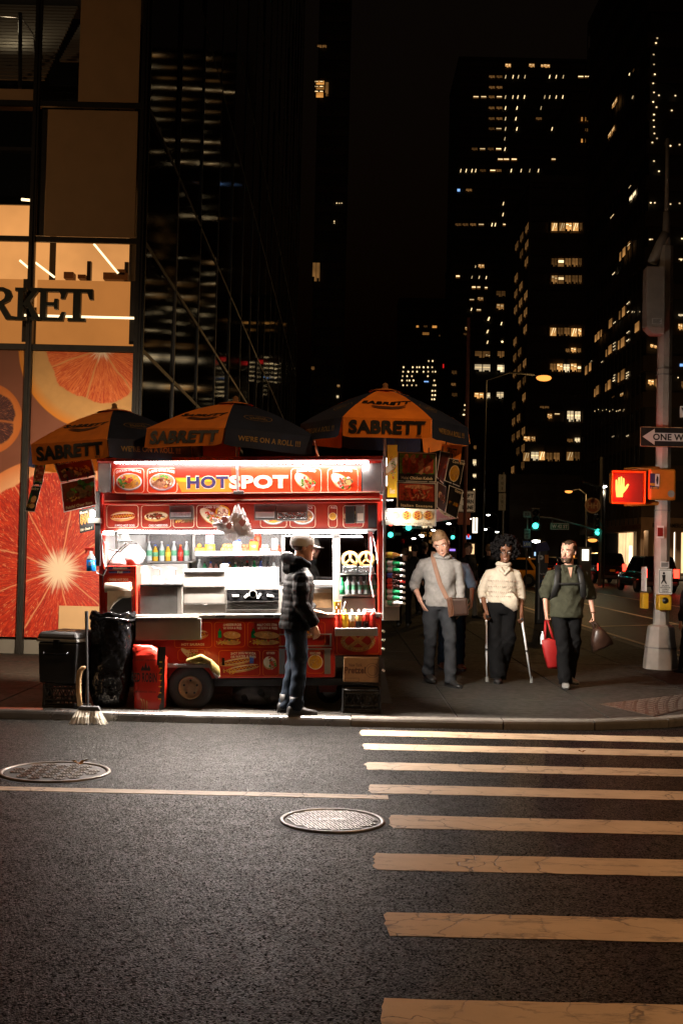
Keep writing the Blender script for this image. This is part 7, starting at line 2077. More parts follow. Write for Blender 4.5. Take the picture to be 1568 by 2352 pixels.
# ------------------------------------------------------------------ cars
def car(nm, lbl, loc_, rz, L, W, H, paint, suv=True, tail='tail', group='cars on the avenue', roof=None, detail=True, taxi=False, head=False):
    t = thing(nm, lbl, 'car', loc_, Matrix.Rotation(rz, 3, 'Z'), group)
    M = wm(t)
    def b(mb, n_, **k): mb.v = [M @ p for p in mb.v]; return mb.build(n_, t, **k)
    w2 = W / 2; gz = .28; bz = H * .56
    # body shell: cross sections along the length (rear at y=0, nose at y=L)
    secs = [(0.0, .86, gz + .12, bz - .05), (.08, .96, gz + .02, bz), (.35, 1, gz, bz + .02), (L * .5, 1, gz, bz), (L - .9, .98, gz, bz - .06), (L - .25, .92, gz + .04, bz - .16), (L, .8, gz + .15, bz - .28)]
    rings = []
    for y, wk, z0, z1 in secs:
        w_ = w2 * wk
        rings.append([V((x, y, z)) for x, z in ((-w_ * .9, z0), (w_ * .9, z0), (w_, z0 + .12), (w_ * 1.0, (z0 + z1) / 2), (w_ * .95, z1 - .03), (w_ * .88, z1), (-w_ * .88, z1), (-w_ * .95, z1 - .03), (-w_, (z0 + z1) / 2), (-w_, z0 + .12))])
    mb = MB(paint); mb.smooth = True; mb.loft(rings); b(mb, 'body')
    r0, r1 = (.05, .30) if suv else (.45, 1.0)
    f0, f1 = (L * .66, L * .52) if suv else (L * .72, L * .58)
    rings = [[V((x, y, z)) for x, y in ((-w2 * k, ya), (w2 * k, ya), (w2 * k, yb), (-w2 * k, yb))] for z, k, ya, yb in ((bz - .02, .90, r0, f0), (H - .06, .74, r1, f1), (H, .66, r1 + .12, f1 - .12))]
    mb = MB(paint); mb.loft(rings); b(mb, 'cabin', bevel=.05)
    # glass
    e = .012
    def lerp3(a, c, f_): return a + (c - a) * f_
    q = rings[0]; u = rings[1]
    def pane(i, j, n_):
        c = sum([q[i], q[j], u[i], u[j]], V()) / 4
        pts = [lerp3(q[i], q[j], .06).lerp(lerp3(u[i], u[j], .06), .1), lerp3(q[i], q[j], .94).lerp(lerp3(u[i], u[j], .94), .1), lerp3(q[i], q[j], .94).lerp(lerp3(u[i], u[j], .94), .93), lerp3(q[i], q[j], .06).lerp(lerp3(u[i], u[j], .06), .93)]
        nn = (pts[1] - pts[0]).cross(pts[3] - pts[0]).normalized()
        cc = V((0, L * .4, H * .8))
        if nn.dot(c - cc) < 0: nn = -nn
        mb = MB('dark_glass'); mb.add([p + nn * e for p in pts], [(0, 1, 2, 3)]); b(mb, n_)
    pane(0, 1, 'rear_window'); pane(1, 2, 'side_window'); pane(3, 0, 'side_window'); pane(2, 3, 'windscreen')
    for x in (-1, 1):
        for y in (L * .19, L * .81):
            mb = MB('rubber'); mb.smooth = True; mb.lathe([(.2, -.1), (.33, -.11), (.36, -.07), (.36, .07), (.33, .11), (.2, .1)], (x * (w2 - .1), y, .36), (1, 0, 0), 20); wh = b(mb, 'wheel')
            mb = MB('steel_dull'); mb.lathe([(.20, -.07), (.2, .07)], (x * (w2 - .06), y, .36), (1, 0, 0), 14); mb.v = [M @ p for p in mb.v]; mb.build('rim', wh)
    if not head:
        for x in (-1, 1):
            mb = MB(tail); mb.box((x * w2 * .80 - .13, -.035 + .0, bz - .26), (x * w2 * .80 + .13, .10, bz - .08 + (.25 if suv and detail else 0))); b(mb, 'tail_light', bevel=.02)
        mb = MB('steel_dark'); mb.box((-w2 * .85, -.10, gz + .06), (w2 * .85, .06, gz + .26)); b(mb, 'bumper', bevel=.04)
        mb = MB('plate_yellow'); mb.box((-.16, -.115, bz - .32), (.16, -.03, bz - .18)); b(mb, 'number_plate')
        if pw_tail: 
            for x in (-1, 1): light('tail_glow', 'POINT', M @ V((x * w2 * .8, -.5, bz - .2)), pw_tail, (1, .03, .015), t, radius=.1)
    else:
        for x in (-1, 1):
            mb = MB('headlight'); mb.smooth = True; mb.ell((x * w2 * .66, L - .06, bz - .32), (.16, .06, .09)); b(mb, 'headlight')
    if taxi:
        mb = MB('lamp_amber'); mb.box((-.3, L * .42, H + .005), (.3, L * .42 + .15, H + .16)); b(mb, 'roof_sign', bevel=.03)
        fr = frame(V((w2 * 1.003 + .012, L * .42, gz + .5)), (0, 1, 0), (0, 0, 1)); mb = MB('black'); disc(mb, fr, 0, 0, .17, .17, .004, 18); mb.use('yellow').text('T', fr, 0, 0, .22, .04, off=.008); b(mb, 'badge')
        fr = frame(V((-w2 * 1.003 - .012, L * .42, gz + .5)), (0, -1, 0), (0, 0, 1)); mb = MB('black'); disc(mb, fr, 0, 0, .17, .17, .004, 18); mb.use('yellow').text('T', fr, 0, 0, .22, .04, off=.008); b(mb, 'badge')
    return t
pw_tail = 3
X_ = lambda x, Y: (x - 784) / F * Y
car('parked_suv', 'black SUV with glowing tail lamp bar just left of the signal pole', (X_(1518, 58), 58, 0), .03, 4.9, 1.95, 1.78, 'car_black')
car('moving_suv', 'black SUV with tall red tail lamp and yellow plate beyond the green shirt man', (X_(1407, 76), 76, 0), .04, 5.0, 2.0, 1.95, 'car_black')
pw_tail = 0
car('taxi', 'yellow taxi seen side on between the woman and the parking meter', (X_(1268, 64), 64, 0), 1.05, 4.9, 1.85, 1.55, 'taxi_yellow', suv=False, tail='tail', taxi=True)
car('taxi', 'far yellow taxi with lit roof sign behind the green shirt man', (X_(1330, 92), 92, 0), .1, 4.8, 1.85, 1.6, 'taxi_yellow', suv=False, tail='tail', taxi=True)
for i, (x, Y, hd) in enumerate(((1100, 120, False), (1130, 140, False), (1060, 150, True), (1185, 105, False), (1160, 170, True), (1010, 160, False), (1215, 130, True), (1240, 150, False), (975, 170, False), (1310, 118, False), (1345, 135, True))):
    car('distant_car', 'small dark car far up the avenue showing only its %s' % ('white headlights' if hd else 'red tail lights'), (X_(x, Y), Y + (4.5 if hd else 0), 0), PI if hd else 0, 4.6, 1.85, 1.6, 'car_black', suv=bool(i % 2), tail='tail', detail=False, head=hd, group='distant cars on the avenue')
pw_tail = 12
car('traffic_car', 'dark car with bright red tail lights right of the curly haired woman', (X_(1200, 88), 88, 0), .05, 4.7, 1.85, 1.6, 'car_black', suv=True)
car('traffic_car', 'dark car with red tail lights between the parking meter and green shirt man', (X_(1262, 96), 96, 0), .0, 4.7, 1.85, 1.6, 'car_black', suv=True)
pw_tail = 0
# foreground street lamp behind the photographer: lights the crossing; two more added as fill
def near_lamp(x, y, z, base, lbl, pw, col, aim=(-.05, .0, -1), cone=150, blend=.6):
    t = thing('street_lamp', lbl, 'street lamp', (base[0], base[1], 0))
    MB('steel_dull').tube([(base[0], base[1], 0), (base[0], base[1], z - .6), (base[0] * .7 + x * .3, base[1] * .7 + y * .3, z + .15), (x, y, z + .14)], [.11, .08, .05, .04], 10).build('post', t)
    mb = MB('steel_dull'); mb.smooth = True; mb.ell((x, y, z + .09), (.34, .18, .09)); mb.build('hood', t)
    mb = MB('lamp_amber'); mb.smooth = True; mb.ell((x, y, z), (.22, .12, .06)); mb.build('bulb', t)
    l = light('street_lamp_light', 'SPOT', (x, y, z - .1), pw, col, t, aim=aim, radius=.15)
    l.data.spot_size = math.radians(cone); l.data.spot_blend = blend
    return t
near_lamp(4.6, 5.8, 8.4, (9.5, 2.0), 'amber street lamp on a tall post behind the camera at right', PW['street'], (1, .56, .26))
near_lamp(13.5, 35.0, 9.0, (20.0, 35.0), 'amber street lamp added outside the right edge to light the lane sign and avenue', 2600, (1, .62, .32), (-.15, .3, -1), 160, .7)  # unseen lamp added to light the lane sign and cars
near_lamp(-9.5, 8.5, 6.0, (-13.5, 7.0), 'amber street lamp added at the left to light the facade and umbrellas', PW['fac'], (1, .60, .30), (.75, .8, -.30), 140, .8)  # unseen lamp added to lift the facade and left umbrellas
# ================================================================== PEOPLE
def fuse(mb, name, parent, voxel, smooth=6, disp=None, m=None, label=None):
    "weld overlapping shapes into one continuous skin"
    me = bpy.data.meshes.new('tmp'); me.from_pydata([tuple(p) for p in mb.v], [], mb.f)
    o = bpy.data.objects.new('tmp', me); COL.objects.link(o)
    r = o.modifiers.new('r', 'REMESH'); r.mode = 'VOXEL'; r.voxel_size = voxel
    s = o.modifiers.new('s', 'SMOOTH'); s.iterations = smooth; s.factor = .5
    dg = bpy.context.evaluated_depsgraph_get()
    e = o.evaluated_get(dg); nm = bpy.data.meshes.new_from_object(e)
    bpy.data.objects.remove(o); bpy.data.meshes.remove(me)
    nm.name = name
    if disp:
        ns = [v.normal.copy() for v in nm.vertices]
        for v, n in zip(nm.vertices, ns): v.co += n * disp(v.co, n)
    nm.materials.clear(); nm.materials.append(m or mb.mats[0])
    nm.polygons.foreach_set('material_index', [0] * len(nm.polygons))
    nm.polygons.foreach_set('use_smooth', [True] * len(nm.polygons))
    ob = bpy.data.objects.new(name, nm); COL.objects.link(ob)
    if parent: ob.parent = parent; WM[ob.name] = wm(parent).copy()
    if label: ob['label'] = label
    return ob

def folds(amp=.010, fx=9, fz=16, seed=0.0, zc=None):
    def f(p, n):
        a = noise.noise(V((p.x * fx + seed, p.y * fx, p.z * fz + p.x * 7)))
        b = abs(noise.noise(V((p.x * 5 + 3, p.y * 5 + seed, p.z * 9 - p.x * 9))))
        k = 1.0
        if zc:
            for z, w_, g in zc: k += g * math.exp(-((p.z - z) / w_) ** 2)
        return amp * k * (a * .8 + (.5 - b) * .7)
    return f

def hand(mb, w, d, n, sgn, curl=.35, s=1.0, spread=1.0):
    w = V(w); d = V(d).normalized(); n = V(n); n = (n - d * n.dot(d)).normalized(); t = d.cross(n) * sgn      # t: thumb side
    mb.tube([w - d * .03, w, w + d * .03 * s, w + d * .075 * s, w + d * .092 * s], [(.024, .022), (.025, .019), (.036 * s, .016), (.039 * s, .014), (.034 * s, .010)], 10, side=t)
    for k, (o, L) in enumerate(((.030, .070), (.010, .080), (-.010, .075), (-.029, .058))):
        p = w + d * .080 * s + t * o * s; ang = 0; pts = [p]; dirv = d + t * o * 3 * spread
        dirv.normalize()
        for q in (.45, .32, .26):
            ang += curl * (1 + .12 * k)
            v_ = dirv * math.cos(ang) + n * math.sin(ang)
            pts.append(pts[-1] + v_ * L * q * s)
        mb.tube(pts, [.0098, .0094, .0088, .0072], 8)
    p = w + d * .022 * s + t * .026 * s
    v1 = (d * .62 + t * .62 + n * .35).normalized(); v2 = (d * .85 + t * .15 + n * (.3 + curl * .6)).normalized()
    mb.tube([p, p + v1 * .035 * s, p + v1 * .035 * s + v2 * .034 * s, p + v1 * .035 * s + v2 * .06 * s], [.0135, .0115, .0105, .008], 8)

HEADP = [(-.010, .018, -.080, -.045), (.006, .034, -.094, -.020), (.025, .047, -.100, .005), (.05, .058, -.099, .035), (.08, .066, -.098, .060), (.11, .070, -.096, .082), (.14, .0745, -.095, .096), (.17, .077, -.091, .101), (.195, .073, -.079, .095), (.215, .060, -.058, .078), (.228, .040, -.032, .052), (.235, .015, -.005, .022)]
def head(mb, H):
    T = lambda x, y, z: H @ V((x, y, z))
    rings = []
    n = 20
    for z, hw, yf, yb in HEADP:
        r = []
        for k in range(n):
            a = 2 * PI * k / n
            ca, sa = math.cos(a), math.sin(a)
            e = .86 if sa < 0 else 1.0
            x = hw * math.copysign(abs(ca) ** e, ca); y = (yf + yb) / 2 + (yb - yf) / 2 * math.copysign(abs(sa) ** .95, sa)
            r.append(T(x, y, z))
        rings.append(r)
    mb.loft(rings)
    mb.tube([T(0, -.088, .128), T(0, -.101, .105), T(0, -.117, .080), T(0, -.108, .071)], [(.008, .010), (.010, .012), (.015, .013), (.016, .008)], 8, side=H.to_3x3() @ V((1, 0, 0)))
    for s in (-1, 1):
        mb.tube([T(s * .010, -.098, .137), T(s * .032, -.097, .142), T(s * .056, -.078, .136)], [.006, .009, .007], 6)      # brow
        mb.tube([T(s * .030, -.088, .085), T(s * .052, -.070, .098)], [.012, .014], 6)                                       # cheek bone
        E = H.to_3x3() @ Matrix.Rotation(s * .35, 3, 'Z')
        mb.ell(T(s * .078, .010, .105), (.009, .020, .034), E, 10, 7)
    mb.tube([T(0, -.095, .012), T(0, -.098, -.002)], [.016, .013], 8)

def eyes_mouth(par, H, skin, smile=True, glasses=None, brow='hair_brown', mouth='lip'):
    R3 = H.to_3x3(); T = lambda x, y, z: H @ V((x, y, z))
    for s in (-1, 1):
        mb = MB('eye_white'); mb.smooth = True; mb.ell(T(s * .031, -.0875, .116), (.0145, .009, .0075 if not smile else .0058), R3, 10, 7); e = mb.build('eye', par, world=False)
        mb = MB('eye'); mb.smooth = True; mb.ell(T(s * .031, -.0935, .1155), (.0062, .0045, .0058), R3, 8, 6); mb.build('iris', e, world=False)
        mb = MB(brow); mb.smooth = True; mb.tube([T(s * .014, -.1045, .138), T(s * .034, -.103, .145), T(s * .054, -.084, .139)], [(.003, .004), (.004, .005), (.002, .003)], 6); mb.build('eyebrow', par, world=False)
        if glasses:
            mb = MB(glasses); mb.tube([T(s * .032 + math.cos(a) * .023, -.108, .116 + math.sin(a) * .018) for a in [2 * PI * i / 14 for i in range(15)]], .0028, 5); mb.tube([T(s * .055, -.106, .118), T(s * .078, .0, .116)], .0025, 4); mb.build('glasses', par, world=False)
    mb = MB(mouth); mb.smooth = True
    if smile:
        mb.tube([T(-.027, -.092, .050), T(-.014, -.1035, .042), T(0, -.106, .040), T(.014, -.1035, .042), T(.027, -.092, .050)], [.002, .0055, .007, .0055, .002], 6); mb.build('lips', par, world=False)
        mb = MB('teeth'); mb.smooth = True; mb.tube([T(-.020, -.100, .0475), T(0, -.1095, .0435), T(.020, -.100, .0475)], [(.002, .002), (.0045, .004), (.002, .002)], 6); mb.build('teeth', par, world=False)
    else:
        mb.tube([T(-.022, -.096, .045), T(0, -.106, .045), T(.022, -.096, .045)], [.002, .005, .002], 6); mb.build('lips', par, world=False)

def hair_cap(par, H, m, kind='short', seed=1):
    R3 = H.to_3x3()
    mb = MB(m); mb.smooth = True
    if kind in ('short', 'swept', 'receding'):
        mb.ell((0, .012, .150), (.084, .103, .100), n=40, m=26)
        out = []
        for p in mb.v:
            q = p.copy()
            line = {'short': .165, 'swept': .178, 'receding': .196}[kind]
            front = max(0, (-.02 - q.y) / .07)
            cut = .085 + (line - .085) * min(1, front * 1.3 + .12)
            if kind == 'receding': q *= .985
            d = noise.noise(V((q.x * 45, q.y * 22 + seed, q.z * 45))) * .006 + noise.noise(V((q.x * 14, q.y * 14 + seed, q.z * 14))) * .006
            if kind == 'swept' and q.z > .18 and q.y < .03: q.z += .018 * (1 - abs(q.x) / .09); q.y -= .006
            c = V((0, .01, .12)); v_ = q - c; q = c + v_ * (1 + d / max(v_.length, .02))
            if p.z < cut: q = c + (q - c) * max(.72, 1 - (cut - p.z) * 7)
            out.append(H @ q)
        mb.v = out
        mb.build('hair', par, world=False)
    elif kind in ('afro', 'curly'):
        rb = random.Random(seed)
        mb.ell((0, .03, .155), (.108, .11, .108), n=16, m=10)
        out = []
        for p in mb.v:
            if p.y < -.03 and p.z < .17: p.y = -.03
            out.append(p)
        mb.v = out
        for k in range(420):
            v_ = V((rb.gauss(0, 1), rb.gauss(0, 1), rb.gauss(0, 1))).normalized()
            p = V((0, .03, .145)) + V((v_.x * .146, v_.y * .118, v_.z * .138)) * rb.uniform(.74, 1.12)
            if p.y < -.05 and p.z < .178 and abs(p.x) < .085: continue
            if p.z < -.02 and rb.random() < .5: continue
            mb.ell(p, [rb.uniform(.012, .026)] * 3, None, 6, 5)
        mb.v = [H @ p for p in mb.v]
        mb.build('hair', par, world=False)
    elif kind == 'long':
        mb.ell((0, .015, .150), (.088, .106, .100), n=24, m=14)
        mb.tube([(0, .07, .17), (0, .10, .05), (0, .10, -.10), (0, .09, -.26)], [(.08, .05), (.085, .05), (.085, .045), (.06, .03)], 14, side=(1, 0, 0))
        mb.v = [H @ (V((p.x, max(p.y, -.055) if p.z < .17 else p.y, p.z)) + V((noise.noise(p * 30) * .006, 0, 0))) for p in mb.v]
        mb.build('hair', par, world=False)

def person(lbl, foot, Y, rz, hpx, J, L, detail=1, group=None):
    """foot = picture position of the middle between the feet; hpx = height in picture units; J = joints for a 1.75 m figure that faces -y"""
    base = P(foot[0], foot[1], Y)
    top = J['top'] if 'top' in J else 1.76
    s = hpx * Y / F / top
    T = thing('person', lbl, 'person', V((base.x, Y, L.get('z', KZ))), Matrix.Rotation(rz, 3, 'Z'), group)
    # scale is applied to vertices so that every mesh stays at scale 1
    vx = {1: .0075, 0: .02}[detail] * (1 if detail else 1)
    g = lambda k: V(J[k]) * s
    pel, chest, neck = g('pel'), g('chest'), g('neck')
    hy, hp, hr = J['headrot']
    H = Matrix.Translation(g('head')) @ (Matrix.Rotation(hy, 4, 'Z') @ Matrix.Rotation(hp, 4, 'X') @ Matrix.Rotation(hr, 4, 'Y')) @ Matrix.Diagonal((s * 1.10, s * 1.08, s * 1.08, 1))
    skin = L['skin']
    b = MB(skin)
    head(b, H)
    hb = H @ V((0, .02, .03)); 
    b.tube([neck - V((0, 0, .06 * s)), neck + V((0, 0, .02 * s)), hb, H @ V((0, .02, .07))], [.062 * s, .056 * s, .054 * s, .05 * s], 12)
    side = (J['shL'][0] - J['shR'][0], J['shL'][1] - J['shR'][1], J['shL'][2] - J['shR'][2])
    b.tube([pel - V((0, 0, .06 * s)), pel, (pel + chest) / 2, chest, neck - V((0, 0, .05 * s))], [(.10 * s, .08 * s), (.125 * s, .085 * s), (.115 * s, .08 * s), (.13 * s, .085 * s), (.08 * s, .055 * s)], 12, side=side)
    for q, sg in (('R', -1), ('L', 1)):
        sh, el, wr = g('sh' + q), g('el' + q), g('wr' + q)
        b.tube([chest + (sh - chest) * .4, sh, el, wr], [.05 * s, .045 * s, .037 * s, .025 * s], 10)
        if detail:
            hd, pn = V(J.get('hd' + q, (0, 0, -1))), V(J.get('pn' + q, (-sg, 0, 0)))
            hand(b, wr, hd, pn, sg * J.get('ts' + q, 1), J.get('curl' + q, .35), s)
        else:
            b.ell(wr + V((0, 0, -.07 * s)), (.03 * s, .04 * s, .075 * s))
        hip, kn, an = g('hip' + q), g('kn' + q), g('an' + q)
        b.tube([pel, hip, kn, an, an - V((0, 0, .06 * s))], [.07 * s, .065 * s, .045 * s, .034 * s, .03 * s], 10)
    fuse(b, 'body', T, vx * s, 5)
    # trousers
    tr = MB(L['trousers']); wl = L.get('wide', 1.0)
    tr.tube([pel - V((0, 0, .11 * s)), pel - V((0, 0, .03 * s)), pel + V((0, 0, .05 * s)), pel + V((0, 0, .14 * s))], [(.15 * s, .105 * s), (.172 * s, .122 * s), (.165 * s, .115 * s), (.15 * s, .10 * s)], 16, side=side)
    for q in 'RL':
        hip, kn, an = g('hip' + q), g('kn' + q), g('an' + q)
        d = (an - kn).normalized()
        tr.tube([hip + V((0, 0, .06 * s)), hip - V((0, 0, .06 * s)), hip.lerp(kn, .5), kn, kn.lerp(an, .5), an + d * .01 * s, an + d * (.045 * s)], [.098 * s, .098 * s, .088 * s, .070 * s * wl, .064 * s * wl, .062 * s * wl, .064 * s * wl], 14)
    fuse(tr, 'trousers', T, (.013 if detail else .026) * s, 3, folds(.013 * s, 8, 13, 3.0, ((J['knL'][2] * s, .10, .8), (.12 * s, .08, 1.2))))
    # shoes
    for q in 'RL':
        an = g('an' + q); a = J.get('toe' + q, 0); pt = J.get('pitch' + q, 0)
        fd = V((math.sin(a), -math.cos(a), 0)); sd = V((math.cos(a), math.sin(a), 0)); up = V((0, 0, 1))
        fd2 = (fd * math.cos(pt) + up * math.sin(pt)); up2 = (up * math.cos(pt) - fd * math.sin(pt))
        c = V((an.x, an.y, 0)) + V((0, 0, an.z - .095 * s))
        if pt == 0: c.z = max(0.0, c.z)
        bs = L.get('boot', 0)
        rings = []
        for u, hw, h0, h1 in ((-.085, .030, .004, .07), (-.075, .038, .0, .095), (-.03, .042, .0, .105), (.03, .043, .0, .095), (.09, .047, .0, .068), (.15, .050, .0, .055), (.195, .043, .002, .045), (.22, .022, .008, .035)):
            ring = []
            for k in range(12):
                w_ = 2 * PI * k / 12
                ring.append(c + fd2 * u * s + sd * math.cos(w_) * hw * s + up2 * ((h0 + h1) / 2 + math.copysign(abs(math.sin(w_)) ** .7, math.sin(w_)) * (h1 - h0) / 2) * s)
            rings.append(ring)
        mb = MB(L.get('shoes', 'black')); mb.smooth = True; mb.loft(rings)
        if bs: mb.tube([an - V((0, 0, .05 * s)), an + V((0, 0, .02 * s)), an + V((0, 0, bs * s))], [(.056 * s, .062 * s), (.058 * s, .062 * s), (.066 * s, .068 * s)], 14, side=(1, 0, 0))
        sh_ = mb.build('shoe', T, world=False)
        if detail:
            mb = MB(L.get('sole', 'rubber')); 
            mb.loft([[c + fd2 * (u * s) + sd * (x * s) + up2 * (-.002 + dz) * s for u, x in ((-.088, -.03), (-.088, .03), (.03, .046), (.15, .053), (.222, .015), (.222, -.015), (.15, -.053), (.03, -.046))] for dz in (.0, .022)]); mb.build('sole', sh_, world=False)
    # top garment
    tp = MB(L['top']); th = L.get('thick', 1.0); hem = L.get('hem', .02)
    up = (neck - pel).normalized()
    tp.tube([pel - up * (hem * s), pel + up * .06 * s, pel.lerp(chest, .5), chest, chest.lerp(neck, .55), neck - up * .03 * s, neck + up * .02 * s],
            [(.178 * th * s, .128 * th * s), (.172 * th * s, .124 * th * s), (.165 * th * s, .118 * th * s), (.182 * th * s, .124 * th * s), (.155 * th * s, .105 * th * s), (.098 * s, .082 * s), (.072 * s, .070 * s)], 18, side=side)
    for q in 'RL':
        sh, el, wr = g('sh' + q), g('el' + q), g('wr' + q)
        cu = L.get('cuff' + q, L.get('cuff', .95))
        if cu <= 1: end = el.lerp(wr, cu)
        rs = L.get('sleeve', 1.0)
        tp.tube([chest.lerp(sh, .40) + V((0, 0, .055 * s)), sh - V((0, 0, .012 * s)), sh.lerp(el, .5), el, el.lerp(end, .6), end], [.070 * s, .062 * th * s, .060 * rs * s, .055 * rs * s, .050 * rs * s, .048 * rs * s], 12)
    dsp = L.get('disp') or folds(.015 * s, 8, 12, 7.0, ((J['elL'][2] * s, .08, .8), (J['pel'][2] * s, .08, .5)))
    fuse(tp, L.get('topname', 'shirt'), T, (.012 if detail else .024) * s, 3, dsp)
    if L.get('hair'): hair_cap(T, H, L['hair'][0], L['hair'][1], L.get('seed', 1))
    if detail or L.get('face'): eyes_mouth(T, H, skin, L.get('smile', False), L.get('glasses'), L.get('brow', 'hair_brown'))
    return T, H, s
STAND = dict(pel=(0, 0, .95), chest=(0, 0, 1.28), neck=(0, .01, 1.47), head=(0, .015, 1.53), headrot=(0, 0, 0), shR=(-.185, .01, 1.370), shL=(.185, .01, 1.370), elR=(-.235, .03, 1.12), elL=(.235, .03, 1.12), wrR=(-.25, -.03, .87), wrL=(.25, -.03, .87),
             hipR=(-.09, 0, .90), hipL=(.09, 0, .90), knR=(-.10, -.02, .50), knL=(.10, -.02, .50), anR=(-.11, .02, .09), anL=(.11, .02, .09))
def pose(**k):
    d = dict(STAND); d.update(k); return d
# ---- customer in a black quilted jacket, back three-quarter, facing the cart's right end
def quilt(s, J):
    def f(p, n):
        z = p.z / s
        sp = .066
        d = ((z + .008 * noise.noise(V((p.x * 6, p.y * 6, 0)))) / sp) % 1.0
        d = min(d, 1 - d) * sp
        return s * (.0045 * (1 - math.exp(-(d / .011) ** 2)) - .004) + .0035 * s * noise.noise(V((p.x * 34, p.y * 34, p.z * 10))) + .008 * s * noise.noise(V((p.x * 7, p.y * 7, p.z * 12)))
    return f
J1 = pose(pel=(0, .02, .95), chest=(0, .0, 1.27), neck=(0, -.005, 1.46), head=(0, -.02, 1.525), headrot=(.10, .08, 0), shR=(-.185, .02, 1.360), shL=(.185, .0, 1.360), elR=(-.24, .02, 1.10), wrR=(-.22, -.12, .88), hdR=(.05, -.3, -1), pnR=(1, 0, 0), elL=(.26, .0, 1.13), wrL=(.20, -.20, 1.0), hdL=(-.1, -1, -.12), pnL=(0, 0, -1), curlL=.08, curlR=.4,
          hipR=(-.09, .02, .90), hipL=(.09, .02, .90), knR=(-.10, -.01, .50), knL=(.09, .01, .50), anR=(-.11, .02, .09), anL=(.11, .08, .09), toeR=.15, toeL=-.1, top=1.775)
YCU = 11.72
c1, H1, s1 = person('man in black quilted hooded jacket, jeans and pale cap standing at the cart', (679, 1642), YCU, PI / 2 + .22, 410, J1,
                    dict(skin='skin', trousers='denim', top='puffer', topname='jacket', thick=1.28, sleeve=1.45, hem=.12, cuff=.97, boot=.09, shoes='black', disp=quilt(.98, J1), smile=False, wide=1.08, hair=('hair_brown', 'short')))
# hood, cap
mb = MB('puffer')
hb = V(J1['neck']) * s1
mb.tube([hb + V((-.13, -.085, .01)) * s1, hb + V((-.125, .05, .05)) * s1, hb + V((0, .135, .075)) * s1, hb + V((.125, .05, .05)) * s1, hb + V((.13, -.085, .01)) * s1], [.032 * s1, .050 * s1, .062 * s1, .050 * s1, .032 * s1], 12)
mb.tube([hb + V((-.07, .06, -.02)) * s1, hb + V((0, .11, -.03)) * s1, hb + V((.07, .06, -.02)) * s1], [.06 * s1, .068 * s1, .06 * s1], 12)
fuse(mb, 'hood', c1, .013, 4, folds(.014, 9, 9, 2.0))
mb = MB('cap_grey'); mb.smooth = True
n = 28
rings = []
for z, k in ((.118, 1.0), (.15, 1.04), (.18, 1.02), (.205, .93), (.228, .74), (.243, .45), (.249, .12)):
    rings.append([H1 @ V((math.cos(2 * PI * i / n) * .087 * k, .008 + math.sin(2 * PI * i / n) * .110 * k, z + (.022 if math.sin(2 * PI * i / n) < -.3 and z < .13 else 0))) for i in range(n)])
mb.loft(rings, False); mb.build('cap', c1, world=False)
mb = MB('cap_grey'); mb.smooth = True
tp_ = [[H1 @ V((x, -.075 - (1 - (x / .078) ** 2) ** .5 * .095 * t if abs(x) < .078 else -.075, .150 - .018 * t - 1.6 * x * x + dz)) for x in [(-.0779 + .1558 * i / 12) for i in range(13)]] for dz, t in ((0, .1), (0, .5), (0, 1), (-.006, 1), (-.006, .1))]
mb.loft(tp_, False, closed=False); mb.build('cap_brim', c1, world=False)
mb = MB('facade_tan'); f_ = lambda u, v_: V((-.115 * s1, (.09 + u) * s1, (.88 + v_) * s1)); 
mb.tube([f_(-.05, -.01), f_(-.01, -.04), f_(.03, -.005), f_(.07, -.03)], .0018, 4); mb.tube([f_(-.02, .02), f_(.0, -.06), f_(.03, .01)], .0018, 4); mb.build('pocket_stitching', c1, world=False)
mat('bag_dark', (.035, .016, .010), .4, 0, .3, 12, .15, 80)
# ---- grey sweater man
Y2 = G(1005, 1572, KZ).y
J2 = pose(pel=(0, 0, .96), chest=(.0, -.02, 1.29), neck=(.015, -.04, 1.47), head=(.035, -.085, 1.495), headrot=(-.12, .42, -.28), shR=(-.19, -.01, 1.370), shL=(.19, .0, 1.360), elR=(-.285, .06, 1.12), wrR=(-.21, -.05, .935), hdR=(.45, -.12, -.9), pnR=(1, .3, 0), curlR=.15, elL=(.245, .06, 1.12), wrL=(.235, .0, .88),
          hipR=(-.09, 0, .91), hipL=(.09, 0, .91), knR=(-.09, .02, .51), knL=(.115, -.16, .52), anR=(-.09, .20, .12), anL=(.13, -.20, .09), toeR=.2, toeL=.45, pitchR=0, top=1.745)
c2, H2, s2 = person('smiling man in grey sweater with tan shoulder strap and hand in pocket', (1004, 1573), Y2, .0, 352, J2,
                    dict(skin='skin', trousers='trouser_grey', top='sweater_grey', topname='sweater', cuffR=.30, cuffL=.9, hem=.07, shoes='black', hair=('hair_sandy', 'swept'), smile=True, thick=1.02, sleeve=1.06, wide=1.0))
mb = MB('sweater_grey'); nb = V(J2['neck']) * s2
mb.tube([nb + V((math.cos(a) * .086, math.sin(a) * .08 - .015, .02 * math.sin(a) - .012)) * s2 for a in [2 * PI * i / 18 for i in range(19)]], .022 * s2, 8); fuse(mb, 'cowl_collar', c2, .010, 3, folds(.005, 12, 12))
W2_ = lambda x, y, z: wm(c2) @ (V((x, y, z)) * s2)
t = thing('shoulder_bag', 'brown leather shoulder bag with tan strap on the grey sweater man', 'bag', W2_(.12, -.2, .86), None)
mb = MB('strap_tan'); mb.tube([W2_(-.075, -.02, 1.50), W2_(-.09, -.10, 1.44), W2_(-.065, -.155, 1.33), W2_(-.01, -.162, 1.15), W2_(.05, -.165, 1.03), W2_(.075, -.17, .98)], [(.025 * s2, .004)] * 6, 8, side=(1, .0, .25)); mb.build('strap', t)
mb = MB('steel'); mb.tube([W2_(.075, -.175, .985), W2_(.082, -.175, .95)], .014, 8); mb.build('buckle', t)
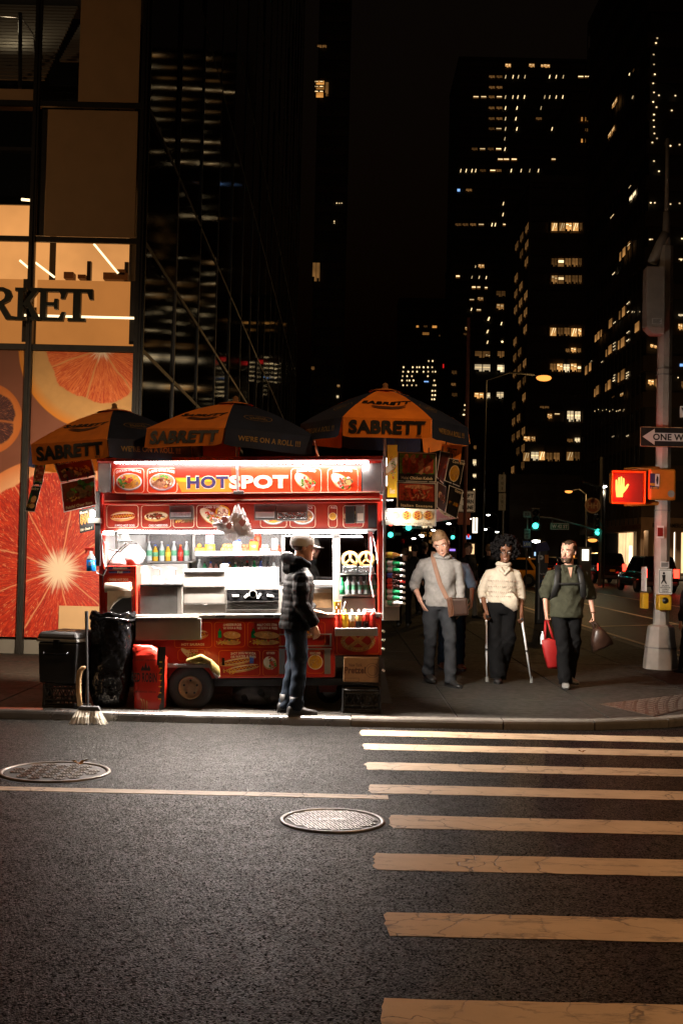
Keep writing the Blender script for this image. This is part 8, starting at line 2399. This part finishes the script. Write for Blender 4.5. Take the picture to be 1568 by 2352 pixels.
mb = MB('bag_dark'); q = [(.075, .985), (.285, 1.0), (.31, .80), (.09, .775)]
r0 = [W2_(x, -.15, z) for x, z in q]; r1 = [W2_(x + .01, -.255, z - .0) for x, z in q]; mb.loft([r0, r1]); mb.build('pouch', t, bevel=.03)
mb = MB('brown_leather'); q = [(.06, .99), (.12, 1.005), (.15, .80), (.09, .77)]
r0 = [W2_(x, -.258, z) for x, z in q]; r1 = [W2_(x, -.268, z) for x, z in q]; mb.loft([r0, r1]); mb.use('brown_leather').tube([W2_(.09, -.272, .98), W2_(.11, -.278, .9), W2_(.12, -.272, .79)], .014, 6); mb.build('flap', t, bevel=.008)
# ---- man in blue shirt walking behind
Y3 = G(1040, 1535, KZ).y
J3 = pose(head=(-.13, -.01, 1.50), neck=(-.05, .0, 1.46), elL=(.285, .02, 1.13), wrL=(.25, -.10, .92), anL=(.10, -.12, .09), knL=(.10, -.10, .5))
person('man in pale blue shirt mostly hidden behind the grey sweater man', (1033, 1538), Y3, .15, 300, J3, dict(skin='skin', trousers='denim', top='shirt_blue', cuff=.25, hair=('hair_brown', 'short'), shoes='brown_leather', thick=1.06, sleeve=1.15, hem=.05))
# ---- woman with crutches
Y4 = G(1150, 1566, KZ).y
J4 = pose(pel=(0, 0, .94), chest=(0, .0, 1.24), neck=(.01, -.01, 1.42), head=(.015, -.035, 1.475), headrot=(-.06, .16, .05), shR=(-.165, 0, 1.320), shL=(.165, 0, 1.320), elR=(-.245, .05, 1.08), elL=(.235, .05, 1.07), wrR=(-.205, -.10, .86), wrL=(.225, -.10, .84), hdR=(.02, -.5, -.85), hdL=(-.02, -.5, -.85), pnR=(.6, .6, -.3), pnL=(-.6, .6, -.3), curlR=.75, curlL=.75,
          hipR=(-.09, 0, .90), hipL=(.09, 0, .90), knR=(-.085, -.03, .50), knL=(.06, -.03, .50), anR=(-.05, -.08, .10), anL=(.0, .12, .13), toeR=-.1, toeL=.1, top=1.70)
c4, H4, s4 = person('laughing woman with curly black hair, cream sweater and glasses walking on crutches', (1149, 1568), Y4, .0, 318, J4,
                    dict(skin='skin_dark', trousers='trouser_black', top='knit_cream', topname='sweater', disp=folds(.008, 8, 12, 7.0), cuff=.30, hem=-.03, shoes='black', hair=('hair_black', 'afro'), smile=True, glasses='black', thick=1.04, sleeve=1.18, wide=1.55, brow='hair_black', seed=6))
mb = MB('knit_cream'); nb = V(J4['neck']) * s4
mb.tube([nb + V((math.cos(a) * .072, math.sin(a) * .066 - .008, .02)) * s4 for a in [2 * PI * i / 18 for i in range(19)]], .030 * s4, 8)
mb.tube([nb + V((-.06, -.09, -.03)) * s4, nb + V((0, -.115, -.10)) * s4, nb + V((.06, -.09, -.03)) * s4], .028 * s4, 8); fuse(mb, 'cowl_collar', c4, .010, 3, folds(.006, 10, 14))
W4 = lambda x, y, z: wm(c4) @ (V((x, y, z)) * s4)
mb = MB('knit_cream'); mb.smooth = True                         # front tail of the sweater hanging at her left
mb.tube([W4(.02, -.12, 1.06), W4(.10, -.125, .98), W4(.15, -.12, .88)], [(.10 * s4, .02), (.09 * s4, .02), (.03 * s4, .012)], 10, side=(1, 0, .3)); mb.build('sweater_tail', c4)
mk = MB('strap_tan')
for z in (1.235, 1.165, 1.10, 1.045):
    for k in range(-9, 10):
        a = k * .115
        x = math.sin(a) * .215; y = -math.cos(a) * .150 - .004
        mk.obox(W4(x + .004, y, z), (.004, .006, .014), Matrix.Rotation(a, 3, 'Z'))
mk.build('knit_openings', c4, kind='stuff')
for sgn, (cx0, cy0), (cx1, cy1), nm in ((-1, (1105, 1384), (1115, 1564), 'left'), (1, (1190, 1380), (1217, 1567), 'right')):
    yb_ = Y4 - .12
    t = thing('crutch', 'grey forearm crutch held in the woman\'s hand at picture %s' % nm, 'crutch', G(cx1, cy1, KZ))
    wr = wm(c4) @ (V(J4['wrR' if sgn < 0 else 'wrL']) * s4)
    grip = wr + V((0, -.06, -.06)); tipp = G(cx1, cy1, KZ + .0)
    tipp = V((tipp.x, min(tipp.y, Y4 - .05), KZ + .02))
    mb = MB('crutch_metal'); mb.smooth = True; mb.tube([grip + V((0, .035, -.005)), tipp], .0135, 10); mb.build('lower_tube', t)
    el = wm(c4) @ (V(J4['elR' if sgn < 0 else 'elL']) * s4)
    cu = wr.lerp(el, .62) + V((-.012 * -sgn * -1, .03, -.01))
    mb = MB('grey'); mb.smooth = True; mb.tube([grip + V((0, .035, -.005)), cu + V((0, .03, 0))], .012, 8); mb.build('upper_tube', t)
    mb = MB('crutch_metal'); dd = (el - wr).normalized(); 
    mb.smooth = True
    rr = [[cu + dd * h + V((math.cos(a) * .058, math.sin(a) * .058 * .9, 0)) for a in [PI * 2 * i / 14 for i in range(13)]] for h in (-.03, .035)]
    mb.loft(rr, False, closed=False); mb.build('arm_cuff', t)
    mb = MB('black'); mb.tube([grip + V((0, .04, 0)), grip + V((-.01 * sgn, -.06, .0))], .017, 8); mb.build('grip', t)
    mb = MB('grey'); mb.tube([tipp + V((0, 0, .06)), tipp - V((0, 0, .018))], [.016, .022], 10); mb.build('rubber_tip', t)
    m_ = grip.lerp(tipp, .5); mb = MB('steel_dark'); mb.tube([m_, m_ + (tipp - grip).normalized() * .02], .0155, 8); mb.build('adjust_clip', t)
# ---- man in green shirt
Y5 = G(1298, 1578, KZ).y
J5 = pose(pel=(0, 0, .95), chest=(.0, .0, 1.28), neck=(.01, -.02, 1.47), head=(.0, -.035, 1.525), headrot=(-.62, .05, .06), shR=(-.20, .0, 1.360), shL=(.20, .0, 1.370), elR=(-.265, .03, 1.12), elL=(.285, .03, 1.13), wrR=(-.255, -.02, .905), wrL=(.315, -.02, .90), hdR=(.05, -.1, -1), hdL=(.15, -.1, -1), pnR=(.8, .2, 0), pnL=(-.8, .2, 0), curlR=.7, curlL=.7,
          hipR=(-.09, 0, .90), hipL=(.09, 0, .90), knR=(-.06, -.08, .50), knL=(.09, .02, .50), anR=(-.03, -.12, .10), anL=(.06, .16, .13), toeR=-.1, toeL=.35, top=1.765)
c5, H5, s5 = person('bearded man in olive green shirt with backpack straps carrying two bags', (1298, 1577), Y5, .0, 332, J5,
                    dict(skin='skin', trousers='trouser_black', top='shirt_green', cuff=.25, hem=.10, shoes='grey', hair=('hair_brown', 'receding'), smile=True, thick=1.14, sleeve=1.3, wide=1.25, mouth='lip'))
mb = MB('hair_brown'); mb.smooth = True
mb.ell((0, -.045, .025), (.060, .062, .045), n=18, m=12)
mb.v = [H5 @ (V((p.x, p.y if p.z < .052 else p.y + .02, p.z)) + V((0, -.001, 0)) * 1) for p in mb.v]; mb.build('beard', c5, world=False)
mb = MB('lip'); mb.smooth = True; mb.ell(H5 @ V((0, -.107, .046)), (.017 * s5, .006 * s5, .008 * s5), H5.to_3x3().normalized()); mb.build('mouth', c5, world=False)
mb = MB('hair_brown'); mb.tube([H5 @ V((-.03, -.098, .052)), H5 @ V((0, -.109, .062)), H5 @ V((.03, -.098, .052))], [.003, .006, .003], 6); mb.build('moustache', c5, world=False)
W5 = lambda x, y, z: wm(c5) @ (V((x, y, z)) * s5)
mb = MB('shirt_green')                                   # collar and placket
for sg in (-1, 1): mb.plate([W5(sg * .015, -.10, 1.43), W5(sg * .085, -.085, 1.49), W5(sg * .10, -.06, 1.46), W5(sg * .06, -.135, 1.38)], (0, .01, 0))
mb.build('collar', c5)
mb = MB('skin'); mb.plate([W5(-.02, -.118, 1.455), W5(.035, -.118, 1.455), W5(.015, -.152, 1.33)], (0, .01, 0)); mb.build('open_neck', c5)
mb = MB('black')
for k in range(6): mb.ell(W5(.012, -.150 - (.008 if k > 2 else 0), 1.27 - .07 * k), (.006, .004, .006), None, 6, 5)
mb.build('buttons', c5, kind='stuff')
t = thing('backpack', 'black backpack with chest strap worn by the green shirt man', 'backpack', W5(0, .25, 1.0))
for sg in (-1, 1):
    mb = MB('black'); mb.smooth = True; mb.tube([W5(sg * .11, .10, 1.47), W5(sg * .125, -.03, 1.475), W5(sg * .14, -.12, 1.38), W5(sg * .155, -.155, 1.25), W5(sg * .18, -.11, 1.12), W5(sg * .18, .02, 1.05)], [(.038 * s5, .012)] * 6, 8, side=(1, 0, 0)); mb.build('shoulder_strap', t)
mb = MB('black'); mb.tube([W5(-.14, -.16, 1.255), W5(0, -.168, 1.26), W5(.14, -.16, 1.265)], [(.012, .004)] * 3, 6, side=(0, 0, 1)); mb.build('chest_strap', t)
mb = MB('black'); mb.ell(W5(0, .22, 1.22), (.17, .10, .25)); mb.build('pack', t)
def bag(lbl, m, top, pts, depth, handle, nm='bag', cat='bag'):
    yy = top.y
    t = thing(nm, lbl, cat, P(*pts[0], yy))
    Q = [P(x, y, yy) for x, y in pts]
    mb = MB(m); r0 = [q + V((0, -depth / 2, 0)) for q in Q]; r1 = [q + V((0, depth / 2, 0)) for q in Q]; c = sum(Q, V()) / len(Q)
    e0 = [c.lerp(q, .82) + V((0, -depth * .75, 0)) for q in Q]; e1 = [c.lerp(q, .82) + V((0, depth * .75, 0)) for q in Q]
    mb.smooth = True; mb.loft([e0, r0, r1, e1]); mb.build('bag_body', t)
    for dy in (-.03, .03):
        mb = MB(m); mb.smooth = True; mb.tube([P(*handle[0], yy) + V((0, dy, 0)), top + V((-.012, dy * .4, -.03)), top + V((.012, dy * .4, -.03)), P(*handle[1], yy) + V((0, dy, 0))], [(.012, .006)] * 4, 8); mb.build('handle', t)
    return t
wr = wm(c5) @ (V(J5['wrR']) * s5) + V((0, -.03, -.07))
tb = bag('red tote bag with a water bottle hanging from the man\'s hand', 'red_bag', wr, ((1256, 1534), (1277, 1536), (1281, 1500), (1280, 1470), (1259, 1466), (1242, 1470), (1248, 1502)), .07, ((1250, 1472), (1271, 1472)), 'tote_bag')
bottle(P(1245, 1480, wr.y), .16, .026, 'bottle_clear', 'cap_white', None, 'small clear water bottle sticking out of the red tote bag', group='bottles in bags')
wr = wm(c5) @ (V(J5['wrL']) * s5) + V((0, -.03, -.07))
bag('dark brown handbag swinging from the man\'s other hand', 'bag_dark', wr, ((1360, 1496), (1385, 1488), (1405, 1478), (1400, 1466), (1385, 1447), (1372, 1440), (1362, 1445), (1357, 1470)), .13, ((1364, 1446), (1380, 1447)), 'handbag')
mb = MB('brown_leather'); wv = wm(c5) @ (V(J5['wrL']) * s5); mb.tube([wv + V((math.cos(a) * .032, math.sin(a) * .03, .015)) for a in [2 * PI * i / 14 for i in range(15)]], .008, 6); mb.build('wrist_band', c5)
# ---- background pedestrians
GB = 'pedestrians in the background'
def bgp(lbl, x, yf, h, rz, **L):
    Y = G(x, yf, KZ).y
    d = dict(skin='skin', trousers='trouser_black', top='dark_coat', hem=.15, hair=('hair_brown', 'short'), cuff=.95, thick=1.1, sleeve=1.15); d.update(L)
    return person(lbl, (x, yf), Y, rz, h, pose(anL=(.10, -.15, .09), anR=(-.10, .15, .11), knL=(.1, -.1, .5)), d, 0, GB)
bgp('man in glasses, dark jacket and khaki trousers far behind the grey sweater man', 1073, 1419, 170, .7, trousers='facade_grey', face=True, glasses='black', hem=.05)
bgp('man in dark suit with white collar walking away beside the side bottle rack', 972, 1408, 160, PI - .6)
bgp('person in dark coat farther left of the suited man', 948, 1412, 158, PI + .2, hair=('hair_black', 'short'))
bgp('person seen from behind at left edge of the pavement near the bottle rack', 926, 1440, 178, PI)
bgp('dark figure with rim lit hair between the glasses man and the curly haired woman', 1119, 1405, 152, PI - .2, hair=('hair_sandy', 'short'))
bgp('woman in black with long dark hair at the right edge behind the signal pole', 1590, 1548, 240, PI + .4, hair=('hair_black', 'long'), skin='skin_tan')
Yb = YB + 1.1
person('person coloured dark as a silhouette sitting inside the upper left window', (22, 440), Yb, PI - .5, 290, pose(), dict(skin='dark_coat', trousers='trouser_black', top='dark_coat', z=P(22, 440, Yb).z, hair=('hair_black', 'short')), 0)  # silhouette put into colour: skin uses the dark coat material
